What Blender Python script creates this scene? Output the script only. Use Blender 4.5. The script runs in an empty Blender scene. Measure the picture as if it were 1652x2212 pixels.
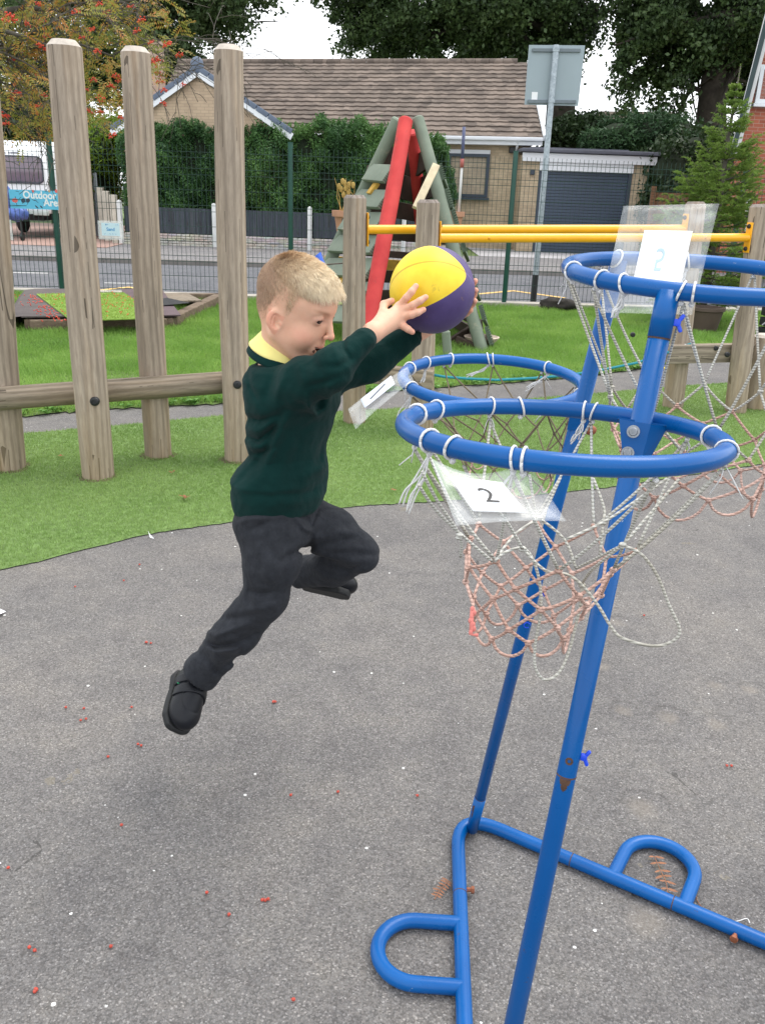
import bpy, bmesh, math, random
import numpy as np
from mathutils import Vector, Matrix, noise as mnoise

# ------------------------------------------------------------------ camera, world, sun, exposure
SC = bpy.context.scene
COL = SC.collection
PITCH, ROLL = math.radians(20.3), math.radians(2.0)
CAM = np.array([0.0, 0.0, 1.5])
FPX = 1850.0                      # focal length for a picture 1652 x 2212
FW = np.array([0, math.cos(PITCH), -math.sin(PITCH)])
_u0 = np.array([0, math.sin(PITCH), math.cos(PITCH)])
_r0 = np.array([1.0, 0, 0])
RT = _r0 * math.cos(ROLL) + _u0 * math.sin(ROLL)
UP = -_r0 * math.sin(ROLL) + _u0 * math.cos(ROLL)
cd = bpy.data.cameras.new("camera")
cam = bpy.data.objects.new("camera", cd)
COL.objects.link(cam)
M = Matrix(((RT[0], UP[0], -FW[0]), (RT[1], UP[1], -FW[1]), (RT[2], UP[2], -FW[2])))
cam.matrix_world = Matrix.Translation(CAM.tolist()) @ M.to_4x4()
cd.sensor_fit = 'VERTICAL'
cd.sensor_height = 24.0
cd.lens = 24.0 * FPX / 2212.0
cd.clip_start = 0.05
cd.clip_end = 600
SC.camera = cam

SUN_AZ, SUN_EL = math.radians(50), math.radians(64)     # azimuth clockwise from +Y
w = bpy.data.worlds.new("World")
SC.world = w
w.use_nodes = True
wn = w.node_tree
wn.nodes.clear()
def _n(t, **k):
    n = wn.nodes.new(t)
    for a, b in k.items():
        setattr(n, a, b)
    return n
_out = _n('ShaderNodeOutputWorld'); _bg = _n('ShaderNodeBackground')
_sky = _n('ShaderNodeTexSky', sky_type='NISHITA', sun_disc=False)
_sky.sun_elevation = SUN_EL
_sky.sun_rotation = SUN_AZ
_sky.air_density = 1.0; _sky.dust_density = 2.0
_tc = _n('ShaderNodeTexCoord'); _nz = _n('ShaderNodeTexNoise')
_nz.inputs['Scale'].default_value = 1.6; _nz.inputs['Detail'].default_value = 6
_mp = _n('ShaderNodeMapping'); _mp.inputs['Scale'].default_value = (1, 1, 3)
_rm = _n('ShaderNodeMapRange'); _rm.inputs[1].default_value = .25; _rm.inputs[2].default_value = .7
_rm.inputs[3].default_value = .78; _rm.inputs[4].default_value = 1.0
_mx = _n('ShaderNodeMix', data_type='RGBA'); _mx.inputs[7].default_value = (12.8, 13.1, 13.6, 1)
L = wn.links.new
L(_tc.outputs['Generated'], _mp.inputs[0]); L(_mp.outputs[0], _nz.inputs['Vector'])
L(_nz.outputs['Fac'], _rm.inputs[0]); L(_rm.outputs[0], _mx.inputs[0])
L(_sky.outputs[0], _mx.inputs[6]); L(_mx.outputs[2], _bg.inputs[0])
_bg.inputs[1].default_value = 0.10
L(_bg.outputs[0], _out.inputs[0])

sd = bpy.data.lights.new("sun", 'SUN')
sd.energy = 1.65; sd.angle = math.radians(34); sd.color = (1, .95, .87)
sun = bpy.data.objects.new("sun", sd); COL.objects.link(sun)
_sdir = Vector((math.sin(SUN_AZ) * math.cos(SUN_EL), math.cos(SUN_AZ) * math.cos(SUN_EL), math.sin(SUN_EL)))
sun.rotation_euler = _sdir.to_track_quat('Z', 'Y').to_euler()
sun.location = (6, 9, 12)

SC.view_settings.view_transform = 'Standard'
SC.view_settings.look = 'None'
SC.view_settings.gamma = 1
SC.view_settings.use_curve_mapping = False
SC.view_settings.exposure = 0.55
SC.render.engine = 'CYCLES'
SC.cycles.use_denoising = True
SC.cycles.max_bounces = 8
SC.cycles.transparent_max_bounces = 24

# ------------------------------------------------------------------ pixel -> world helpers (photo grid 1652 x 2212)
def ray(x, y):
    return FW + (x - 826) / FPX * RT - (y - 1106) / FPX * UP
def G(x, y, z=0.0):
    d = ray(x, y)
    return CAM + d * ((z - CAM[2]) / d[2])
def AZ(x, y, zc):
    return CAM + ray(x, y) * zc
def AY(x, y, Y):
    d = ray(x, y)
    return CAM + d * (Y / d[1])
def V3(p):
    return Vector((float(p[0]), float(p[1]), float(p[2])))

# ------------------------------------------------------------------ mesh builder
class MB:
    def __init__(s):
        s.v = []; s.f = []; s.mi = []; s.m = 0
    def add(s, vs, fs):
        o = len(s.v)
        s.v.extend([tuple(float(c) for c in p) for p in vs])
        s.f.extend([tuple(i + o for i in f) for f in fs])
        s.mi.extend([s.m] * len(fs))
    def box(s, c, size, rot=None, bev=0.0):
        """box centred at c; rot = 3x3 Matrix; chamfered edges when bev > 0"""
        hx, hy, hz = [q / 2 for q in size]
        c = Vector(c)
        if bev <= 0:
            vs = [Vector((x, y, z)) for x in (-hx, hx) for y in (-hy, hy) for z in (-hz, hz)]
            fs = [(0, 1, 3, 2), (4, 6, 7, 5), (0, 4, 5, 1), (2, 3, 7, 6), (0, 2, 6, 4), (1, 5, 7, 3)]
        else:
            b = min(bev, hx * .9, hy * .9, hz * .9)
            bm = bmesh.new()
            bmesh.ops.create_cube(bm, size=1.0)
            for q in bm.verts:
                q.co = Vector((q.co.x * 2 * hx, q.co.y * 2 * hy, q.co.z * 2 * hz))
            bmesh.ops.bevel(bm, geom=list(bm.edges), offset=b, segments=2, affect='EDGES', profile=.6)
            bm.verts.index_update()
            vs = [q.co.copy() for q in bm.verts]
            fs = [tuple(q.index for q in f.verts) for f in bm.faces]
            bm.free()
        if rot is not None:
            vs = [rot @ q for q in vs]
        s.add([c + q for q in vs], fs)
        return s
    def span(s, a, b, w, h, up=(0, 0, 1), bev=0.0):
        """rectangular bar from a to b, width w, height h"""
        a = V3(a); b = V3(b)
        x = (b - a); l = x.length; x.normalize()
        y = Vector(up).cross(x)
        if y.length < 1e-4: y = Vector((0, 1, 0)).cross(x)
        y.normalize(); z = x.cross(y)
        rot = Matrix((x, y, z)).transposed()
        return s.box((a + b) / 2, (l, w, h), rot, bev)
    def tube(s, pts, r, n=12, cap=True, closed=False, flat=1.0, jit=0.0, rnd=None):
        pts = [V3(p) for p in pts]
        m = len(pts)
        rs = r if hasattr(r, '__len__') else [r] * m
        tang = []
        for i in range(m):
            a = pts[(i - 1) % m] if (closed or i > 0) else pts[i]
            b = pts[(i + 1) % m] if (closed or i < m - 1) else pts[i]
            t = (b - a)
            if t.length < 1e-9: t = Vector((0, 0, 1))
            tang.append(t.normalized())
        t0 = tang[0]
        nrm = Vector((0, 0, 1)).cross(t0)
        if nrm.length < .05: nrm = Vector((0, 1, 0)).cross(t0)
        nrm.normalize()
        vs = []
        for i in range(m):
            t = tang[i]
            nrm = (nrm - t * nrm.dot(t))
            if nrm.length < 1e-6: nrm = t.orthogonal()
            nrm.normalize(); bn = t.cross(nrm)
            for k in range(n):
                a = 2 * math.pi * k / n
                rr = rs[i] * (1 + (rnd.uniform(-jit, jit) if jit else 0))
                vs.append(pts[i] + nrm * (rr * math.cos(a)) + bn * (rr * math.sin(a) * flat))
        fs = []
        for i in range(m if closed else m - 1):
            j = (i + 1) % m
            for k in range(n):
                k2 = (k + 1) % n
                fs.append((i * n + k, i * n + k2, j * n + k2, j * n + k))
        if cap and not closed:
            fs.append(tuple(reversed(range(n))))
            fs.append(tuple((m - 1) * n + k for k in range(n)))
        s.add(vs, fs)
        return s
    def lathe(s, prof, c=(0, 0, 0), n=24, rot=None):
        """prof: list of (radius, z)"""
        c = Vector(c); vs = []
        for r_, z_ in prof:
            for k in range(n):
                a = 2 * math.pi * k / n
                q = Vector((r_ * math.cos(a), r_ * math.sin(a), z_))
                vs.append(c + (rot @ q if rot is not None else q))
        fs = []
        for i in range(len(prof) - 1):
            for k in range(n):
                k2 = (k + 1) % n
                fs.append((i * n + k, i * n + k2, (i + 1) * n + k2, (i + 1) * n + k))
        fs.append(tuple(reversed(range(n)))); fs.append(tuple((len(prof) - 1) * n + k for k in range(n)))
        s.add(vs, fs)
        return s
    def ball(s, c, r, n=12, m=8, rot=None):
        rx, ry, rz = r if hasattr(r, '__len__') else (r, r, r)
        c = V3(c); vs = [Vector((0, 0, -rz))]
        for i in range(1, m):
            p = -math.pi / 2 + math.pi * i / m
            for k in range(n):
                a = 2 * math.pi * k / n
                vs.append(Vector((rx * math.cos(p) * math.cos(a), ry * math.cos(p) * math.sin(a), rz * math.sin(p))))
        vs.append(Vector((0, 0, rz)))
        fs = []
        for k in range(n): fs.append((0, 1 + (k + 1) % n, 1 + k))
        for i in range(m - 2):
            for k in range(n):
                a = 1 + i * n + k; b = 1 + i * n + (k + 1) % n
                fs.append((a, b, b + n, a + n))
        t = len(vs) - 1; o = 1 + (m - 2) * n
        for k in range(n): fs.append((o + k, o + (k + 1) % n, t))
        s.add([c + (rot @ q if rot is not None else q) for q in vs], fs)
        return s
    def quad(s, a, b, c, d):
        s.add([a, b, c, d], [(0, 1, 2, 3)]); return s
    def poly(s, pts):
        s.add(pts, [tuple(range(len(pts)))]); return s
    def prism(s, pts, off):
        """closed prism: polygon pts extruded by vector off"""
        off = V3(off); pts = [V3(p) for p in pts]; n = len(pts)
        s.add(pts + [p + off for p in pts],
              [tuple(reversed(range(n))), tuple(range(n, 2 * n))] + [(i, (i + 1) % n, n + (i + 1) % n, n + i) for i in range(n)])
        return s
    def build(s, name, mat, parent=None, smooth=False, label=None, auto=None):
        me = bpy.data.meshes.new(name)
        off = Vector((0, 0, 0))
        if parent is not None:
            q = parent
            while q is not None:
                off += q.location; q = q.parent
        me.from_pydata([(a - off.x, b - off.y, c - off.z) for a, b, c in s.v], [], s.f)
        mats = mat if isinstance(mat, (list, tuple)) else [mat]
        for m_ in mats: me.materials.append(m_)
        if len(mats) > 1:
            me.polygons.foreach_set('material_index', s.mi)
        if smooth or auto:
            me.polygons.foreach_set('use_smooth', [True] * len(me.polygons))
            if auto:
                try: me.set_sharp_from_angle(angle=math.radians(auto))
                except Exception: pass
        me.validate(); me.update()
        o = bpy.data.objects.new(name, me); COL.objects.link(o)
        if parent is not None: o.parent = parent
        if label: o['label'] = label
        return o

def np_mesh(name, verts, faces_flat, n_per, mat, parent=None, smooth=False, uvs=None):
    """fast mesh: verts (N,3), faces_flat (M*n_per)"""
    me = bpy.data.meshes.new(name)
    off = np.zeros(3)
    q = parent
    while q is not None:
        off += np.array(q.location); q = q.parent
    verts = np.asarray(verts, dtype=np.float32) - off.astype(np.float32)
    me.vertices.add(len(verts)); me.vertices.foreach_set('co', verts.ravel())
    nf = len(faces_flat) // n_per
    me.loops.add(nf * n_per); me.loops.foreach_set('vertex_index', np.asarray(faces_flat, dtype=np.int32))
    me.polygons.add(nf)
    me.polygons.foreach_set('loop_start', np.arange(0, nf * n_per, n_per, dtype=np.int32))
    me.polygons.foreach_set('loop_total', np.full(nf, n_per, dtype=np.int32))
    if smooth: me.polygons.foreach_set('use_smooth', np.ones(nf, dtype=bool))
    me.update(calc_edges=True)
    for m_ in (mat if isinstance(mat, (list, tuple)) else [mat]): me.materials.append(m_)
    o = bpy.data.objects.new(name, me); COL.objects.link(o)
    if parent is not None: o.parent = parent
    return o

def tag(o, label=None, cat=None, group=None, kind=None):
    if label: o['label'] = label
    if cat: o['category'] = cat
    if group: o['group'] = group
    if kind: o['kind'] = kind
    return o
def thing(name, label, cat, loc=(0, 0, 0), group=None):
    o = bpy.data.objects.new(name, None); COL.objects.link(o)
    o.location = V3(loc); o.empty_display_size = .1
    return tag(o, label, cat, group)
def copy_tree(o, parent=None):
    c = o.copy(); COL.objects.link(c)
    if parent is not None: c.parent = parent
    for ch in list(o.children):
        copy_tree(ch, c)
    return c

# ------------------------------------------------------------------ materials
def lin(c):
    c = c / 255.0
    return c / 12.92 if c <= .04045 else ((c + .055) / 1.055) ** 2.4
def S(r, g, b):
    return (lin(r), lin(g), lin(b), 1)
class NT:
    def __init__(s, name):
        s.mat = bpy.data.materials.new(name); s.mat.use_nodes = True
        s.t = s.mat.node_tree; s.b = s.t.nodes['Principled BSDF']
    def n(s, t, **k):
        q = s.t.nodes.new(t)
        for a, b in k.items(): setattr(q, a, b)
        return q
    def l(s, a, b): s.t.links.new(a, b)
    def co(s, kind='Object', scale=(1, 1, 1), rot=(0, 0, 0)):
        c = s.n('ShaderNodeTexCoord'); m = s.n('ShaderNodeMapping')
        m.inputs['Scale'].default_value = scale; m.inputs['Rotation'].default_value = rot
        s.l(c.outputs[kind], m.inputs[0]); return m.outputs[0]
    def geo(s, scale=(1, 1, 1)):
        c = s.n('ShaderNodeNewGeometry'); m = s.n('ShaderNodeMapping')
        m.inputs['Scale'].default_value = scale
        s.l(c.outputs['Position'], m.inputs[0]); return m.outputs[0]
    def noise(s, vec, scale, detail=4, rough=.55, dist=0.0):
        q = s.n('ShaderNodeTexNoise')
        q.inputs['Scale'].default_value = scale; q.inputs['Detail'].default_value = detail
        q.inputs['Roughness'].default_value = rough; q.inputs['Distortion'].default_value = dist
        if vec is not None: s.l(vec, q.inputs['Vector'])
        return q.outputs['Fac']
    def vor(s, vec, scale, feat='F1', out='Distance', rnd=1.0):
        q = s.n('ShaderNodeTexVoronoi', feature=feat); q.inputs['Scale'].default_value = scale
        q.inputs['Randomness'].default_value = rnd
        s.l(vec, q.inputs['Vector']); return q.outputs[out]
    def ramp(s, fac, stops, interp='LINEAR'):
        q = s.n('ShaderNodeValToRGB'); q.color_ramp.interpolation = interp
        e = q.color_ramp.elements
        while len(e) > 1: e.remove(e[-1])
        e[0].position = stops[0][0]; e[0].color = stops[0][1]
        for p, c in stops[1:]:
            x = e.new(p); x.color = c
        s.l(fac, q.inputs[0]); return q.outputs[0]
    def mix(s, fac, a, b, mode='MIX'):
        q = s.n('ShaderNodeMix', data_type='RGBA', blend_type=mode)
        for i, v in ((0, fac), (6, a), (7, b)):
            if isinstance(v, (int, float, tuple)): q.inputs[i].default_value = v
            else: s.l(v, q.inputs[i])
        return q.outputs[2]
    def math(s, op, a, b=0.0):
        q = s.n('ShaderNodeMath', operation=op)
        for i, v in ((0, a), (1, b)):
            if isinstance(v, (int, float)): q.inputs[i].default_value = v
            else: s.l(v, q.inputs[i])
        return q.outputs[0]
    def rng(s, v, a, b, c, d):
        q = s.n('ShaderNodeMapRange')
        for i, x in ((1, a), (2, b), (3, c), (4, d)): q.inputs[i].default_value = x
        s.l(v, q.inputs[0]); return q.outputs[0]
    def bump(s, h, strength=.3, dist=.01, prev=None):
        q = s.n('ShaderNodeBump'); q.inputs['Strength'].default_value = strength
        q.inputs['Distance'].default_value = dist
        s.l(h, q.inputs['Height'])
        if prev is not None: s.l(prev, q.inputs['Normal'])
        s.l(q.outputs[0], s.b.inputs['Normal']); return q.outputs[0]
    def set(s, **k):
        names = dict(col='Base Color', rough='Roughness', metal='Metallic', spec='Specular IOR Level', sss='Subsurface Weight',
                     sssr='Subsurface Radius', ssss='Subsurface Scale', trans='Transmission Weight', ior='IOR', alpha='Alpha',
                     coat='Coat Weight', coatr='Coat Roughness', sheen='Sheen Weight', emit='Emission Strength', emitc='Emission Color', sheenr='Sheen Roughness')
        for a, v in k.items():
            i = s.b.inputs[names[a]]
            if isinstance(v, (int, float, tuple)): i.default_value = v
            else: s.l(v, i)
        return s
def simple(name, col, rough=.6, var=.12, scale=8, bump=0.0, bscale=60, metal=0.0, spec=.5, coat=0.0):
    """plain surface with soft colour wear and a fine bump"""
    t = NT(name); v = t.co('Object')
    n1 = t.noise(v, scale, 5); 
    d = tuple(c * (1 - var) for c in col[:3]) + (1,); u = tuple(min(1, c * (1 + var)) for c in col[:3]) + (1,)
    t.set(col=t.ramp(n1, [(.3, d), (.7, u)]), rough=rough, metal=metal, spec=spec, coat=coat)
    if bump: t.bump(t.noise(v, bscale, 3), bump, .004)
    return t.mat
def leafmat(name, cols, rough=.5, trans=.25, scale=1.2, fine=30):
    """leaf surface: colour differs from leaf clump to leaf clump, thin and slightly see-through"""
    t = NT(name); g = t.geo()
    a = t.noise(g, scale, 3); b = t.noise(g, fine, 2)
    f = t.math('ADD', t.math('MULTIPLY', a, .55), t.math('MULTIPLY', b, .45))
    n = len(cols)
    c = t.ramp(f, [(.3 + .4 * i / max(1, n - 1), cols[i]) for i in range(n)])
    t.set(col=c, rough=rough, spec=.35)
    tr = t.n('ShaderNodeBsdfTranslucent'); t.l(c, tr.inputs[0])
    ms = t.n('ShaderNodeMixShader'); ms.inputs[0].default_value = trans
    o = t.t.nodes['Material Output']
    t.l(t.b.outputs[0], ms.inputs[1]); t.l(tr.outputs[0], ms.inputs[2]); t.l(ms.outputs[0], o.inputs[0])
    return t.mat
# ================================================================== GROUND
def mat_asphalt(name, base, chip, scale=250, patches=True):
    t = NT(name); g = t.geo()
    ch = t.n('ShaderNodeTexVoronoi'); ch.inputs['Scale'].default_value = scale; t.l(g, ch.inputs['Vector'])
    sep = t.n('ShaderNodeSeparateColor'); t.l(ch.outputs['Color'], sep.inputs[0])
    r1 = sep.outputs[0]
    c = t.ramp(r1, [(0, tuple(x * .66 for x in base[:3]) + (1,)), (.35, base), (.75, tuple(x * 1.25 for x in base[:3]) + (1,)),
                    (.93, tuple(x * 1.5 for x in base[:3]) + (1,)), (1, tuple(x * 2.1 for x in base[:3]) + (1,))])
    # warm and cool stones
    c = t.mix(t.math('MULTIPLY', sep.outputs[1], .45), c, t.mix(1.0, c, (1.08, 1.0, .93, 1), 'MULTIPLY'))
    # dark binder between the stones
    dk = t.rng(ch.outputs['Distance'], .25, .65, 1.0, .80)
    mul = t.n('ShaderNodeCombineColor'); [t.l(dk, mul.inputs[i]) for i in range(3)]
    c = t.mix(1.0, c, mul.outputs[0], 'MULTIPLY')
    # sparse white chips
    w2 = t.n('ShaderNodeTexVoronoi'); w2.inputs['Scale'].default_value = 22; t.l(g, w2.inputs['Vector'])
    s2 = t.n('ShaderNodeSeparateColor'); t.l(w2.outputs['Color'], s2.inputs[0])
    wob = t.math('ADD', w2.outputs['Distance'], t.math('MULTIPLY', t.math('SUBTRACT', t.noise(g, 260, 2), .5), .09))
    rad = t.math('MULTIPLY', t.math('POWER', s2.outputs[1], 2.5), .115)
    isw = t.math('MULTIPLY', t.math('LESS_THAN', wob, rad), t.math('GREATER_THAN', s2.outputs[0], .55))
    c = t.mix(isw, c, chip)
    # broad stains
    st = t.noise(g, 1.1, 6, .62, .3)
    c = t.mix(1.0, c, t.ramp(st, [(.28, (.74, .745, .77, 1)), (.5, (1, 1, 1, 1)), (.74, (1.2, 1.17, 1.12, 1))]), 'MULTIPLY')
    st2 = t.noise(g, 7, 5, .7)
    c = t.mix(1.0, c, t.ramp(st2, [(.3, (.82, .82, .84, 1)), (.55, (1, 1, 1, 1)), (.8, (1.12, 1.10, 1.05, 1))]), 'MULTIPLY')
    if patches:
        # old cracks with their own broken lines
        gm = t.geo((1, 1, 1))
        cr = t.vor(gm, 2.3, 'DISTANCE_TO_EDGE'); cn = t.noise(gm, 1.6, 3); cj = t.noise(gm, 30, 4)
        d = t.math('ADD', cr, t.math('MULTIPLY', t.math('SUBTRACT', cj, .5), .05))
        k = t.math('MULTIPLY', t.math('LESS_THAN', d, .004), t.math('GREATER_THAN', cn, .64))
        c = t.mix(t.math('MULTIPLY', k, .55), c, (.02, .02, .018, 1))
        ms = t.math('MULTIPLY', t.math('GREATER_THAN', t.noise(gm, 1.9, 6, .7), .66), .35)
        c = t.mix(ms, c, (.22, .19, .13, 1))
        # shallow scuffed dips in the tarmac: sandy middle, dark far rim
        gp = t.n('ShaderNodeNewGeometry').outputs['Position']; nz = t.math('MULTIPLY', t.math('SUBTRACT', t.noise(gp, 26, 5, .7), .5), .055)
        for (px, py, r_) in [(1330, 1345, .035), (1345, 1535, .034), (1442, 1550, .040), (1545, 1565, .036), (1545, 1480, .030), (1385, 1745, .048), (1300, 1440, .03), (1620, 1490, .03), (1395, 1990, .05)]:
            q = G(px, py); a = t.n('ShaderNodeVectorMath', operation='DISTANCE'); t.l(gp, a.inputs[0]); a.inputs[1].default_value = tuple(q)
            b_ = t.n('ShaderNodeVectorMath', operation='DISTANCE'); t.l(gp, b_.inputs[0]); b_.inputs[1].default_value = (q[0] + r_ * .25, q[1] + r_ * .35, 0)
            m1 = t.rng(t.math('ADD', a.outputs['Value'], nz), r_ * .35, r_ * 1.1, .26, 0); c = t.mix(m1, c, (.30, .26, .21, 1))
            ring = t.math('ABSOLUTE', t.math('SUBTRACT', t.math('ADD', b_.outputs['Value'], nz), r_ * 1.25)); m2 = t.rng(ring, 0, r_ * .28, .35, 0)
            sp = t.n('ShaderNodeSeparateXYZ'); t.l(gp, sp.inputs[0]); up_ = t.math('GREATER_THAN', sp.outputs[1], float(q[1]) + r_ * .3); c = t.mix(t.math('MULTIPLY', m2, up_), c, (.045, .042, .04, 1))
    t.set(col=c, rough=.82, spec=.35)
    hgt = t.math('SUBTRACT', t.math('MULTIPLY', r1, .6), ch.outputs['Distance'])
    b = t.bump(hgt, .6, .003)
    t.bump(t.noise(g, 6, 5), .25, .02, b)
    return t.mat
m_asph = mat_asphalt("playground_asphalt", (.158, .153, .150, 1), (.72, .72, .70, 1))
m_road = mat_asphalt("road_asphalt", (.125, .13, .145, 1), (.3, .3, .3, 1), 90, False)
m_pave = mat_asphalt("pavement_asphalt", (.20, .195, .20, 1), (.4, .4, .4, 1), 80, False)
m_dirt = simple("dirt", (.10, .075, .045, 1), .95, .4, 6, .6, 40)
def far_ground():
    t = NT("far_ground"); g = t.geo()
    t.set(col=t.ramp(t.noise(g, .35, 6), [(.35, (.035, .06, .02, 1)), (.65, (.06, .09, .03, 1))]), rough=.95)
    return t.mat
def sheet(name, pts, z, m, kind='structure', label=None, cat=None):
    mb = MB(); mb.poly([(p[0], p[1], z) for p in pts])
    o = mb.build(name, m)
    bm = bmesh.new(); bm.from_mesh(o.data); bmesh.ops.triangulate(bm, faces=bm.faces[:]); bm.to_mesh(o.data); bm.free()
    o['kind'] = kind
    return tag(o, label, cat)
sheet("ground", [(-150, -20), (150, -20), (150, 300), (-150, 300)], -.03, far_ground())
sheet("playground_surface", [(-9, -3), (9, -3), (9, 9.4), (-9, 9.4)], 0.0, m_asph)

def PX(pts, z=0.0):
    return [G(x, y, z)[:2] for x, y in pts]
TURF_NEAR = PX([(-330, 1290), (-120, 1262), (0, 1233), (85, 1215), (167, 1192), (235, 1177), (301, 1159), (400, 1143), (502, 1129), (620, 1112), (720, 1100), (821, 1091), (1000, 1081), (1173, 1069), (1324, 1053), (1480, 1029), (1651, 1003), (1900, 965)])
TURF_FAR = PX([(-330, 985), (-100, 957), (50, 938), (180, 927), (301, 916), (479, 899), (650, 893), (821, 886), (1000, 874), (1250, 854), (1450, 836), (1651, 823), (1900, 800)])
LAWN_NEAR = PX([(-450, 935), (-200, 918), (43, 903), (174, 888), (300, 881), (361, 879), (479, 873), (600, 862), (800, 850), (937, 839), (1100, 829), (1197, 821), (1330, 806), (1450, 785), (1540, 766), (1700, 745), (1960, 730)])
def ragged(L_, amp, step=.03, seed=1):
    rr = random.Random(seed); out = []
    for a, b in zip(L_, L_[1:]):
        n = max(1, int(math.hypot(b[0] - a[0], b[1] - a[1]) / step))
        for k in range(n): out.append((a[0] + (b[0] - a[0]) * k / n, a[1] + (b[1] - a[1]) * k / n + rr.gauss(0, amp)))
    return out + [tuple(L_[-1])]
TURF_NEAR = ragged(TURF_NEAR, .004); LAWN_NEAR = ragged(LAWN_NEAR, .018, .05, 2)
turf_poly = list(TURF_NEAR) + list(TURF_FAR)[::-1]
def fence_y(x): return 12.6 + (x + 4.73) * .0652
lawn_poly = list(LAWN_NEAR) + [(9.5, fence_y(9.5) - .12), (-9.5, fence_y(-9.5) - .12)]
m_turfbase = simple("turf_backing", (.13, .21, .06, 1), .9, .35, 30, .4, 300)
sheet("artificial_turf_base", turf_poly, .005, m_turfbase)
m_lawnbase = simple("lawn_soil", (.10, .15, .04, 1), .95, .45, 9, .5, 80)
sheet("lawn_base", lawn_poly, .009, m_lawnbase)

# blades ------------------------------------------------------------
def inpoly(px, py, poly):
    poly = np.array(poly); n = len(poly); ins = np.zeros(len(px), bool); j = n - 1
    for i in range(n):
        xi, yi = poly[i]; xj, yj = poly[j]
        c = ((yi > py) != (yj > py)) & (px < (xj - xi) * (py - yi) / (yj - yi + 1e-12) + xi)
        ins ^= c; j = i
    return ins
def proj_xy(x, y, z):
    v = np.stack([x, y, z], -1) - CAM
    zc = v @ FW
    return 826 + FPX * (v @ RT) / zc, 1106 - FPX * (v @ UP) / zc
def blades(name, poly, z0, count, hgt, wid, lean, mats, seed, near=None, clump=0.0, hmap=None, wfac=None):
    rg = np.random.default_rng(seed)
    P_ = np.array(poly); x0, y0 = P_.min(0); x1, y1 = P_.max(0)
    y1 = min(y1, 14)
    x = rg.uniform(x0, x1, count * 3); y = rg.uniform(y0, y1, count * 3)
    pr = np.clip((near / y), 0, 1) ** 1.6 if near else np.ones_like(x)
    keep = inpoly(x, y, poly) & (rg.uniform(0, 1, len(x)) < pr)
    u, v = proj_xy(x, y, np.zeros_like(x))
    keep &= (u > -120) & (u < 1770)
    x = x[keep][:count]; y = y[keep][:count]; n = len(x)
    h = hgt[0] + (hgt[1] - hgt[0]) * rg.random(n) ** 1.4
    if clump:
        cl = np.sin(x * 2.3 + 1.7 * np.sin(y * 1.9)) * np.sin(y * 3.1 + 1.3 * np.sin(x * 2.7)) + .6 * np.sin(x * 9 + y * 4) * np.sin(y * 7.7 - x * 3)
        h *= 1 + clump * cl
    if hmap is not None: h *= hmap(x, y)
    a = rg.uniform(0, 2 * math.pi, n); b = rg.uniform(0, 2 * math.pi, n)
    ln = h * lean * (.3 + .9 * rg.random(n))
    ww = wid * (.7 + .6 * rg.random(n))
    if wfac is not None: ww = ww * wfac(y)
    cx, cy = np.cos(a), np.sin(a); lx, ly = np.cos(b) * ln, np.sin(b) * ln
    V = np.zeros((n, 5, 3), np.float32)
    z = np.full(n, z0 - .002)
    V[:, 0] = np.stack([x - cx * ww / 2, y - cy * ww / 2, z], -1)
    V[:, 1] = np.stack([x + cx * ww / 2, y + cy * ww / 2, z], -1)
    V[:, 2] = np.stack([x + lx * .35 - cx * ww * .4, y + ly * .35 - cy * ww * .4, z0 + h * .6], -1)
    V[:, 3] = np.stack([x + lx * .35 + cx * ww * .4, y + ly * .35 + cy * ww * .4, z0 + h * .6], -1)
    V[:, 4] = np.stack([x + lx, y + ly, z0 + h], -1)
    T = np.array([0, 1, 3, 0, 3, 2, 2, 3, 4], np.int32)[None] + (np.arange(n) * 5)[:, None]
    o = np_mesh(name, V.reshape(-1, 3), T.ravel(), 3, mats)
    o['kind'] = 'stuff'
    return o
m_turf = leafmat("turf_blade", [S(106, 138, 72), S(126, 156, 84), S(146, 172, 100), S(170, 190, 126)], .45, .36, 1.5, 160)
m_grass = leafmat("grass_blade", [S(100, 134, 62), S(122, 162, 74), S(146, 182, 90), S(180, 204, 120)], .5, .42, 1.1, 60)
tw = lambda y: np.clip(y / 4.2, .8, 2.2)
t_ = blades("artificial_turf", turf_poly, .005, 330000, (.010, .019), .0022, .8, m_turf, 3, near=4.3, wfac=tw)
tag(t_, 'short green artificial turf curving across the playground behind the boy', 'artificial turf')
bare = lambda x, y: np.clip(.35 + ((x + 2.2) ** 2 * 1.1 + (y - 6.9) ** 2 * 5), 0, 1)
g_ = blades("grass", lawn_poly, .009, 300000, (.03, .085), .0036, .75, m_grass, 4, near=8.0, clump=.28, hmap=bare, wfac=lambda y: np.clip(y / 7, 1, 2))
tag(g_, 'lush green lawn grass between the footpath and the mesh fence', 'grass')
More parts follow.
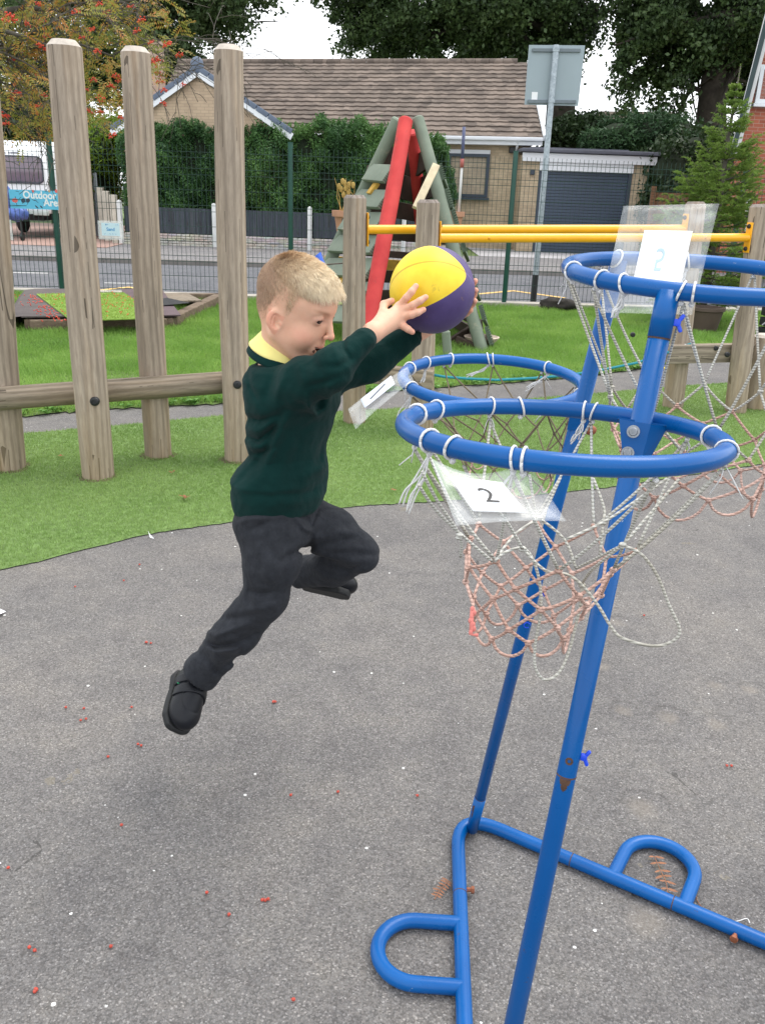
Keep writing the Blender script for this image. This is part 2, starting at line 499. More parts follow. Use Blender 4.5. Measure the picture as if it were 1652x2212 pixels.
# broad-leaved weeds along the edge of the lawn
def weeds():
    rg = random.Random(5); mb = MB()
    L_ = [Vector((p[0], p[1], 0)) for p in LAWN_NEAR]
    for i in range(420):
        k = rg.randrange(1, len(L_) - 2); p = L_[k].lerp(L_[k + 1], rg.random()) + Vector((rg.gauss(0, .05), abs(rg.gauss(.07, .1)), .012))
        for j in range(rg.randint(3, 6)):
            a = rg.uniform(0, 6.28); l = rg.uniform(.03, .065); up = rg.uniform(.15, .8); w_ = l * .32
            d = Vector((math.cos(a), math.sin(a), 0)); s_ = Vector((-d.y, d.x, 0))
            q0 = p; q1 = p + d * l * .55 + Vector((0, 0, l * up)); q2 = p + d * l * 1.1 + Vector((0, 0, l * up * .8))
            mb.poly([q0, q1 - s_ * w_, q2, q1 + s_ * w_])
    o = mb.build("edge_weeds", leafmat("weed_leaf", [S(58, 92, 36), S(94, 140, 60), S(130, 170, 90)], .5, .25, 8, 40))
    tag(o, 'broad leaved weeds along the footpath edge of the lawn', 'weeds', kind='stuff')
weeds()

# kerb under the fence, road, far kerb, pavement, driveways -----------------
m_conc = simple("concrete", S(172, 166, 156), .85, .18, 5, .4, 90)
def strip(name, x0, x1, ya, yb, z, m, top=None):
    sheet(name, [(x0, ya(x0)), (x1, ya(x1)), (x1, yb(x1)), (x0, yb(x0))], z, m)
fy = fence_y
kb = MB(); kb.add([(-14, fy(-14) - .12, -.02), (14, fy(14) - .12, -.02), (14, fy(14) + .14, -.02), (-14, fy(-14) + .14, -.02),
                   (-14, fy(-14) - .12, .07), (14, fy(14) - .12, .07), (14, fy(14) + .14, .07), (-14, fy(-14) + .14, .07)],
                  [(0, 1, 5, 4), (1, 2, 6, 5), (2, 3, 7, 6), (3, 0, 4, 7), (4, 5, 6, 7)])
o = kb.build("kerb", m_conc); o['kind'] = 'structure'
strip("pavement", -40, 40, lambda x: fy(x) + .14, lambda x: fy(x) + .75, -.008, m_pave)
strip("road", -60, 60, lambda x: fy(x) + .75, lambda x: fy(x) + 6.0, -.018, m_road)
kb = MB()
for a in range(-20, 20):
    x0, x1 = a * 1.5 + .004, a * 1.5 + 1.496
    ya, yb = fy(x0) + 6.0, fy(x1) + 6.0
    kb.add([(x0, ya, -.02), (x1, yb, -.02), (x1, yb + .15, -.02), (x0, ya + .15, -.02), (x0, ya, .08), (x1, yb, .08), (x1, yb + .15, .08), (x0, ya + .15, .08)],
           [(0, 1, 5, 4), (1, 2, 6, 5), (2, 3, 7, 6), (3, 0, 4, 7), (4, 5, 6, 7)])
o = kb.build("far_kerb", simple("kerb_stone", S(120, 116, 112), .85, .2, 4, .3)); o['kind'] = 'structure'
strip("far_pavement", -40, 40, lambda x: fy(x) + 6.15, lambda x: 23.45, .078, m_pave)
sheet("front_gardens", [(-40, 23.45), (40, 23.45), (40, 60), (-40, 60)], .07, m_lawnbase)
sheet("garage_drive", [(2.3, 23.45), (9.6, 23.45), (9.6, 27.6), (2.3, 27.6)], .084, simple("drive_concrete", S(170, 168, 170), .8, .12, 2, .2))
t = NT("brick_paving"); g = t.geo(); bt = t.n('ShaderNodeTexBrick'); t.l(g, bt.inputs['Vector'])
bt.inputs['Scale'].default_value = 5; bt.inputs['Color1'].default_value = S(150, 108, 98); bt.inputs['Color2'].default_value = S(168, 126, 112)
bt.inputs['Mortar'].default_value = S(130, 105, 95); bt.inputs['Mortar Size'].default_value = .02
t.set(col=t.mix(t.noise(g, 2, 5), bt.outputs[0], (.35, .26, .22, 1)), rough=.85)
sheet("brick_driveway", [(-13.5, 21.6), (-6.9, 21.6), (-7.6, 34), (-14, 34)], .088, t.mat)
# road markings: yellow zigzag and white edge line
m_yel = simple("yellow_road_paint", S(222, 184, 110), .7, .2, 20, .2)
m_wht = simple("white_road_paint", S(190, 190, 188), .7, .2, 20, .2)
def road_line(name, pts, w_, m, z=-.013):
    P2 = [Vector((*G(x, y, z)[:2], 0)) for x, y in pts]; mb = MB()
    for a, b in zip(P2, P2[1:]):
        d = (b - a).normalized(); s_ = Vector((-d.y, d.x, 0)) * w_ / 2; e = d * w_ * .3
        mb.quad(*[(q.x, q.y, z) for q in (a - s_ - e, b - s_ + e, b + s_ + e, a + s_ - e)]); z += .0007
    o = mb.build(name, m); o['kind'] = 'structure'
road_line("yellow_road_line", [(212, 627), (278, 620), (340, 630), (400, 643)], .11, m_yel)
road_line("yellow_road_line", [(1030, 635), (1108, 628), (1216, 643)], .11, m_yel)
road_line("yellow_road_line", [(740, 640), (640, 632), (560, 638)], .11, m_yel)
road_line("white_road_line", [(-60, 587), (100, 590)], .12, m_wht)
road_line("white_road_line", [(230, 611), (290, 612)], .10, m_wht)
# ================================================================== TIMBER
def mat_log(name, light, dark, axis=2, greenish=False):
    t = NT(name)
    sc = [9, 9, 9]; sc[axis] = .9
    v = t.co('Object', tuple(sc))
    oi = t.n('ShaderNodeObjectInfo')
    ad = t.n('ShaderNodeVectorMath', operation='ADD'); t.l(v, ad.inputs[0])
    cm = t.n('ShaderNodeCombineXYZ'); rr = t.math('MULTIPLY', oi.outputs['Random'], 37.0)
    for i in range(3): t.l(rr, cm.inputs[i])
    t.l(cm.outputs[0], ad.inputs[1]); v = ad.outputs[0]
    big = t.noise(v, 1.1, 3, .5, .8)
    grain = t.n('ShaderNodeTexWave', wave_type='RINGS', rings_direction='Z' if axis == 2 else 'X')
    grain.inputs['Scale'].default_value = 1.0; grain.inputs['Distortion'].default_value = 5
    grain.inputs['Detail'].default_value = 3; grain.inputs['Detail Scale'].default_value = .7
    t.l(v, grain.inputs['Vector'])
    fine = t.noise(v, 9, 4, .7)
    c = t.ramp(grain.outputs['Fac'], [(.1, dark), (.55, light), (1, tuple(x * 1.12 for x in light[:3]) + (1,))])
    c = t.mix(.5, c, t.ramp(big, [(.28, tuple(x * .62 for x in light[:3]) + (1,)), (.5, light), (.72, (light[0] * 1.12, light[1] * .98, light[2] * .82, 1))]))
    c = t.mix(t.rng(fine, .38, .72, .0, .5), c, tuple(x * .55 for x in dark[:3]) + (1,))
    # drying cracks along the grain
    sc2 = [26, 26, 26]; sc2[axis] = .8
    v2 = t.co('Object', tuple(sc2)); ck = t.vor(v2, .55, 'DISTANCE_TO_EDGE')
    cm2 = t.noise(t.co('Object', (2, 2, 1.2)), 2.2, 2)
    k = t.math('MULTIPLY', t.math('LESS_THAN', ck, .018), t.math('GREATER_THAN', cm2, .55))
    c = t.mix(t.math('MULTIPLY', k, .7), c, (.035, .028, .02, 1))
    # knots
    kv = t.n('ShaderNodeTexVoronoi'); kv.inputs['Scale'].default_value = 1.0
    t.l(t.co('Object', (5.5, 5.5, 3.2)), kv.inputs['Vector'])
    ks = t.n('ShaderNodeSeparateColor'); t.l(kv.outputs['Color'], ks.inputs[0])
    kd = t.math('ADD', kv.outputs['Distance'], t.math('MULTIPLY', t.math('SUBTRACT', fine, .5), .06))
    kk = t.math('MULTIPLY', t.rng(kd, .06, .11, 1, 0), t.math('GREATER_THAN', ks.outputs[0], .72))
    c = t.mix(t.math('MULTIPLY', kk, .75), c, tuple(x * .35 for x in dark[:3]) + (1,))
    if greenish:
        gz = t.n('ShaderNodeSeparateXYZ'); t.l(t.geo(), gz.inputs[0])
        low = t.rng(gz.outputs[2], 0.0, .5, .38, 0)
        c = t.mix(t.math('MULTIPLY', low, t.rng(big, .3, .7, .3, 1)), c, (.26, .17, .06, 1))
    t.set(col=c, rough=.82, spec=.25)
    b = t.bump(t.math('SUBTRACT', t.math('ADD', fine, t.math('MULTIPLY', grain.outputs['Fac'], .5)), t.math('MULTIPLY', k, 2.0)), .35, .004)
    return t.mat
m_log = mat_log("weathered_log", S(172, 158, 142), S(134, 121, 107), 2, True)
m_logx = mat_log("weathered_rail", S(146, 134, 118), S(104, 94, 80), 0)
m_logend = simple("log_end_grain", S(186, 177, 166), .9, .15, 30, .4, 120)
m_black = simple("black_plastic", (.012, .013, .015, 1), .45, .2, 10)
m_blackrub = simple("black_rubber", (.02, .02, .022, 1), .8, .3, 30, .4)

def log_mesh(mb, base, top, r, seed, n=28, chamfer=.02, wob=.006, m_end=1):
    """round post with slight waviness and a chamfered top"""
    rg = random.Random(seed); a = Vector(base); b = Vector(top); ax = (b - a); l = ax.length; ax.normalize()
    x = ax.orthogonal().normalized(); y = ax.cross(x)
    ph = [rg.uniform(0, 6.28) for _ in range(6)]; K = 26; vs = []; fs = []
    rows = [i / K * (l - chamfer) for i in range(K + 1)] + [l]
    for i, s_ in enumerate(rows):
        c = a + ax * s_ + x * wob * math.sin(s_ * 2.1 + ph[0]) + y * wob * math.sin(s_ * 1.7 + ph[1])
        rr = r * (1 + .025 * math.sin(s_ * 2.6 + ph[2])) * (1.03 - .05 * s_ / l)
        if i == len(rows) - 1: rr -= chamfer * .9
        for k in range(n):
            t_ = 2 * math.pi * k / n
            q = rr * (1 + .012 * math.sin(3 * t_ + ph[3] + s_) + .008 * math.sin(7 * t_ + ph[4]) + rg.uniform(-.004, .004))
            vs.append(c + x * q * math.cos(t_) + y * q * math.sin(t_))
    m = len(rows)
    for i in range(m - 1):
        for k in range(n):
            k2 = (k + 1) % n; fs.append((i * n + k, i * n + k2, (i + 1) * n + k2, (i + 1) * n + k))
    mb.m = 0; mb.add(vs, fs[:-n]); o = len(mb.v) - len(vs)
    mb.m = m_end
    mb.f.extend([tuple(i + o for i in f) for f in fs[-n:]]); mb.mi.extend([m_end] * n)
    mb.f.append(tuple(o + (m - 1) * n + k for k in range(n))); mb.mi.append(m_end)
    mb.f.append(tuple(o + k for k in reversed(range(n)))); mb.mi.append(m_end)
    mb.m = 0

def bolt_cap(c, d, r, parent, name='bolt_cap', m=None):
    mb = MB(); d = Vector(d).normalized(); rot = d.to_track_quat('Z', 'Y').to_matrix()
    mb.lathe([(r * .98, -.01), (r, .004), (r * .86, .010), (r * .5, .0125), (r * .46, .009), (.0005, .009)], c, 20, rot)
    return mb.build(name, m or m_black, parent, auto=40)

POSTS = [  # base px, top px, radius, label
    ((22, 1012), (-52, 118), .086, 'weathered timber post cut off by the left edge of the picture'),
    ((212, 1030), (137, 86), .083, 'weathered timber post, nearest of the tall row, leaning left of a green fence post'),
    ((342, 985), (291, 101), .077, 'weathered timber post standing behind the log rail, in front of the clipped hedge'),
    ((511, 994), (495, 97), .077, 'weathered timber post right behind the jumping boy, with a knot near its top')]
tall = []
for i, (b, tp, r_, lb) in enumerate(POSTS):
    g0 = G(*b); tpw = AY(tp[0], tp[1], g0[1])
    th = thing("timber_post", lb, "timber post", (g0[0], g0[1], 0), "tall timber posts of the climbing row")
    mb = MB(); log_mesh(mb, (g0[0], g0[1], -.1), tpw, r_, 10 + i, chamfer=.028)
    mb.build("post_shaft", [m_log, m_logend], th, auto=35)
    tall.append((th, g0, tpw, r_))
th, g0, _, r_ = tall[1]; c = AY(205, 867, g0[1] - r_ - .001); bolt_cap(c, (0, -1, .02), .025, th)
th, g0, _, r_ = tall[3]; c = AY(513, 831, g0[1] - r_ + .0); bolt_cap(c, (.15, -1, .02), .024, th)
# dark soil ring where each post goes through the turf
for th, g0, _, r_ in tall:
    mb = MB(); n = 26; rg = random.Random(int(g0[0] * 100))
    inner = [(g0[0] + (r_ * .8) * math.cos(a), g0[1] + (r_ * .8) * math.sin(a), .012) for a in [6.283 * k / n for k in range(n)]]
    outer = [(g0[0] + (r_ * rg.uniform(1.12, 1.5)) * math.cos(a), g0[1] + (r_ * rg.uniform(1.12, 1.5)) * math.sin(a), .006) for a in [6.283 * k / n for k in range(n)]]
    mb.add(inner + outer, [(k, (k + 1) % n, n + (k + 1) % n, n + k) for k in range(n)])
    mb.build("soil_ring", m_dirt, th)
# horizontal log rail
ra = np.array([-3.2, 3.89, 0]); rb = np.array([-.90, 4.985, 0])
zb = AY(479, 822, 4.985)[2]; za = zb - .0
zl = AY(0, 930 * .3347 + 553, 4.42)[2]
def lay(o, a, b):
    """turn an object built along +X from the origin so that it runs from a to b"""
    x = V3(np.asarray(b) - np.asarray(a)).normalized(); y = Vector((0, 0, 1)).cross(x).normalized(); z = x.cross(y)
    o.matrix_world = Matrix.Translation(V3(a)) @ Matrix((x, y, z)).transposed().to_4x4(); return o
pa_ = np.array([ra[0], ra[1], zl + (zl - zb) * .9]); pb_ = np.array([rb[0], rb[1], zb])
mb = MB(); log_mesh(mb, (0, 0, 0), (float(np.linalg.norm(pb_ - pa_)), 0, 0), .064, 77, chamfer=.006, m_end=0)
tag(lay(mb.build("log_rail", m_logx, auto=35), pa_, pb_), 'round horizontal log rail threaded between the tall timber posts', 'log rail')

# ------------------------------------------------ parallel bars: four shorter posts and two yellow bars
YL, YM, YR = G(765, 912), G(912, 925), G(1590, 890)
YB = YL + (YR - YM)
yp = []
for i, (g0, tp, lb) in enumerate([(YL, (768, 421), 'shorter weathered post just right of the boy\'s head, holding the rear yellow bar'),
                            (YM, (925, 431), 'shorter grey weathered post straight behind the ball, nearest the camera'),
                            (YR, (1642, 441), 'shorter weathered post with the yellow bracket at the right edge'),
                            (YB, None, 'shorter weathered post seen through the clear upright number card')]):
    tw_ = AY(tp[0], tp[1], g0[1]) if tp is not None else np.array([g0[0] - .05, g0[1], 1.53])
    th = thing("timber_post", lb, "timber post", (g0[0], g0[1], 0), "four posts of the yellow parallel bars")
    mb = MB(); log_mesh(mb, (g0[0], g0[1], -.1), tw_, .076, 40 + i, chamfer=.02)
    mb.build("post_shaft", [m_log, mat_log("post_top_grey", S(150, 140, 132), S(116, 106, 98)) if i == 0 else bpy.data.materials["post_top_grey"]], th, auto=35)
    yp.append((th, g0, tw_))
m_yellow = simple("yellow_paint", S(246, 176, 22), .35, .06, 12, .05, 200, spec=.5, coat=.2)
def at_h(p, z):   # point on the post axis at height z
    _, g0, t_ = p; return g0 + (t_ - g0) * (z / t_[2])
def bar(pa, pb, za, zb, lb):
    a = at_h(pa, za); b = at_h(pb, zb); d = (b - a) / np.linalg.norm(b - a)
    a2 = a + d * .078; b2 = b - d * .078
    th = thing("yellow_bar", lb, "bar", (a2[0], a2[1], 0), "yellow parallel bars")
    MB().tube([a2 + d * .006, b2 - d * .006], .0290, 20).build("bar_tube", m_yellow, th, auto=40)
    for q, sgn in ((a2, 1), (b2, -1)):
        x = Vector(d * sgn); z = Vector((0, 0, 1)); y = z.cross(x).normalized(); z = x.cross(y)
        rot = Matrix((x, y, z)).transposed()
        pl = MB().box(Vector(q), (.008, .062, .21), rot, .003)
        pl.build("bracket", m_yellow, th, auto=40)
        for s_ in (-.078, .078):
            bolt_cap(Vector(q) + x * .006 + z * s_, x, .016, th, 'bolt')
    for q in (a2 + d * .35, b2 - d * .38):
        MB().ball(q - FW * 0 + np.array([0, -.026, 0]), .011).build("set_screw", simple("yellow_screw", S(225, 150, 10), .4) if "yellow_screw" not in bpy.data.materials else bpy.data.materials["yellow_screw"], th, smooth=True)
zf = AY(962, 516, YM[1])[2]; zf2 = AY(1600, 512, YR[1])[2]
zr = AY(800, 497, YL[1])[2]; zr2 = AY(1405, 491, YB[1])[2]
bar(yp[1], yp[2], zf, zf2, 'nearer and lower looking yellow bar ending at the post by the right edge')
bar(yp[0], yp[3], zr, zr2, 'rear yellow bar starting at the post beside the boy\'s head')
# low square beams
m_beam = mat_log("timber_beam", S(158, 146, 130), S(112, 102, 90), 0)
def beam(name, lb, a, b, w_, h_, bolts=()):
    th = thing(name, lb, "timber beam", (a[0], a[1], 0))
    a = np.asarray(a, float); b = np.asarray(b, float)
    o = MB().box((float(np.linalg.norm(b - a)) / 2, 0, 0), (float(np.linalg.norm(b - a)), w_, h_), bev=.012).build("beam_timber", m_beam, None, auto=40)
    o.parent = th; x = V3(b - a).normalized(); y = Vector((0, 0, 1)).cross(x).normalized()
    o.location = V3(a) - th.location; o.rotation_euler = Matrix((x, y, x.cross(y))).transposed().to_euler()
    for q in bolts:
        bolt_cap(q, (0, -1, 0), .019, th)
    return th
bz = AY(782, 790, YL[1] - .05)[2] - .03
beam("low_beam", 'low square timber beam joining the two shorter posts behind the ball', YL + np.array([.03, -.11, bz]), YM + np.array([.05, -.11, bz - .02]), .07, .13,
     [AY(800, 803, YL[1] - .2)])
ba = AY(1444, 738, YB[1] - .16); bb = AY(1568, 762, YR[1] + .1)
bd = (bb - ba); bb2 = ba + bd * 2.1; bb2[2] = bb[2]; ba[2] = bb[2]
beam("low_beam", 'low square timber beam running behind the right edge post', ba, bb2, .08, .14, [AY(1545, 752, YR[1] + .02)])
th = yp[2][0]; bolt_cap(AY(1570, 766, YR[1] - .085), (0, -1, 0), .02, th)
th = yp[3][0]; bolt_cap(AY(1366, 723, YB[1] - .085), (0, -1, 0), .019, th)
# blue-green rope sagging between posts
t = NT("teal_rope"); wv = t.n('ShaderNodeTexWave'); wv.inputs['Scale'].default_value = 60
t.l(t.geo(), wv.inputs['Vector']); t.set(col=t.ramp(wv.outputs['Fac'], [(0, S(20, 110, 130)), (1, S(40, 160, 175))]), rough=.6); t.bump(wv.outputs['Fac'], .6, .003)
rp = [AY(x, y, Y) for x, y, Y in [(925, 808, 5.72), (960, 814, 5.75), (1010, 818, 5.82), (1072, 821, 5.93), (1150, 817, 6.05), (1223, 811, 6.15), (1300, 799, 6.28), (1374, 784, 6.4), (1440, 762, 6.5), (1492, 742, 6.6)]]
tag(MB().tube(rp, .009, 10).build("balance_rope", t.mat, smooth=True), 'blue green rope sagging low above the lawn behind the hoops', 'rope')
tag(MB().tube([AY(1466, 752, 6.56), AY(1480, 746, 6.58)], .012, 10).build("rope_tape", simple("white_tape", S(225, 228, 230), .6)), 'white tape binding near the right end of the blue green rope', 'tape')
# short log stumps at the right edge
for i, (x, yb_, yt, Y, r_) in enumerate([(1655, 880, 722, 6.75, .10), (1622, 862, 775, 7.05, .06), (1700, 900, 740, 6.5, .09)]):
    g0 = AY(x, yt, Y); mb = MB(); log_mesh(mb, (g0[0], g0[1], -.05), (g0[0], g0[1], g0[2]), r_, 60 + i, chamfer=.02)
    if i < 2:
        tag(mb.build("log_stump", [m_log, m_logend], auto=35), ['thick short log stump with a pale top at the right edge', 'thin short log stump between the right edge post and the thick stump'][i], 'log stump', 'log stumps by the right edge')
# ================================================================== MESH FENCE
m_green = simple("green_coating", S(18, 74, 62), .45, .1, 6, .03, 200)
m_wire = simple("green_wire", S(30, 60, 52), .5, .15, 6)
def px_x(px, py, Yf):
    """X where the pixel column meets the fence line"""
    x = 0
    for _ in range(6):
        x = AY(px, py, fence_y(x))[0]
    return x
FX = [px_x(120, 460, 0), px_x(628, 420, 0), px_x(1100, 500, 0), px_x(1588, 500, 0)]
FX = [FX[0] - 3.3] + FX + [FX[-1] + 3.3]
def wire_box(a, b, w_, V, F):
    a = np.array(a); b = np.array(b); d = b - a; d = d / np.linalg.norm(d)
    s_ = np.cross(d, [0, 1, 0]); s_ = s_ / np.linalg.norm(s_) * w_ / 2; t_ = np.array([0, w_ / 2, 0])
    o = len(V)
    for q in (a, b):
        for k in (s_ + t_, s_ - t_, -s_ - t_, -s_ + t_): V.append(q + k)
    F.extend([(o, o + 1, o + 5, o + 4), (o + 1, o + 2, o + 6, o + 5), (o + 2, o + 3, o + 7, o + 6), (o + 3, o, o + 4, o + 7)])
fence = thing("mesh_fence", 'green steel mesh fence with square posts running along the road', "fence", (FX[2], fence_y(FX[2]), 0))
FH = 2.03
for i, x in enumerate(FX):
    if i in (0, 5): continue
    y = fence_y(x)
    mb = MB(); mb.box((x, y + .0, 1.06), (.062, .062, 2.14), bev=.004)
    mb.box((x, y, 2.135), (.066, .066, .012))
    mb.build("fence_post", m_green, fence, auto=40)
for i in range(5):
    xa, xb = FX[i] + .035, FX[i + 1] - .035
    V = []; F = []; n = int((xb - xa) / .062)
    for k in range(n + 1):
        x = xa + (xb - xa) * k / n; y = fence_y(x) - .036
        wire_box((x, y, .10), (x, y, FH + .03), .0052, V, F)
    for z in [.12, .32, .52, .60, .80, 1.0, 1.2, 1.28, 1.48, 1.68, 1.76, 1.96 - .06, 1.97]:
        fold = .03 if z in (.52, .60, 1.2, 1.28, 1.68, 1.76) else 0
        wire_box((xa, fence_y(xa) - .042 - fold * .3, z), (xb, fence_y(xb) - .042 - fold * .3, z), .0068, V, F)
    mb = MB(); mb.add(V, F); mb.build("mesh_panel", m_wire, fence)

# signs tied to the fence ------------------------------------------------
def text_mesh(name, s, size, mat, parent, loc, rot, ext=.0006, font_scale=(1, 1), bold=0.0, mirror=False, align='CENTER'):
    cu = bpy.data.curves.new(name, 'FONT'); cu.body = s; cu.size = size; cu.extrude = ext
    cu.align_x = align; cu.align_y = 'CENTER'; cu.offset = bold; cu.resolution_u = 4
    o = bpy.data.objects.new(name, cu); COL.objects.link(o)
    dg = bpy.context.evaluated_depsgraph_get()
    me = bpy.data.meshes.new_from_object(o.evaluated_get(dg)); bpy.data.objects.remove(o)
    off = Vector((0, 0, 0)); q = parent
    while q is not None: off += q.location; q = q.parent
    fs = Matrix.Diagonal((-font_scale[0] if mirror else font_scale[0], font_scale[1], 1)).to_4x4()
    me.transform(Matrix.Translation(Vector(loc) - off) @ rot.to_4x4() @ fs)
    me.materials.clear(); me.materials.append(mat); me.name = name
    o = bpy.data.objects.new(name, me); COL.objects.link(o); o.parent = parent
    return o
ROTF = Matrix(((1, 0, 0), (0, 0, -1), (0, 1, 0)))      # text upright, facing -Y
m_ban = simple("banner_blue", S(96, 190, 226), .55, .04, 6)
m_lett = simple("banner_white", S(236, 240, 244), .6, .03, 6)
m_dk = simple("banner_dark", S(50, 66, 84), .6)
m_redp = simple("banner_red", S(226, 110, 104), .6)
x0 = px_x(22, 408, 0); x1 = px_x(205, 430, 0); yb_ = fence_y((x0 + x1) / 2) - .075
z1 = AY(22, 409, yb_)[2]; z0 = AY(30, 450, yb_)[2]
bn = thing("fence_banner", 'long sky blue banner reading Outdoor Area, hung low on the mesh fence by the caravan', "banner", ((x0 + x1) / 2, yb_, z0))
MB().box(((x0 + x1) / 2, yb_, (z0 + z1) / 2), (x1 - x0, .004, z1 - z0)).build("banner_sheet", m_ban, bn)
def bp(px, py): q = AY(px, py, yb_ - .0026); return q
text_mesh("banner_text", "Outdoor M", .135, m_lett, bn, bp(50, 421), ROTF, bold=.0035, align='LEFT', font_scale=(.93, 1))
text_mesh("banner_text", "Area", .135, m_lett, bn, bp(95, 438), ROTF, bold=.0035, align='LEFT', font_scale=(.93, 1))
for px, py, w_, h_, m_ in [(51, 433, .055, .068, m_dk), (61, 433, .055, .068, m_dk), (33, 433, .085, .06, m_redp), (80, 447, .06, .02, m_dk), (90, 447, .05, .02, m_dk), (122, 413, .04, .05, m_redp), (72, 413, .03, .04, m_redp), (107, 413, .035, .035, simple("banner_tan", S(190, 160, 120)))]:
    q = bp(px, py); MB().ball((q[0], q[1], q[2]), (w_ / 2, .0012, h_ / 2), 4 if m_ is m_dk else 10, 4, Matrix.Rotation(math.radians(45), 3, 'Y') if m_ is m_dk else None).build("banner_picture", m_, bn)
rg = random.Random(3); mb = MB()
for k in range(26):
    px = rg.uniform(30, 135); py = rg.choice([rg.uniform(411, 415), rg.uniform(427, 445)])
    q = bp(px, py); a = rg.uniform(0, 3.1); d = np.array([math.cos(a), 0, math.sin(a)]) * .022
    mb.span(q - d, q + d, .001, .006)
mb.build("banner_doodles", m_dk, bn)
m_pouch = NT("clear_pouch"); m_pouch.set(col=(.93, .95, .96, 1), rough=.25, alpha=.32, spec=.6); m_pouch = m_pouch.mat
m_paper = simple("white_paper", S(238, 240, 242), .8, .02, 4)
m_bp = simple("pale_blue_paper", S(206, 232, 244), .7, .03, 9)
m_bt = simple("blue_print", S(70, 150, 205), .7)
def small_sign(px0, py0, px1, py1, txt, lb, pouch):
    yy = fence_y(px_x((px0 + px1) / 2, py0, 0)) - .07
    a = AY(px0, py0, yy); b = AY(px1, py1, yy); c = (a + b) / 2; w_ = b[0] - a[0]; h_ = a[2] - b[2]
    th = thing("laminated_sign", lb, "sign", (c[0], yy, c[2] - h_ / 2))
    MB().box((c[0], yy, c[2]), (w_, .0015, h_)).build("sign_sheet", m_bp, th)
    MB().box((c[0], yy + .003, c[2] - .01), (w_ + pouch, .0012, h_ + pouch * .8)).build("sleeve", m_pouch, th)
    text_mesh("sign_text", txt, h_ * .36, m_bt, th, (c[0], yy - .0012, c[2]), ROTF, bold=.0015)
    mb = MB()
    for k in range(10):
        q = np.array([c[0] + random.Random(k).uniform(-.45, .45) * w_, yy - .0012, c[2] + random.Random(k + 9).choice([-.36, .36]) * h_])
        d = np.array([math.cos(k), 0, math.sin(k)]) * .012; mb.span(q - d, q + d, .0008, .004)
    mb.build("sign_pattern", m_bt, th)
small_sign(219, 481, 260, 510, "Sand", 'small pale blue sign in a clear sleeve between the two leftmost whole posts', .10)
small_sign(-28, 479, 19, 509, "Pitch m", 'small pale blue sign on the fence cut by the left edge, under the caravan cover', .12)

# traffic sign seen from the back -----------------------------------------
Ys = 13.75
b0 = AY(1150, 660, Ys); tp_ = AY(1201, 97, Ys)
m_galv = NT("galvanised_steel"); v = m_galv.co('Object')
m_galv.set(col=m_galv.ramp(m_galv.vor(v, 38, out='Color'), [(0, S(138, 150, 158)), (1, S(178, 188, 194))]), rough=.5, metal=.35)
m_galv = m_galv.mat
m_alu = simple("sign_back_grey", S(150, 164, 170), .55, .05, 2, metal=.15)
sg = thing("road_sign", 'square grey back of a road sign on a tall galvanised pole beyond the fence', "road sign", (b0[0], Ys, 0))
MB().tube([(b0[0], Ys, -.05), tuple(tp_ + np.array([0, 0, -.02])), tuple(tp_)], [.043, .043, .040], 20).build("pole", m_galv, sg, auto=40)
MB().tube([(b0[0], Ys, -.02), (b0[0], Ys, .42)], .048, 18).build("pole_sleeve", m_black, sg, auto=40)
qs = [AY(x, y, Ys + .075) for x, y in [(1142, 97), (1263, 98), (1248, 229), (1132, 226)]]
mb = MB(); mb.prism(qs, (0, .006, 0)); mb.build("sign_plate", m_alu, sg)
rg_ = simple("rail_grey", S(110, 120, 126), .5, metal=.3)
for y_, xa, xb in [(108, 1149, 1253), (219, 1139, 1243)]:
    mb = MB(); mb.span(AY(xa, y_, Ys + .058), AY(xb, y_ + 1, Ys + .058), .026, .045, bev=.003)
    mb.build("fixing_rail", rg_, sg)
for y_ in (108, 219):
    q = AY(1201 - (y_ - 97) * .085, y_, Ys); MB().tube([q + np.array([0, 0, -.02]), q + np.array([0, 0, .02])], .050, 16).build("pole_clip", m_galv, sg)
q = AY(1154, 207, Ys + .072); MB().box((q[0], q[1], q[2]), (.085, .002, .10)).build("sticker", m_paper, sg)
# ================================================================== BUILDINGS
def mat_brick(name, c1, c2, mortar, scale=1.0, axis='X'):
    t = NT(name); c = t.n('ShaderNodeNewGeometry'); sp = t.n('ShaderNodeSeparateXYZ'); t.l(c.outputs['Position'], sp.inputs[0])
    cb = t.n('ShaderNodeCombineXYZ'); t.l(sp.outputs[0 if axis == 'X' else 1], cb.inputs[0]); t.l(sp.outputs[2], cb.inputs[1])
    b = t.n('ShaderNodeTexBrick'); t.l(cb.outputs[0], b.inputs['Vector'])
    b.inputs['Scale'].default_value = 1.0 / scale; b.inputs['Brick Width'].default_value = .225; b.inputs['Row Height'].default_value = .075
    b.inputs['Mortar Size'].default_value = .006; b.inputs['Color1'].default_value = c1; b.inputs['Color2'].default_value = c2
    b.inputs['Mortar'].default_value = mortar; b.inputs['Mortar Smooth'].default_value = .3
    n = t.noise(t.geo(), 1.3, 5); 
    t.set(col=t.mix(1.0, b.outputs[0], t.ramp(n, [(.3, (.86, .85, .84, 1)), (.7, (1.08, 1.08, 1.06, 1))]), 'MULTIPLY'), rough=.88)
    t.bump(b.outputs['Fac'], -.3, .006)
    return t.mat
m_buff = mat_brick("buff_brick", S(178, 160, 134), S(196, 178, 150), S(160, 148, 130))
m_red = mat_brick("red_brick", S(150, 84, 66), S(172, 98, 76), S(170, 140, 124), 1, 'X')
m_white = simple("white_upvc", S(226, 230, 234), .45, .03, 3)
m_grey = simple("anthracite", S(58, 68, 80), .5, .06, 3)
m_slate = simple("slate_blue_tile", S(96, 108, 126), .65, .12, 3)
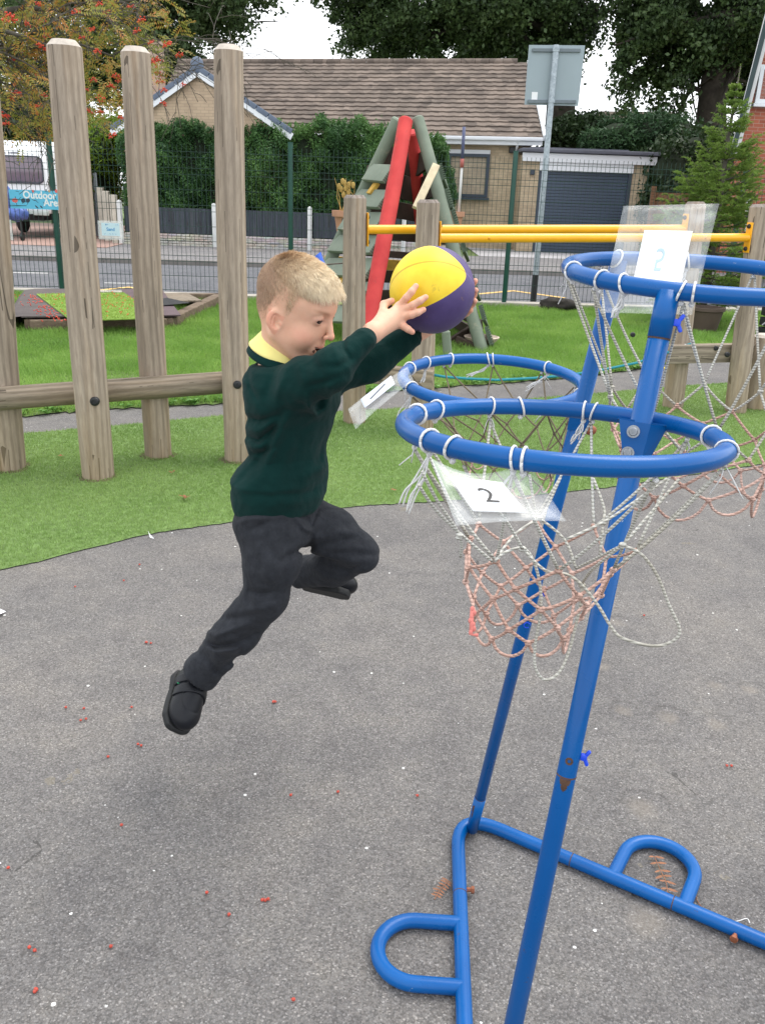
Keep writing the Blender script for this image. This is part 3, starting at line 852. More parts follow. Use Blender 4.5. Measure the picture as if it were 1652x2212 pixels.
def mat_tile(name, c1, c2, dark):
    t = NT(name); uv = t.n('ShaderNodeUVMap'); 
    b = t.n('ShaderNodeTexVoronoi'); b.inputs['Scale'].default_value = 1; m_ = t.n('ShaderNodeMapping'); m_.inputs['Scale'].default_value = (3.2, 3.0, 1)
    g = t.geo((3.3, 3.3, 3.3)); cell = t.n('ShaderNodeTexVoronoi'); cell.inputs['Scale'].default_value = 1.0; t.l(g, cell.inputs['Vector'])
    sp = t.n('ShaderNodeSeparateColor'); t.l(cell.outputs['Color'], sp.inputs[0])
    c = t.ramp(sp.outputs[0], [(0, c1), (.6, c2), (1, tuple(x * 1.25 for x in c2[:3]) + (1,))])
    n = t.noise(t.geo(), 1.0, 6, .7)
    c = t.mix(1.0, c, t.ramp(n, [(.3, (.75, .75, .76, 1)), (.7, (1.15, 1.12, 1.1, 1))]), 'MULTIPLY')
    li = t.noise(t.geo(), 9, 5, .8)
    c = t.mix(t.rng(li, .62, .72, 0, .6), c, dark)
    c = t.mix(t.rng(t.noise(t.geo((1, 1, 1)), 14, 3, .7), .68, .74, 0, .5), c, (.42, .40, .36, 1))
    t.set(col=c, rough=.9, spec=.2)
    return t.mat
m_tile = mat_tile("concrete_roof_tile", S(98, 90, 84), S(118, 108, 100), (.04, .037, .03, 1))
def tiled_roof(name, e0, e1, r0, r1, mat, parent, row=.30, wavew=.33, amp=.009, step=.042, clip=None):
    """real overlapping tile courses between eave line e0-e1 and ridge line r0-r1; each course is a wavy strip with a shadowed lip"""
    e0, e1, r0, r1 = [np.array(q, float) for q in (e0, e1, r0, r1)]
    sl = np.linalg.norm((r0 + r1) / 2 - (e0 + e1) / 2); rows = max(2, int(sl / row))
    n = np.cross(e1 - e0, r0 - e0); n /= np.linalg.norm(n)
    if n[2] < 0: n = -n
    V = []; F = []
    wid = np.linalg.norm(e1 - e0); segs = int(wid / wavew) * 6
    for i in range(rows):
        for part in (0, 1):
            pass
        a0 = e0 + (r0 - e0) * i / rows; a1 = e1 + (r1 - e1) * i / rows
        b0 = e0 + (r0 - e0) * (i + 1.12) / rows; b1 = e1 + (r1 - e1) * (i + 1.12) / rows
        t = np.linspace(0, 1, segs + 1)[:, None]
        ph = t[:, 0] * wid / wavew * 2 * math.pi
        wv = amp * np.where(np.sin(ph) > -.2, np.sin(ph), -.2 + .1 * np.sin(ph))[:, None]
        lo = a0 + (a1 - a0) * t + n * (step + wv)
        hi = b0 + (b1 - b0) * t + n * (wv * .9 + .0)
        bt = a0 + (a1 - a0) * t + n * (-.02)
        o = len(V)
        V.extend(bt.tolist()); V.extend(lo.tolist()); V.extend(hi.tolist()); m = segs + 1
        for k in range(segs):
            F.append((o + k, o + k + 1, o + m + k + 1, o + m + k))
            F.append((o + m + k, o + m + k + 1, o + 2 * m + k + 1, o + 2 * m + k))
    mb = MB(); mb.add(V, F)
    return mb.build(name, mat, parent)

YE, YR_ = 27.0, 31.2
bung = thing("bungalow", 'long low bungalow of buff brick under a brown tiled roof, with a front gable', "bungalow", (-2, 27, 0))
eR = AY(1172, 298, YE - .35); zE = eR[2]
eL = np.array([AY(330, 300, YE - .35)[0], YE - .35, zE])
rR = AY(1146, 136, YR_); zR = rR[2]; rR[0] = eR[0] - .02
KS = .24                                   # the bungalow stands slightly askew: its front runs back towards the left
xl_ = 0.0
for _ in range(12): xl_ = AY(385, 132, YR_ + KS * (eR[0] - xl_))[0]
rL = np.array([xl_, YR_, zR])
XL = rL[0]
eL[0] = XL - .1
rf = tiled_roof("roof", eL, eR, rL, rR, m_tile, bung)
# back slope, ridge tiles, verge
mb = MB(); back = 2 * YR_ - YE + .35
mb.quad((eL[0], back, zE), (rL[0], YR_, zR - .02), (rR[0], YR_, zR - .02), (eR[0], back, zE)); mb.build("rear_roof", m_tile, bung)
mb = MB()
for k in range(int((rR[0] - rL[0]) / .45)):
    xx = rL[0] + k * .45; mb.tube([(xx, YR_, zR + .03), (xx + .44, YR_, zR + .03)], .10, 10)
mb.build("ridge_tiles", m_tile, bung)
mb = MB(); mb.span((eR[0] + .03, YE - .33, zE), (rR[0] + .03, YR_, zR), .06, .16)
for k in range(14):
    a = np.array([eR[0] + .05, YE - .33, zE + .06]); b = np.array([rR[0] + .05, YR_, zR + .06]); d = (b - a) / 14
    mb.span(a + d * k + d * .04, a + d * (k + .93), .10, .07, bev=.01)
mb.build("verge_trim", m_white, bung)
Xr = eR[0] - .25
mb = MB(); mb.prism([(XL, YE, 0), (Xr, YE, 0), (Xr, YE, zE + .05), (XL, YE, zE + .05)], (0, .25, 0))
mb.prism([(Xr, YE, 0), (Xr, 2 * YR_ - YE, 0), (Xr, 2 * YR_ - YE, zE), (Xr, YR_, zR - .1), (Xr, YE, zE)], (-.25, 0, 0))
mb.prism([(XL, YE, 0), (XL, 2 * YR_ - YE, 0), (XL, 2 * YR_ - YE, zE), (XL, YR_, zR - .1), (XL, YE, zE)], (.25, 0, 0))
mb.build("wall", m_buff, bung)
mb = MB(); mb.span((eL[0], YE - .40, zE - .04), (eR[0], YE - .40, zE - .04), .11, .10, bev=.03)
mb.span((eL[0], YE - .335, zE - .10), (eR[0], YE - .335, zE - .10), .03, .2); mb.build("gutter", m_white, bung, auto=50)
mb = MB(); mb.box(((eL[0] + Xr) / 2, YE - .16, zE - .19), (Xr - eL[0], .33, .03)); mb.build("soffit", m_white, bung)
qa = AY(1117, 310, YE - .12); qb = AY(1104, 480, YE - .12)
MB().tube([(qa[0], YE - .38, zE - .06), (qa[0], YE - .3, zE - .22), (qa[0], YE - .08, zE - .35), (qa[0], YE - .08, .1)], .035, 10).build("downpipe", m_white, bung, auto=50)
q = AY(1112, 323, YE - .2); MB().box((q[0] - .05, YE - .1, q[2]), (.16, .18, .16), bev=.02).build("hopper", m_black, bung)
def window(parent, px0, py0, px1, py1, Y, m_fr, panes, blind=True, lintel=None, name="window"):
    a = AY(px0, py0, Y); b = AY(px1, py1, Y); x0, x1, z1, z0 = a[0], b[0], a[2], b[2]
    t = .085; mb = MB()
    mb.box(((x0 + x1) / 2, Y - .02, z1 - t / 2), (x1 - x0, .08, t)); mb.box(((x0 + x1) / 2, Y - .02, z0 + t / 2), (x1 - x0, .08, t))
    xs = [x0 + (x1 - x0) * p for p in panes]
    for x in xs: mb.box((min(max(x, x0 + t / 2), x1 - t / 2), Y - .021, (z0 + z1) / 2), (t if x in (xs[0], xs[-1]) else t * 1.3, .076, z1 - z0 - 2 * t))
    fr = mb.build(name, m_fr, parent)
    gl = bpy.data.materials.get("window_glass")
    if gl is None:
        t_ = NT("window_glass"); t_.set(col=(.32, .37, .40, 1), rough=.06, spec=.7, alpha=.14); gl = t_.mat
    MB().quad((x0, Y + .0, z0), (x1, Y + .0, z0), (x1, Y + .0, z1), (x0, Y + .0, z1)).build("glass", gl, fr)
    if blind:
        mb = MB(); nn = 16; 
        for k in range(nn):
            z = z0 + t + (z1 - z0 - 2 * t) * (k + .5) / nn
            mb.add([(x0 + t, Y + .05, z - .045), (x1 - t, Y + .05, z - .045), (x1 - t, Y + .10, z + .04), (x0 + t, Y + .10, z + .04)], [(0, 1, 2, 3)])
        mb.build("blind", m_white, fr)
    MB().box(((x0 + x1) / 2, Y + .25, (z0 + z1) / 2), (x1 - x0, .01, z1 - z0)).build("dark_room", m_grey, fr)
    MB().box(((x0 + x1) / 2, Y - .05, z0 - .04), (x1 - x0 + .1, .16, .06), bev=.01).build("sill", m_fr, fr)
    if lintel: MB().box(((x0 + x1) / 2, Y - .012, z1 + lintel / 2), (x1 - x0, .02, lintel)).build("lintel", m_white, fr)
    return fr
window(bung, 862, 325, 1054, 427, YE - .03, m_grey, (0, .18, .50, .56, 1), lintel=.11)
# meter box / light on wall
q = AY(1167, 427, 26.8)
# front gable wing
YW = 24.9
ap = AY(428, 152, YW); gl_ = AY(231, 280, YW); gr_ = AY(640, 291, YW)
ez = (gl_[2] + gr_[2]) / 2 - .02; hw = (gr_[0] - gl_[0]) / 2; cx = ap[0]; YW = YW - KS * (eR[0] - cx)
gxl, gxr = cx - hw, cx + hw
# where the wing ridge meets the main slope
slope = (zR - zE) / (YR_ - (YE - .35)); yint = (YE - .35) + (ap[2] - zE) / slope
yev = (YE - .35) + (ez - zE) / slope if ez > zE else YE - .3
tiled_roof("wing_roof", (gxr, YW - .1, ez), (gxr, max(yev, YE) + .1, ez), (cx, YW - .1, ap[2]), (cx, yint + .15, ap[2]), m_tile, bung)
tiled_roof("wing_roof", (gxl, max(yev, YE) + .1, ez), (gxl, YW - .1, ez), (cx, yint + .15, ap[2]), (cx, YW - .1, ap[2]), m_tile, bung)
mb = MB(); mb.prism([(gxl + .3, YW, 0), (gxr - .3, YW, 0), (gxr - .3, YW, ez + .14), (cx, YW, ap[2] - .06), (gxl + .3, YW, ez + .14)], (0, .25, 0))
mb.box((gxl + .42, YW + 1.6, ez / 2), (.24, 3.0, ez)); mb.box((gxr - .42, YW + 1.6, ez / 2), (.24, 3.0, ez))
mb.build("wall", mat_brick("gable_brick", S(184, 162, 138), S(198, 176, 150), S(166, 148, 128)), bung)
mb = MB()
for sx, ex in ((gxl, -1), (gxr, 1)):
    mb.span((sx, YW - .13, ez - .06), (cx, YW - .13 , ap[2] - .06), .03, .17)
mb.build("barge_board", m_white, bung)
mb = MB(); 
for sx in (gxl, gxr):
    a = np.array([sx, YW - .09, ez + .06]); b = np.array([cx, YW - .09, ap[2] + .06]); n_ = 8; d = (b - a) / n_
    for k in range(n_): mb.span(a + d * k + d * .02, a + d * (k + .97), .16, .13, bev=.02)
mb.ball((cx, YW - .1, ap[2] + .10), (.19, .1, .22), 8, 6)
mb.build("verge_tiles", m_slate, bung, auto=40)
mb = MB(); mb.tube([(cx, YW, ap[2] + .06), (cx, yint, ap[2] + .06)], .1, 10); mb.build("ridge_tiles", m_tile, bung)
for o_ in bung.children_recursive:
    for v_ in o_.data.vertices:
        v_.co.y += KS * (eR[0] - (v_.co.x + bung.location.x))
# chimney left of the main roof
q0 = AY(325, 98, 31.2); q1 = AY(356, 220, 31.2)
ch = MB(); ch.box(((q0[0] + q1[0]) / 2, 31.2, (q0[2] + 1.5) / 2), (q1[0] - q0[0], .5, q0[2] - 1.5)); ch.box(((q0[0] + q1[0]) / 2, 31.2, q0[2] + .05), (q1[0] - q0[0] + .1, .6, .1))
ch.build("chimney", mat_brick("chimney_brick", S(176, 150, 136), S(188, 164, 148), S(168, 152, 140)), bung)

# garage --------------------------------------------------------------
YG = 26.3
a = AY(1131, 333, YG); b = AY(1398, 545, YG); gx0 = a[0]; gx1 = AY(1397, 400, YG)[0]; gz = a[2]
gar = thing("garage", 'flat roofed garage with a dark roller door and white fascia right of the bungalow', "garage", ((gx0 + gx1) / 2, YG, 0))
d0 = AY(1172, 369, YG); d1 = AY(1358, 369, YG)
mb = MB(); mb.box(((gx0 + d0[0] - .1) / 2, YG + .1, gz / 2), (d0[0] - .1 - gx0, .2, gz)); mb.box(((d1[0] + .1 + gx1) / 2, YG + .1, gz / 2), (gx1 - d1[0] - .1, .2, gz))
mb.box(((d0[0] + d1[0]) / 2, YG + .1, (gz + d0[2] + .3) / 2), (d1[0] - d0[0] + .2, .2, gz - d0[2] - .3))
mb.box((gx0 + .1, YG + 2.6, gz / 2), (.2, 4.8, gz)); mb.box((gx1 - .1, YG + 2.6, gz / 2), (.2, 4.8, gz)); mb.box(((gx0 + gx1) / 2, YG + 5.1, gz / 2), (gx1 - gx0, .2, gz))
mb.build("wall", m_buff, gar)
dz = d0[2]
t = NT("roller_door"); t.set(col=t.ramp(t.noise(t.geo(), 1.2, 4), [(.3, S(58, 70, 86)), (.7, S(68, 82, 100))]), rough=.45, spec=.5); 
mb = MB(); nn = 26
for k in range(nn):
    z = .09 + (dz - .09) * k / nn; mb.box(((d0[0] + d1[0]) / 2, YG + .06, z + (dz - .09) / nn / 2), (d1[0] - d0[0], .03, (dz - .09) / nn - .008), bev=.006)
mb.build("roller_door", t.mat, gar)
for xx in (d0[0] - .05, d1[0] + .05): MB().box((xx, YG + .02, dz / 2), (.1, .09, dz)).build("door_frame", m_grey, gar)
hz = AY(1250, 349, YG)[2]
mb = MB(); mb.box(((d0[0] + d1[0]) / 2, YG - .02, (dz + hz) / 2), (d1[0] - d0[0] + .22, .1, hz - dz), bev=.01); mb.build("header_box", m_white, gar)
mb = MB(); mb.box(((gx0 + gx1) / 2 + .05, YG - .12, gz - .07), (gx1 - gx0 + .2, .04, .22)); mb.build("fascia", m_white, gar)
mb = MB(); mb.box(((gx0 + gx1) / 2 + .05, YG + 2.4, gz + .11), (gx1 - gx0 + .3, 5.3, .10), bev=.03); mb.box(((gx0 + gx1) / 2 - .2, YG + 2.4, gz + .18), (gx1 - gx0 - .8, 4.5, .06)); mb.build("flat_roof", simple("roof_felt", S(96, 98, 108), .9, .15, 3), gar)
q = AY(1149, 372, YG - .04); MB().box((q[0], YG - .05, q[2]), (.12, .1, .14), bev=.02).build("wall_lamp", m_grey, gar)

# chalet style brick house at the right edge -----------------------------
YH = 20.5
h_e = AY(1578, 338, YH); h_t = AY(1664, -20, YH)
hs = thing("brick_house", 'steep gabled red brick house at the top right corner', "house", (h_e[0] + 3, YH, 0))
dx = h_t[0] - h_e[0]; dzz = h_t[2] - h_e[2]; apx = h_e[0] + dx * 1.3; apz = h_e[2] + dzz * 1.3; xt = apx + 6.5; xr = xt + apx - h_e[0]
mb = MB(); mb.prism([(h_e[0] + .08, YH, 0), (xr - .08, YH, 0), (xr - .08, YH, h_e[2]), (xt, YH, apz - .2), (apx, YH, apz - .2), (h_e[0] + .08, YH, h_e[2])], (3.6, 7, 0)); mb.build("wall", m_red, hs)
mb = MB()
for sx in (h_e[0], xr):
    s_ = -1 if sx < apx else 1
    mb.span((sx + s_ * .06, YH - .3, h_e[2] - .05), (apx if s_ < 0 else xt, YH - .3, apz + .0), .07, .17)
mb.build("barge_board", simple("grey_white_board", S(206, 206, 206), .5, .04, 3), hs)
mb = MB()
for sx in (h_e[0], xr):
    s_ = -1 if sx < apx else 1
    p0 = np.array([sx + s_ * .10, YH - .42, h_e[2] - .05]); p1 = np.array([apx if s_ < 0 else xt, YH - .42, apz + .16]); off = np.array([3.8, 7.4, 0])
    mb.prism([p0, p1, p1 + off, p0 + off], (s_ * .09, 0, .03))
mb.prism([(apx - .1, YH - .42, apz + .16), (xt + .1, YH - .42, apz + .16), (xt + 3.9, YH + 6.98, apz + .16), (apx + 3.7, YH + 6.98, apz + .16)], (0, 0, .12)); mb.build("roof", simple("dark_slate_edge", S(56, 70, 72), .8, .2, 4), hs)
window(hs, 1641, 140, 1700, 226, YH - .02, m_white, (0, .45, 1), blind=False)
MB().tube([AY(1615, 430, YH - .1), AY(1612, 520, YH - .1)], .05, 8).build("downpipe", m_white, hs)

# dark roof far behind the trees ------------------------------------------
fh = thing("distant_house", 'dark tiled roof of a distant house seen under the tree canopy', "house", (16, 50, 0))
a = AY(1293, 240, 50); b = AY(1452, 242, 50); c = AY(1465, 300, 47); d = AY(1285, 300, 47)
mb = MB(); mb.quad(d, c, b, a); mb.build("roof", mat_tile("far_tile", S(78, 72, 64), S(92, 84, 76), (.03, .03, .025, 1)), fh)
mb = MB(); mb.prism([(d[0] + .3, 47.5, 0), (c[0] - .3, 47.5, 0), (c[0] - .3, 47.5, d[2]), (d[0] + .3, 47.5, d[2])], (0, 5, 0)); mb.build("wall", m_buff, fh)

# low stone garden wall with dark board panels and white concrete posts ------
YS = 23.5
sx0 = AY(268, 530, YS)[0]; sx1 = AY(985, 530, YS)[0]
zt = AY(560, 511, YS)[2]; zb_ = .07; zf_ = AY(560, 455, YS)[2]
gw = thing("garden_wall", 'low wall of pale split stone along the far pavement', "garden wall", ((sx0 + sx1) / 2, YS, 0))
mb = MB(); rg = random.Random(8); nr = 5
for r_ in range(nr):
    z = zb_ + (zt - zb_) * r_ / nr; hgt = (zt - zb_) / nr; x = sx0 + rg.uniform(0, .1)
    while x < sx1:
        l = rg.uniform(.16, .42); l = min(l, sx1 - x)
        if l > .05: mb.box((x + l / 2, YS + rg.uniform(-.02, .015), z + hgt / 2), (l - .012, .2, hgt - .012), bev=.015)
        x += l
t = NT("split_stone"); g = t.geo(); ce = t.vor(t.geo((3, 3, 11)), 1.2, out='Color'); 
t.set(col=t.mix(.6, t.ramp(t.noise(g, 5, 5, .7), [(.3, S(128, 122, 112)), (.55, S(178, 172, 160)), (.75, S(206, 202, 194))]), t.mix(.85, ce, (.5, .48, .44, 1))), rough=.9); t.bump(t.noise(g, 14, 5), .8, .02)
mb.build("wall_stones", t.mat, gw)
MB().box(((sx0 + sx1) / 2, YS + .01, (zb_ + zt) / 2 - .01), (sx1 - sx0, .17, zt - zb_ - .02)).build("wall_core", m_conc, gw)
cps = []
for px in (262, 464, 669, 872):
    q = AY(px, 500, YS - .1); cps.append(q[0])
m_board = mat_log("dark_stained_boards", S(74, 80, 88), S(44, 48, 56), 2)
bf = thing("board_fence", 'dark stained board fence standing on the low stone wall below the hedge', "fence", ((sx0 + sx1) / 2, YS, zt))
for i in range(4):
    xa = cps[i] + .08; xb = (cps[i + 1] if i < 3 else sx1) - .08; n_ = int((xb - xa) / .14); mb = MB()
    for k in range(n_):
        x = xa + (xb - xa) * (k + .5) / n_
        mb.box((x, YS + (.012 if k % 2 else 0), (zt + zf_) / 2 + .005), ((xb - xa) / n_ * 1.0 - .004, .02, zf_ - zt - .01 - rg.uniform(0, .015)))
    mb.build("board_panel", m_board, bf)
for i, x in enumerate(cps[:]):
    mb = MB(); mb.box((x, YS - .1, (zf_ + .12) / 2), (.11, .11, zf_ + .05), bev=.012)
    mb.lathe([(.075, 0), (.06, .05), (.001, .07)], (x, YS - .1, zf_ + .08), 4, Matrix.Rotation(math.pi / 4, 3, 'Z'))
    mb.build("concrete_post", simple("white_concrete", S(206, 208, 206), .8, .08, 5) if i == 0 else bpy.data.materials["white_concrete"], bf, auto=30)

# side fence of grey sheets between pale stone posts beside the driveway -----
sf = thing("side_fence", 'grey sheet fence with pale stepped stone posts beside the caravan drive', "fence", (-7.2, 24, 0))
m_sheet = simple("grey_sheet", S(132, 138, 142), .6, .08, 2)
for px, Y, h_ in [(249, 23.6, 1.28), (234, 24.4, 1.36), (223, 25.3, 1.44)]:
    x = AY(px, 480, Y)[0]
    MB().box((x, Y, h_ / 2), (.17, .17, h_), bev=.02).build("stone_post", simple("pale_stone_post", S(190, 184, 170), .9, .15, 5, .4) if "pale_stone_post" not in bpy.data.materials else bpy.data.materials["pale_stone_post"], sf)
mb = MB()
a = AY(216, 480, 25.6); b = AY(190, 480, 30)
for k in range(16):
    p0 = a + (b - a) * k / 16; p1 = a + (b - a) * (k + .9) / 16
    mb.span((p0[0], p0[1], .95), (p1[0], p1[1], .95), .03, 1.75)
mb.build("fence_sheet", m_sheet, sf)
mb = MB()
for px, Y in [(241, 24.0), (228.5, 24.85)]:
    x = AY(px, 480, Y)[0]; mb.box((x, Y + .15, .62), (.12, .03, 1.15))
mb.build("gap_shade_strip", m_board, sf)  # dark strips standing in for the black shade in the gaps between posts
# brown board fence behind the spruce
bx = thing("garden_fence", 'brown horizontal board fence behind the young spruce tree', "fence", (9.2, 17, 0))
mb = MB()
xa = AY(1400, 480, 21.5)[0]; xb = AY(1760, 480, 20.2)[0]
for k in range(9): mb.span((xa, 21.5, .16 + k * .19), (xb, 20.2, .16 + k * .19), .02, .17)
mb.build("board_panel", mat_log("brown_boards", S(120, 88, 64), S(74, 54, 40), 0), bx)
mb = MB()
for k in range(5):
    q = k / 4; mb.box((xa + (xb - xa) * q, 21.5 - 1.3 * q - .06, .95), (.1, .1, 1.9))
mb.build("fence_post", bpy.data.materials["brown_boards"], bx)

# ------------------------------------------------ caravan
YC = 24.2
cx1 = AY(107, 380, YC)[0]; cx0 = cx1 - 2.3; cxm = (cx0 + cx1) / 2
zt_ = AY(60, 301, YC)[2]; zb2 = AY(60, 461, YC)[2]
m_cream = simple("caravan_white", S(238, 240, 242), .3, .02, 1, coat=.3)
cv = thing("caravan", 'white touring caravan with a wide tinted front window, parked on the brick drive', "caravan", (cxm, YC, 0))
mb = MB()
prof = [(YC + .10, zb2), (YC - .02, zb2 + .35), (YC, zb2 + .95), (YC + .12, zb2 + 1.5), (YC + .45, zt_ - .12), (YC + .9, zt_), (YC + 5.6, zt_), (YC + 5.9, zt_ - .3), (YC + 5.9, zb2)]
n_ = len(prof); vs = []
xs_ = [cx0, cx0 + .06, cx0 + .2, cx1 - .2, cx1 - .06, cx1]; ins = [.16, .05, 0, 0, .05, .16]
for x, i_ in zip(xs_, ins):
    cy, cz = YC + 3, (zt_ + zb2) / 2
    for (y, z) in prof:
        vs.append((x, y + (cy - y) / abs(cy - y) * i_ * .8, z + (cz - z) / abs(cz - z) * i_ * .6))
fs = []
for i in range(5):
    for k in range(n_):
        k2 = (k + 1) % n_; fs.append((i * n_ + k, (i + 1) * n_ + k, (i + 1) * n_ + k2, i * n_ + k2))
fs.append(tuple(range(n_))); fs.append(tuple(reversed(range(5 * n_, 6 * n_))))
mb.add(vs, fs); mb.build("caravan_body", m_cream, cv, auto=45)
wz1 = AY(60, 340, YC)[2]; wz0 = AY(60, 393, YC)[2]; wx0 = cx0 + .18; wx1 = cx1 - .16
t = NT("tinted_window"); sp = t.n('ShaderNodeSeparateXYZ'); t.l(t.co('Generated'), sp.inputs[0])
t.set(col=t.mix(t.noise(t.co('Object', (3, 1, 1)), 3, 3), S(96, 84, 104), S(128, 112, 118)), rough=.12, spec=.8)
mb = MB(); mb.box(((wx0 + wx1) / 2, YC + .00, (wz0 + wz1) / 2), (wx1 - wx0, .09, wz1 - wz0), bev=.04)
wf = mb.build("front_window", t.mat, cv, auto=40)
rr = MB(); R_ = .14
def rrect(x0, x1, z0, z1, r_, y):
    pts = []
    for cx_, cz_, a0 in ((x1 - r_, z1 - r_, 0), (x0 + r_, z1 - r_, 90), (x0 + r_, z0 + r_, 180), (x1 - r_, z0 + r_, 270)):
        for k in range(6):
            a = math.radians(a0 + k * 18); pts.append((cx_ + r_ * math.cos(a), y, cz_ + r_ * math.sin(a)))
    return pts
rr.tube(rrect(wx0 - .02, wx1 + .02, wz0 - .02, wz1 + .02, R_, YC - .055), .022, 8, closed=True); rr.build("window_rim", simple("rim_dark", S(60, 60, 72), .5), wf, smooth=True)
mb = MB(); mb.box((cxm, YC - .01, zb2 + .02), (2.1, .12, .12), bev=.03); mb.build("bumper", simple("pale_green_grey", S(180, 192, 186), .5), cv, auto=40)
mb = MB(); mb.box((cxm, YC + 1.2, zb2 - .1), (1.7, 2.2, .16)); mb.span((cxm - .7, YC + .1, zb2 - .05), (cxm, YC - 1.25, zb2 - .12), .06, .1); mb.span((cxm + .7, YC + .1, zb2 - .05), (cxm, YC - 1.25, zb2 - .12), .06, .1)
mb.build("chassis", m_black, cv)
for sx in (cx0 + .25, cx1 - .25):
    mb = MB(); rot = Matrix.Rotation(math.pi / 2, 3, 'Y'); mb.lathe([(.12, -.09), (.3, -.09), (.33, -.05), (.33, .05), (.3, .09), (.12, .09)], (sx, YC + 3, .41), 20, rot); mb.build("wheel", m_blackrub, cv, auto=40)
hx = AY(28, 470, YC - 1.0)
m_tarp = simple("blue_tarpaulin", S(70, 96, 160), .5, .35, 12, .6, 25)
mb = MB()
def crumple(mb, c, r3, seed, n=18, m=12, amp=.18):
    rg_ = random.Random(seed); sub = MB(); sub.ball((0, 0, 0), 1.0, n, m)
    vs = []
    for x, y, z in sub.v:
        k = 1 + amp * (mnoise.noise(Vector((x * 2.1 + seed, y * 2.1, z * 2.1))) * 1.6 + .5 * mnoise.noise(Vector((x * 5 + seed, y * 5, z * 5))))
        vs.append((c[0] + x * r3[0] * k, c[1] + y * r3[1] * k, c[2] + z * r3[2] * k))
    mb.add(vs, sub.f)
q = AY(20, 437, YC - .6); crumple(mb, q, (.13, .14, .36), 1); q = AY(33, 463, YC - .8); crumple(mb, q, (.34, .25, .16), 2); q = AY(48, 462, YC - 1.0); crumple(mb, q, (.16, .2, .15), 3)
tag(mb.build("hitch_cover", m_tarp, smooth=True), 'crumpled blue cover wrapped over the caravan hitch', 'cover')
mb = MB(); q = AY(46, 480, YC - 1.1); mb.tube([(q[0], YC - 1.1, .6), (q[0], YC - 1.1, .2)], .03, 8); mb.lathe([(.02, -.03), (.1, -.03), (.1, .03), (.02, .03)], (q[0], YC - 1.1, .19), 14, Matrix.Rotation(math.pi / 2, 3, 'Y')); mb.build("jockey_wheel", m_black, cv, auto=40)
# faded maker lettering and swoosh on the front: soft grey marks
mb = MB()
for px in (4, 7, 10, 13, 22, 27, 31, 35, 39): q = AY(px, 330, YC + .15); mb.box((q[0], YC + .09, q[2]), (.045, .01, .05))
mb.span(AY(48, 331, YC + .08), AY(75, 333, YC + .08), .012, .012); mb.build("faded_lettering", simple("grey_lettering", S(150, 152, 160), .6), cv)
# ================================================================== TREES, HEDGES
def leaf_quads(P_, size, rg, flat=0.0, aspect=.6, droop=0.0):
    """one small pointed leaf face per point, random attitude"""
    n = len(P_)
    a = rg.normal(size=(n, 3)); a[:, 2] -= droop * 2; a /= np.linalg.norm(a, axis=1)[:, None]
    b = rg.normal(size=(n, 3)); b[:, 2] *= (1 - flat); b -= a * (a * b).sum(1)[:, None]; b /= np.linalg.norm(b, axis=1)[:, None] + 1e-9
    s_ = size * (.6 + .8 * rg.random(n))[:, None]
    V = np.stack([P_ - a * s_ * .5, P_ + b * s_ * aspect * .5, P_ + a * s_ * .5, P_ - b * s_ * aspect * .5], 1)
    return V.reshape(-1, 3)
def leaf_mesh(name, P_, size, mat, parent, seed=0, **k):
    rg = np.random.default_rng(seed)
    V = leaf_quads(np.asarray(P_), size, rg, **k)
    return np_mesh(name, V, np.arange(len(V), dtype=np.int32), 4, mat, parent)
def blob_points(blobs, n, rg, gap=.5, gs=1.3, shell=.55, sub=None):
    """points in a union of ellipsoids, thinned by a 3-D wave field so that clumps and gaps appear"""
    vol = np.array([b[3] * b[4] * b[5] for b in blobs]); vol = vol ** .75; vol /= vol.sum()
    k = rg.choice(len(blobs), n * 3, p=vol); B = np.array(blobs)[k]
    d = rg.normal(size=(n * 3, 3)); d /= np.linalg.norm(d, axis=1)[:, None]
    r = (shell + (1 - shell) * rg.random(n * 3)) * (1 + .12 * rg.normal(size=n * 3))
    P_ = B[:, :3] + d * r[:, None] * B[:, 3:6]
    q = P_ * gs; ph = rg.uniform(0, 6, 6)
    f = np.sin(q[:, 0] + 1.3 * np.sin(q[:, 1] * .7 + ph[0]) + ph[1]) * np.sin(q[:, 2] * 1.3 + 1.1 * np.sin(q[:, 0] * .9 + ph[2])) + .7 * np.sin(q[:, 1] * 1.1 + q[:, 2] * 2.3 + ph[3]) + .5 * np.sin(q[:, 0] * 2.9 + ph[4]) * np.sin(q[:, 2] * 3.1 + ph[5])
    f += rg.normal(size=len(f)) * .25
    P_ = P_[f > np.quantile(f, gap)]
    return P_[:n]
m_bark = simple("dark_bark", (.045, .038, .03, 1), .95, .4, 5, .8, 25)
m_bark2 = simple("rowan_bark", (.09, .08, .065, 1), .9, .3, 8, .5, 40)
def limb(mb, a, b, r0, r1, rg, seg=7, wob=.05):
    a = np.array(a, float); b = np.array(b, float); l = np.linalg.norm(b - a); pts = []; rs = []
    o = np.zeros(3)
    for i in range(seg + 1):
        t_ = i / seg; o = o + rg.normal(size=3) * wob * l / seg
        pts.append(a + (b - a) * t_ + o * math.sin(math.pi * min(1, t_ * 1.2) * .8) + np.array([0, 0, -.0]))
        rs.append(r0 + (r1 - r0) * t_)
    mb.tube(pts, rs, 8); return pts

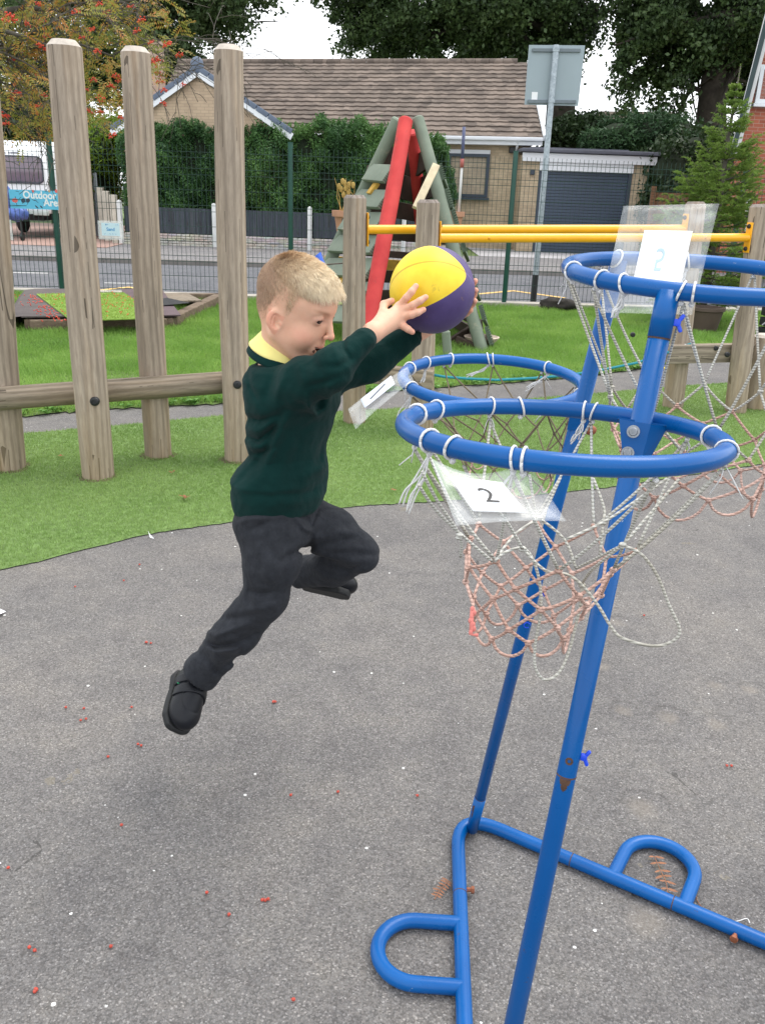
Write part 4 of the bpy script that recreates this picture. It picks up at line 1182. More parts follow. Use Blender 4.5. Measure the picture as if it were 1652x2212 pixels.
def PB(px, py, Y, rx, ry, rz):
    q = AY(px, py, Y); return (q[0], q[1], q[2], rx, ry, rz)
m_beech = leafmat("beech_leaf", [S(36, 50, 32), S(54, 74, 44), S(78, 100, 58), S(100, 118, 72)], .5, .22, .8, 6)
m_beech2 = leafmat("beech_leaf_light", [S(46, 62, 40), S(72, 94, 56), S(104, 120, 76)], .5, .25, .8, 6)
def big_tree(label, Y, base_px, trunk_px, r0, blobs, n, seed, mat, limbs, leaf=.17, gap=.55, gs=1.7, hang=0):
    rg = np.random.default_rng(seed)
    q = AY(base_px[0], base_px[1], Y)
    th = thing("beech_tree", label, "tree", (q[0], Y, 0), "large dark trees behind the houses")
    mb = MB(); pts = [(q[0], Y, 0)] + [AY(x, y, Y) for x, y in trunk_px]
    rs = [r0 * (1 - .55 * i / len(pts)) for i in range(len(pts))]
    mb.tube(pts, rs, 12); trunk = mb.build("trunk", m_bark, th, smooth=True)
    mb = MB()
    for (a, b, ra_, dy) in limbs:
        A = AY(a[0], a[1], Y); B = AY(b[0], b[1], Y + dy); pts = limb(mb, A, B, ra_, ra_ * .3, rg)
        for k in range(4):
            i = rg.integers(2, len(pts)); e = pts[i] + rg.normal(size=3) * np.array([2.2, 1.5, 1.6]) + np.array([0, 0, -.2])
            limb(mb, pts[i], e, ra_ * .35, ra_ * .08, rg, 5)
    mb.build("limbs", m_bark, th, smooth=True)
    P_ = blob_points([PB(*b) for b in blobs], n, rg, gap, gs)
    if hang:
        H = []
        for b in hang:
            c = AY(b[0], b[1], Y); m_ = int(b[3]); t_ = rg.random(m_)
            H.append(np.stack([c[0] + rg.normal(size=m_) * .28 * (1 - .5 * t_) + b[4] * t_, c[1] + rg.normal(size=m_) * .5, c[2] - t_ * b[2]], -1))
        P_ = np.concatenate([P_] + H)
    leaf_mesh("crown", P_, leaf, mat, th, seed, aspect=.62)
    return th
big_tree('huge dark tree with a drooping crown above the long tiled roof', 40, (1208, 330), [(1208, 300), (1212, 200), (1205, 100), (1190, -20), (1180, -200)], .72,
         [(800, -60, 40, 2.4, 3, 1.6), (860, 70, 41, 2.6, 3, 1.4), (950, 20, 40, 3.2, 3.5, 2.2), (1060, 60, 41, 3.3, 3.5, 2.0), (1150, 40, 40, 3, 3.5, 2.4), (1212, 50, 40, 1.5, 3, 1.5), (980, -130, 40, 5, 4, 3),
          (1150, -110, 40, 4.2, 4, 3.0), (820, 95, 43, 1.8, 2, .9), (760, 112, 44, 1.0, 1.5, .5), (1080, 110, 44, 3, 2, .9)], 100000, 1, m_beech,
         [((1210, 160), (1080, 30), .30, 1), ((1208, 120), (1290, 20), .26, -1), ((1195, 60), (960, -20), .28, 1), ((1190, 20), (860, -40), .2, 0)],
         hang=[(720, -30, 1.3, 500, .1), (752, 0, 1.5, 700, .2), (690, -40, .9, 260, -.1), (790, 20, 1.3, 500, .2), (1245, 90, 1.6, 700, -.1), (1225, 140, .9, 260, 0)])
big_tree('huge dark tree with a thick forked trunk behind the young spruce', 36, (1535, 330), [(1533, 300), (1536, 230), (1540, 170), (1548, 120)], .68,
         [(1425, -20, 36, 2.0, 3, 2.0), (1500, 30, 37, 2.6, 3, 2.0), (1430, 110, 36, 1.7, 2.5, 1.5), (1600, 60, 36, 2.4, 3, 2.0), (1620, 150, 37, 1.6, 2, 1.5), (1375, 140, 36, .9, 2, .8), (1470, 165, 36, .9, 2, .7),
          (1385, 50, 37, .9, 2, 1.4), (1700, 30, 37, 2.5, 3, 3), (1550, -120, 36, 5, 4, 3), (1640, 220, 37, .8, 1.5, 1.0), (1370, -60, 37, 1.3, 2, 1.2)], 84000, 2, m_beech,
         [((1542, 180), (1500, 30), .32, .5), ((1545, 150), (1590, 20), .34, -.5), ((1540, 200), (1640, 80), .2, 0), ((1515, 90), (1420, 60), .16, 0), ((1536, 215), (1490, 180), .12, 0)],
         gap=.58, hang=[(1370, 170, 1.3, 450, -.2), (1345, 130, 1.2, 350, -.1), (1470, 200, 1.2, 400, 0), (1420, 200, .8, 260, .2), (1630, 200, 1.5, 400, 0)])
big_tree('dark green tree rising behind the rowan and the gable', 38, (300, 300), [(300, 240), (310, 150), (330, 60), (340, -60)], .5,
         [(280, 30, 38, 2.4, 3, 2.0), (380, 50, 38, 2.2, 3, 1.7), (450, 10, 38, 2.2, 3, 1.5), (330, 130, 39, 2.2, 2.5, 1.3), (430, 95, 39, 1.5, 2, 1.0), (200, 90, 38, 2.4, 3, 2.4), (480, -60, 38, 3, 3, 1.6), (350, -80, 38, 4, 3, 2.4), (260, 190, 39, 1.6, 2, .9), (120, 60, 38, 2.4, 3, 3), (40, 150, 38, 2.4, 3, 3)], 64000, 3, m_beech2,
         [((315, 120), (420, 30), .2, 0), ((320, 80), (230, 10), .2, 0)], gap=.46, hang=[(505, 5, 1.0, 200, .1), (520, 30, .5, 80, .1), (530, 60, .4, 30, .1)])

def shrub(name, label, blobs, n, leaf, mat, seed, gap=.25, gs=2.0, cat="shrub", group=None, aspect=.5, core=.72, droop=0):
    rg = np.random.default_rng(seed); B = [PB(*b) for b in blobs]
    th = thing(name, label, cat, (B[0][0], B[0][1], 0), group)
    P_ = blob_points(B, n, rg, gap, gs, .72)
    leaf_mesh("foliage", P_, leaf, mat, th, seed, aspect=aspect, droop=droop)
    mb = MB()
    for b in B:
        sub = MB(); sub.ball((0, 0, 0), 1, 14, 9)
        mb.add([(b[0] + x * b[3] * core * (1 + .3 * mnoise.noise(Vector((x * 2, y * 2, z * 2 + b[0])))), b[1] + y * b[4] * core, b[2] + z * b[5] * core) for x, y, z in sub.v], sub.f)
    mb.build("dark_core", m_core, th)  # solid dark filler that blocks the view through the leaves
    return th
m_core = simple("dark_core_green", (.014, .024, .010, 1), .95, .4, 3)  # near-black colour of the solid cores stands in for shade between the leaves
m_dkleaf = leafmat("dark_evergreen_leaf", [S(28, 44, 26), S(44, 64, 34), S(62, 82, 46)], .5, .2, 1.2, 8)
m_conif = leafmat("conifer_spray", [S(34, 58, 38), S(58, 88, 56), S(86, 116, 72)], .55, .2, 1.0, 7)
m_yew = leafmat("golden_conifer", [S(60, 88, 24), S(96, 124, 34), S(140, 160, 50)], .5, .3, 1.0, 7)
m_leyl = leafmat("leylandii_spray", [S(36, 64, 40), S(56, 90, 50), S(84, 122, 64), S(116, 148, 82)], .55, .28, 1.0, 5)
shrub("garden_shrub", 'dark rounded shrub between the sign pole and the distant roof', [(1228, 296, 33, 1.0, 1, .7), (1275, 292, 33, 1.1, 1, .75), (1320, 300, 33, 1, 1, .7)], 9000, .16, m_dkleaf, 11)
shrub("garden_conifer", 'soft mid green conifers above the garage roof', [(1340, 296, 31, 1.1, 1, .6), (1400, 292, 31, 1.2, 1, .72), (1460, 298, 31, 1.0, 1, .7), (1300, 306, 31, .8, 1, .5)], 12000, .17, m_conif, 12, aspect=.3)
shrub("garden_shrub", 'dark tall evergreen filling the gap right of the garage', [(1440, 375, 26.5, .85, 1, 1.0), (1500, 365, 27, 1.2, 1, 1.2), (1560, 370, 27, 1.0, 1, 1.2), (1450, 450, 26, 1.0, 1, 1.2), (1540, 460, 26, 1.4, 1, 1.3)], 15000, .15, m_dkleaf, 13, gap=.2)
shrub("golden_hedge", 'yellow green conifer hedge left of the dark hedge, behind the second tall post', [(228, 320, 27, .75, 1.2, .9), (210, 400, 27.5, .8, 1.2, 1.0), (250, 290, 27, .6, 1, .5), (170, 350, 28, .8, 1.2, 1.3), (150, 430, 28, .7, 1, 1)], 13000, .14, m_yew, 14, gap=.2, cat="hedge", aspect=.35)
shrub("garden_shrub", 'dark shrubs standing behind the caravan roof', [(60, 262, 33, 1.5, 1, .8), (130, 280, 33, 1.2, 1, 1.0), (10, 250, 33, 1.3, 1, .9), (170, 300, 33, 1.0, 1, 1.1), (-60, 250, 33, 1.6, 1, 1.3)], 12000, .17, m_dkleaf, 15, gap=.2)
# the long clipped conifer hedge above the board fence
def hedge():
    rg = np.random.default_rng(21)
    zb_ = AY(600, 470, 24.3)[2]; Yh = 24.3
    tops = [(258, 300), (300, 283), (340, 272), (370, 278), (420, 274), (470, 290), (520, 290), (560, 278), (600, 284), (660, 283), (700, 270), (760, 276), (800, 283), (850, 280), (900, 285), (940, 300), (965, 330), (975, 380), (985, 430)]
    tx = np.array([AY(x, y, Yh)[0] for x, y in tops]); tz = np.array([AY(x, y, Yh)[2] for x, y in tops])
    n = 170000
    th = thing("conifer_hedge", 'tall dense dark green conifer hedge above the board fence', "hedge", (float(tx.mean()), Yh, 0))
    x = rg.uniform(tx[0], tx[-1], n); top = np.interp(x, tx, tz) + .10 * np.sin(x * 5.3) + .07 * np.sin(x * 11.9)
    face = rg.random(n) < .75
    z = np.where(face, zb_ - .9 + (top - zb_ + .9) * rg.random(n), top)
    bul = .28 * np.sin(x * 2.1 + z * 1.3) + .2 * np.sin(x * 4.7 - z * 3.9 + 1) + .12 * np.sin(x * 9.1 + z * 7.7)
    y = np.where(face, Yh - .1 - bul * .8 + rg.normal(size=n) * .09 + .3 * np.clip((z - top + .5), 0, 1) ** 2, Yh + rg.uniform(-.1, 1.3, n))
    z = z + np.where(face, rg.normal(size=n) * .04, rg.normal(size=n) * .09 + .05 * bul)
    f = bul + rg.normal(size=n) * .22
    k = f > -.33
    leaf_mesh("foliage", np.stack([x, y, z], -1)[k], .08, m_leyl, th, 5, aspect=.38)
    # leading shoots along the top
    m_ = 2600; x2 = rg.uniform(tx[0], tx[-1], m_); c2 = np.floor(x2 / .16) * .16 + .08; hh = (np.abs(np.sin(c2 * 17.3)) * .22)
    t_ = rg.random(m_); P2 = np.stack([c2 + rg.normal(size=m_) * .05 * (1 - t_) + .05 * t_, Yh + rg.normal(size=m_) * .15 + .1, np.interp(c2, tx, tz) + t_ * hh], -1)
    leaf_mesh("top_shoots", P2, .10, m_leyl, th, 6, aspect=.3)
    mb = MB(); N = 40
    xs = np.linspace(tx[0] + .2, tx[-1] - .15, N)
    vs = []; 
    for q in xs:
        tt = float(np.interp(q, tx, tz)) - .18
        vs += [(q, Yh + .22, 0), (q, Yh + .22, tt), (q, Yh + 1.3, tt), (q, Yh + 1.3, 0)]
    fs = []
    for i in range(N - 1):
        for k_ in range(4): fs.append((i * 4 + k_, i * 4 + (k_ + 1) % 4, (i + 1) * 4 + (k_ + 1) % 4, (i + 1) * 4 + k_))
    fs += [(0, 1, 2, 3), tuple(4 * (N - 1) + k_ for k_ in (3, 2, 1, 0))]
    mb.add(vs, fs); mb.build("dark_core", m_core, th)  # solid dark box added to stop see-through, coloured like the hedge's inner shade
hedge()

# rowan tree with berries ------------------------------------------------
m_rowan = leafmat("rowan_leaf", [S(98, 112, 50), S(128, 136, 60), S(156, 150, 74), S(186, 128, 66), S(170, 88, 58)], .5, .35, 1.6, 22)
t = NT("rowan_berry"); t.set(col=t.ramp(t.noise(t.geo(), 30, 2), [(.35, S(196, 52, 38)), (.65, S(232, 92, 60))]), rough=.35, spec=.5); m_berry = t.mat
def rowan():
    rg = np.random.default_rng(31); Y0 = 9.7
    th = thing("rowan_tree", 'rowan tree with yellowing leaves and red berry clusters reaching in from the top left', "tree", (-5.9, Y0, 0))
    mb = MB(); mb.tube([(-5.9, Y0, -.05), (-5.85, Y0, .9), (-5.95, Y0 + .05, 1.8), (-5.7, Y0, 2.7), (-5.5, Y0, 3.6)], [.13, .115, .10, .085, .05], 12)
    mb.build("trunk", m_bark2, th, smooth=True)
    mb = MB(); tips = []
    mains = [((-5.8, Y0, 1.9), (110, 30), 0.4, .06), ((-5.75, Y0, 2.3), (300, 60), 0.2, .055), ((-5.6, Y0, 2.8), (200, -60), 0, .05), ((-5.7, Y0, 1.7), (60, 230), -.3, .04),
             ((-5.8, Y0, 2.0), (180, 200), .2, .045), ((-5.5, Y0, 3.2), (330, -60), .3, .045), ((-5.7, Y0, 1.8), (260, 160), -.2, .04), ((-5.8, Y0, 2.2), (60, -30), .6, .05), ((-5.6, Y0, 2.5), (130, 110), -.5, .05)]
    def sub(a, b, r_, lev):
        seg = 8 if lev == 0 else 6
        a = np.array(a, float); b = np.array(b, float); l = np.linalg.norm(b - a); pts = []; rs = []; o = np.zeros(3)
        for i in range(seg + 1):
            t_ = i / seg; o = o + rg.normal(size=3) * .05 * l / seg * 1.6
            pts.append(a + (b - a) * t_ + o + np.array([0, 0, .14 * l * math.sin(math.pi * t_) * (1 if lev == 0 else .5)])); rs.append(max(.003, r_ * (1 - .8 * t_)))
        mb.tube(pts, rs, 6 if lev else 9)
        if lev < 3:
            for k in range([7, 5, 3][lev]):
                i = int(rg.integers(2, seg + 1)); d = (b - a) / l; e = rg.normal(size=3) * np.array([1, .8, .9]); e = e / np.linalg.norm(e) + d * .9
                e[2] -= .25 * lev
                sub(pts[i], pts[i] + e / np.linalg.norm(e) * l * [.42, .5, .5][lev] * rg.uniform(.7, 1.1), rs[i] * .6, lev + 1)
        if lev >= 1: tips.extend(pts[2:])
    for a, b, dy, r_ in mains:
        sub(a, AY(b[0], b[1], Y0 + dy), r_, 0)
    mb.build("branches", m_bark2, th, smooth=True)
    # extra twig tips hanging over the right hand part of the crown
    T = np.array(tips)
    ex = []
    for px, py, s_, n_ in [(60, 120, .5, 70), (60, 230, .35, 55), (150, 160, .45, 70), (20, 60, .5, 60), (200, 60, .45, 70), (240, 170, .32, 45), (300, 110, .32, 40), (150, 40, .5, 60), (330, 60, .3, 26), (200, 230, .25, 30), (285, 30, .4, 40), (380, 100, .12, 8), (360, 150, .15, 10), (250, 250, .18, 12), (340, 200, .12, 7), (110, 275, .2, 18), (20, 280, .25, 24), (-60, 150, .8, 120), (-60, 0, .8, 100), (100, -60, .7, 90), (280, -50, .5, 50)]:
        c = AY(px, py, Y0); ex.append(c + rg.normal(size=(n_, 3)) * np.array([s_, .7, s_]) * .8)
    ex = np.concatenate(ex)
    T = np.concatenate([T[rg.choice(len(T), min(len(T), 500), replace=False)], ex])
    u, v = proj_xy(T[:, 0], T[:, 1], T[:, 2])
    # outline of the crown in the picture plane is irregular: keep what hangs inside it
    lim = np.interp(u, [-400, 0, 100, 180, 215, 300, 360, 400, 420], [330, 305, 290, 235, 285, 215, 175, 60, -50]) + rg.normal(size=len(u)) * 10
    T = T[(v < lim) & (u < 415)]
    V = []
    for p in T:
        d = rg.normal(size=3) * np.array([1, 1, .45]); d[2] -= .3; d /= np.linalg.norm(d)
        s_ = np.cross(d, rg.normal(size=3)); s_ /= np.linalg.norm(s_); n_ = np.cross(d, s_); L_ = rg.uniform(.13, .19)
        for k in range(7):
            c = p + d * L_ * (k + 1) / 7 + np.array([0, 0, -.015 * (k / 7) ** 2]); ll = .048 * (1 - .35 * abs(k - 3) / 4)
            for sg_ in ((-1, 1) if k < 6 else (0,)):
                e = (s_ * sg_ + d * (.5 if sg_ else 1) + n_ * rg.normal() * .2) * ll; wv = (d if sg_ else s_) * ll * .21
                V += [c, c + e * .5 + wv, c + e, c + e * .5 - wv]
    V = np.array(V); np_mesh("leaves", V, np.arange(len(V), dtype=np.int32), 4, m_rowan, th)
    sp = MB()
    rr = random.Random(4)
    for k in range(24):
        a = rr.uniform(0, 6.28); r_ = .042 * math.sqrt(rr.random()); c = (r_ * math.cos(a), r_ * math.sin(a), rr.uniform(-.02, .02) + .01 - r_ * .3)
        sp.ball(c, .0075, 6, 4)
    cl = [(30, 42, 1.5), (110, 52, 1), (15, 50, 1), (190, 30, 1.3), (205, 95, .9), (268, 30, 1.1), (355, 50, 1.2), (342, 78, 1.1), (230, 75, 1), (60, 95, .9), (105, 115, 1.3), (62, 125, 1), (245, 128, 1), (290, 190, 1), (380, 105, .8), (420, 110, 1.2), (450, 138, 1.1), (395, 150, 1.4), (385, 160, 1.2),
          (400, 185, 1.1), (402, 205, 1.1), (412, 226, 1.0), (412, 260, 1), (460, 212, .7), (300, 200, 1.1), (278, 215, 1.2), (255, 248, 1.1), (224, 278, 1.0), (251, 280, 1.1), (305, 295, 1.0), (283, 340, 1.1), (110, 240, 1), (96, 265, 1), (45, 233, 1), (30, 247, 1.1), (10, 290, 1.4), (15, 310, 1.0), (95, 190, .8), (135, 160, 1.2), (118, 90, 1),
          (250, 10, 1), (330, 15, 1), (100, 10, 1), (70, 60, .9), (340, 230, .8), (235, 200, 1.0), (212, 225, 1.1), (30, 150, .9)]
    proto = None
    for px, py, s_ in cl:
        # list is in the zoomed grid: bring it back to the photo grid
        q = AY(px * .86, py * .86, Y0 - .3 + rr.uniform(-.35, .35))
        if proto is None:
            o = sp.build("berry_cluster", m_berry, None, smooth=True); o.parent = th; proto = o
        else:
            o = proto.copy(); COL.objects.link(o); o.parent = th
        o.location = Vector(q) - th.location; o.scale = (s_, s_, s_ * .8); o.rotation_euler = (rr.uniform(-.4, .4), rr.uniform(-.4, .4), rr.uniform(0, 6))
rowan()

# young spruce ------------------------------------------------------------
m_spruce = leafmat("spruce_needles", [S(84, 112, 48), S(118, 146, 64), S(154, 176, 88)], .5, .35, 3, 30)
def spruce():
    rg = np.random.default_rng(41); b = G(1510, 700); tip = AY(1520, 140, b[1]); H = tip[2]; x0, y0 = b[0], b[1]
    th = thing("spruce_tree", 'young bright green spruce with a long leading shoot by the right hand fence', "tree", (x0, y0, 0))
    MB().tube([(x0, y0, -.05), (x0 + .01, y0, H * .4), (x0 - .01, y0, H * .75), (x0, y0, H)], [.06, .045, .022, .006], 10).build("trunk", m_bark2, th, smooth=True)
    mb = MB(); tw_ = []
    z = .35
    while z < H - .18:
        f = (H - z) / H; n_ = 7 if f > .3 else 5; R_ = (.06 + 1.10 * max(f - .12, 0) ** .85) * (1.0 if z > .9 else .85)
        for k in range(n_):
            a = rg.uniform(0, 6.28); L_ = R_ * rg.uniform(.65, 1.1); up = .12 + .45 * (1 - f)
            pts = []
            for i in range(8):
                t_ = i / 7; pts.append(np.array([x0 + math.cos(a) * L_ * t_, y0 + math.sin(a) * L_ * t_, z + L_ * (up * t_ - .34 * t_ * (1 - t_) * f * 2.2 + .16 * t_ ** 3)]))
            mb.tube(pts, [.012 * (1 - .7 * i / 7) * (.5 + f) for i in range(8)], 5)
            d = np.array([math.cos(a), math.sin(a), 0]); s_ = np.array([-d[1], d[0], 0])
            tw_.append((pts[5], pts[7] + d * .04))
            for i in range(2, 8):
                for sg_ in (-1, 1):
                    l2 = L_ * .36 * (1.25 - i / 8) * rg.uniform(.7, 1.2) + .05
                    e = pts[i] + (d * .7 + s_ * sg_ * .8 + np.array([0, 0, rg.uniform(-.15, .3)])) * l2
                    tw_.append((pts[i], e))
                    if l2 > .12:
                        for q in (.3, .45, .6, .75, .9):
                            m_ = pts[i] + (e - pts[i]) * q; tw_.append((m_, m_ + (d * .6 * rg.uniform(.3, 1) + s_ * sg_ * rg.uniform(-.3, .8) + np.array([0, 0, rg.uniform(-.3, .2)])) * l2 * .5))
        z += rg.uniform(.075, .13)
    tw_.append((np.array([x0, y0, H - .5]), np.array([x0, y0, H + .02])))
    for k in range(5):
        a = k * 1.26; tw_.append((np.array([x0, y0, H - .52]), np.array([x0 + .22 * math.cos(a), y0 + .22 * math.sin(a), H - .40 + .08 * (k % 2)])))
    mb.build("branches", m_bark2, th)
    V = []
    for a, e in tw_:
        l = np.linalg.norm(e - a); n_ = max(8, int(l / .0026)); t_ = rg.random(n_); d = (e - a) / (l + 1e-9)
        c = a + (e - a) * t_[:, None]; r_ = rg.normal(size=(n_, 3)); r_ -= d * (r_ @ d)[:, None]; r_ /= np.linalg.norm(r_, axis=1)[:, None]
        nd = r_ * .75 + d * .6 + np.array([0, 0, .12]); nd /= np.linalg.norm(nd, axis=1)[:, None]; ln = rg.uniform(.018, .030, n_)[:, None]
        w_ = np.cross(nd, rg.normal(size=(n_, 3))); w_ /= np.linalg.norm(w_, axis=1)[:, None] + 1e-9
        V.append(np.stack([c - w_ * .0036, c + w_ * .0036, c + nd * ln], 1))
    V = np.concatenate(V).reshape(-1, 3)
    np_mesh("needles", V, np.arange(len(V), dtype=np.int32), 3, m_spruce, th)
spruce()
# ================================================================== PLAY STRUCTURES AND SMALL THINGS
m_gpaint = NT("worn_green_paint"); v = m_gpaint.co('Object')
m_gpaint.set(col=m_gpaint.mix(m_gpaint.rng(m_gpaint.noise(v, 6, 6, .75), .62, .70, 0, .8), m_gpaint.ramp(m_gpaint.noise(v, 2.5, 5), [(.3, S(104, 116, 102)), (.7, S(130, 140, 124))]), S(156, 150, 132)), rough=.8)
m_gpaint.bump(m_gpaint.noise(m_gpaint.co('Object', (2, 2, 14)), 5, 4), .25, .004); m_gpaint = m_gpaint.mat
t = NT("worn_red_paint"); v = t.co('Object')
t.set(col=t.mix(t.rng(t.noise(v, 5, 7, .8), .58, .66, 0, .75), t.ramp(t.noise(v, 3, 4), [(.3, S(178, 40, 42)), (.7, S(208, 66, 62))]), S(110, 60, 54)), rough=.7); t.bump(t.noise(v, 30, 4), .2, .003); m_rpaint = t.mat
m_dkwood = simple("dark_brown_wood", S(66, 54, 46), .8, .3, 5, .4, 20)  # dark brown timber tone
m_yboard = simple("worn_yellow_board", S(196, 156, 66), .8, .3, 14, .3)
YA = 9.75
apex = AY(872, 262, YA)
feet = {'LG': G(640, 705), 'RN': G(783, 775), 'RG': G(1047, 762), 'RF': np.array([.55, 11.3, 0])}
tp = thing("climbing_frame", 'pyramid climbing frame of worn green and red poles with stepped boards on the lawn', "climbing frame", (apex[0], YA, 0))
aps = {'LG': AY(858, 262, YA + .1), 'RN': AY(874, 262, YA - .12), 'RG': AY(901, 259, YA - .05), 'RF': AY(888, 285, YA + .15)}
for k_, m_, r_ in [('LG', m_gpaint, .068), ('RN', m_rpaint, .078), ('RG', m_gpaint, .066), ('RF', m_rpaint, .07)]:
    mb = MB(); log_mesh(mb, feet[k_] + np.array([0, 0, -.05]), aps[k_] + (aps[k_] - feet[k_]) * (.0 if k_ == 'RF' else .01), r_, 90 + len(k_) * ord(k_[0]), 20, .015, .008, 0)
    mb.build("pole", m_, tp, auto=40)
def lerp(a, b, t_): return a + (b - a) * t_
def frac_at(k_, py):
    """fraction up a pole whose picture row is py"""
    lo, hi = 0.0, 1.0
    for _ in range(30):
        m_ = (lo + hi) / 2; q = lerp(feet[k_], aps[k_], m_)
        v = proj_xy(q[0], q[1], q[2])[1]
        if v > py: lo = m_
        else: hi = m_
    return lo
# stepped boards between the left green pole and the near red pole
for i, (py0, py1) in enumerate([(359, 397), (414, 454), (464, 508), (512, 552), (562, 604), (612, 652), (662, 700)]):
    a = lerp(feet['LG'], aps['LG'], frac_at('LG', py0 + 18)); b = lerp(feet['RN'], aps['RN'], frac_at('RN', py0 + 22))
    n = np.cross(aps['RN'] - feet['LG'], feet['RN'] - feet['LG']); n /= np.linalg.norm(n)
    if n[1] > 0: n = -n
    d = (b - a) / np.linalg.norm(b - a); a2 = a + d * .03 + n * .05; b2 = b - d * .05 + n * .05
    up = np.cross(d, n); up = up if up[2] > 0 else -up
    hgt = (py1 - py0) * 9.6 / 1850 * 1.02
    mb = MB(); x = Vector(d); z = Vector(up * .95 - n * .28).normalized(); y = z.cross(x).normalized(); rot = Matrix((x, y, x.cross(y))).transposed()
    L_ = float(np.linalg.norm(b2 - a2)); c = Vector((a2 + b2) / 2)
    mb.box(c, (L_, .045, hgt), rot, .008)
    for k in range(9):  # serrated grip edge on the right hand end
        mb.box(c + rot @ Vector((L_ / 2, 0, -hgt / 2 + hgt * (k + .5) / 9)), (.03, .046, hgt / 18), rot)
    bd_ = mb.build("step_board", m_gpaint, tp, auto=40)
    mb = MB(); q = c + rot @ Vector((.0, .05, -hgt / 2 - .05)); mb.box(q, (.10, .04, .14), rot); mb.build("spacer_block", m_yboard if i % 2 == 0 else m_gpaint, tp)
# serrated boards seen end-on along the right green pole
for i, (py0, py1) in enumerate([(360, 395), (413, 455), (458, 500), (530, 550), (600, 640), (664, 697), (710, 752)]):
    q = lerp(feet['RG'], aps['RG'], frac_at('RG', (py0 + py1) / 2)); h_ = (py1 - py0) * 8.9 / 1850
    mb = MB(); ax = Vector(aps['RG'] - feet['RG']).normalized(); yv = Vector((.10, 1, -.02)); yv = (yv - ax * yv.dot(ax)).normalized(); xv = yv.cross(ax)
    rot = Matrix((xv, yv, ax)).transposed(); c = Vector(q) + xv * .082
    mb.box(c + yv * .25, (.034, .5, h_), rot, .006)
    for k in range(8): mb.box(c + yv * -.0 + xv * .02 + ax * (-h_ / 2 + h_ * (k + .5) / 8), (.03, .03, h_ / 16), rot)
    mb.build("step_board", simple("dark_green_boards", S(84, 98, 82), .85, .2, 8, .3) if "dark_green_boards" not in bpy.data.materials else bpy.data.materials["dark_green_boards"], tp)  # right-hand boards get a darker green than the left ones
# dark boards on the far faces
for i, (py, hpx, m_) in enumerate([(362, 38, m_dkwood), (413, 45, m_dkwood), (463, 32, m_dkwood), (510, 30, m_dkwood), (556, 14, m_dkwood), (578, 22, m_yboard), (602, 26, m_dkwood), (642, 26, m_dkwood), (668, 18, m_dkwood), (700, 30, m_dkwood)]):
    f1 = frac_at('RF', py); a = lerp(feet['LG'], aps['LG'], min(.97, f1 + .02)); b = lerp(feet['RF'], aps['RF'], f1); c = lerp(feet['RG'], aps['RG'], max(.0, f1))
    h_ = hpx * 10.4 / 1850
    for (p, q) in ((a, b), (b, c)):
        d = (q - p) / np.linalg.norm(q - p)
        mb = MB(); mb.span(p - d * .05 + np.array([0, .1, 0]), q + d * .03 + np.array([0, .1, 0]), .035, h_, bev=.005)
        mb.box(Vector((p + q) / 2) + Vector((0, .1, h_ / 2 + .008)), (.001, .001, .001))
        mb.build("cross_board", m_, tp)
for py in (740,):
    mb = MB(); mb.span(AY(930, 768, 9.0), AY(1040, 700, 9.6), .04, .12, bev=.01); mb.span(AY(985, 735, 9.2), AY(1065, 768, 8.9), .04, .1, bev=.01); mb.build("loose_board", m_dkwood, tp)
mb = MB(); log_mesh(mb, AY(966, 800, 8.5) * np.array([1, 1, 0]), AY(963, 715, 8.5), .045, 7, 16, .01, .004, 0); mb.build("short_post", m_gpaint, tp, auto=40)
mb = MB(); log_mesh(mb, AY(868, 800, 8.7) * np.array([1, 1, 0]), AY(868, 735, 8.7), .055, 9, 16, .01, .004, 0); mb.build("short_post", m_gpaint, tp, auto=40)
pk = MB(); pk.span(AY(942, 357, 9.0), AY(898, 450, 8.7), .075, .045, up=(0, -1, .3), bev=.006)
pk.build("pale_plank", simple("pale_new_wood", S(196, 182, 152), .75, .15, 12, .3), tp, auto=40)
# burnt log, planters, cane, bowl
mb = MB(); q = G(1203, 672); crumple(mb, (q[0], q[1], .09), (.26, .12, .10), 7, amp=.25); o = mb.build("charred_log", simple("charred_wood", (.03, .026, .022, 1), .95, .5, 12, .9, 40), smooth=True)
tag(o, 'short charred log lying in the grass by the foot of the sign pole', 'log')
def pot(name, lb, px, py, Y, r_, h_, m_, cat='plant pot'):
    q = AY(px, py, Y); mb = MB()
    mb.lathe([(r_ * .62, -h_), (r_ * .9, -h_ * .25), (r_ * .92, -h_ * .22), (r_ * 1.12, -h_ * .22), (r_ * 1.15, 0), (r_ * 1.0, 0), (r_ * .92, -.03), (.001, -.04)], q, 22)
    return tag(mb.build(name, m_, auto=40), lb, cat), q
m_terra = simple("terracotta", S(190, 142, 116), .85, .12, 8, .15)
o, q = pot("terracotta_pot", 'terracotta planter hooked on the mesh fence left of the climbing frame', 746, 455, 12.62, .165, .36, m_terra)
mb = MB(); rg = random.Random(2)
for k in range(9):
    a = q + np.array([rg.uniform(-.08, .08), 0, -.02]); mb.tube([a, a + np.array([rg.uniform(-.08, .08), 0, .18]), a + np.array([rg.uniform(-.16, .1), rg.uniform(-.05, .05), rg.uniform(.28, .46)])], [.006, .005, .003], 5)
    mb.ball(a + np.array([rg.uniform(-.12, .08), 0, rg.uniform(.22, .42)]), (.03, .02, .045), 6, 4)
tag(mb.build("dried_plant", simple("dried_stems", S(176, 148, 84), .9, .2, 20)), 'dried yellow stems standing in the left terracotta planter', 'plant')
o, q2 = pot("terracotta_pot", 'terracotta planter hooked on the mesh fence right of the climbing frame', 983, 457, 12.75, .12, .30, m_terra)
cn = thing("marker_cane", 'thin cane with blue top and red band standing in the right planter', "cane", q2)
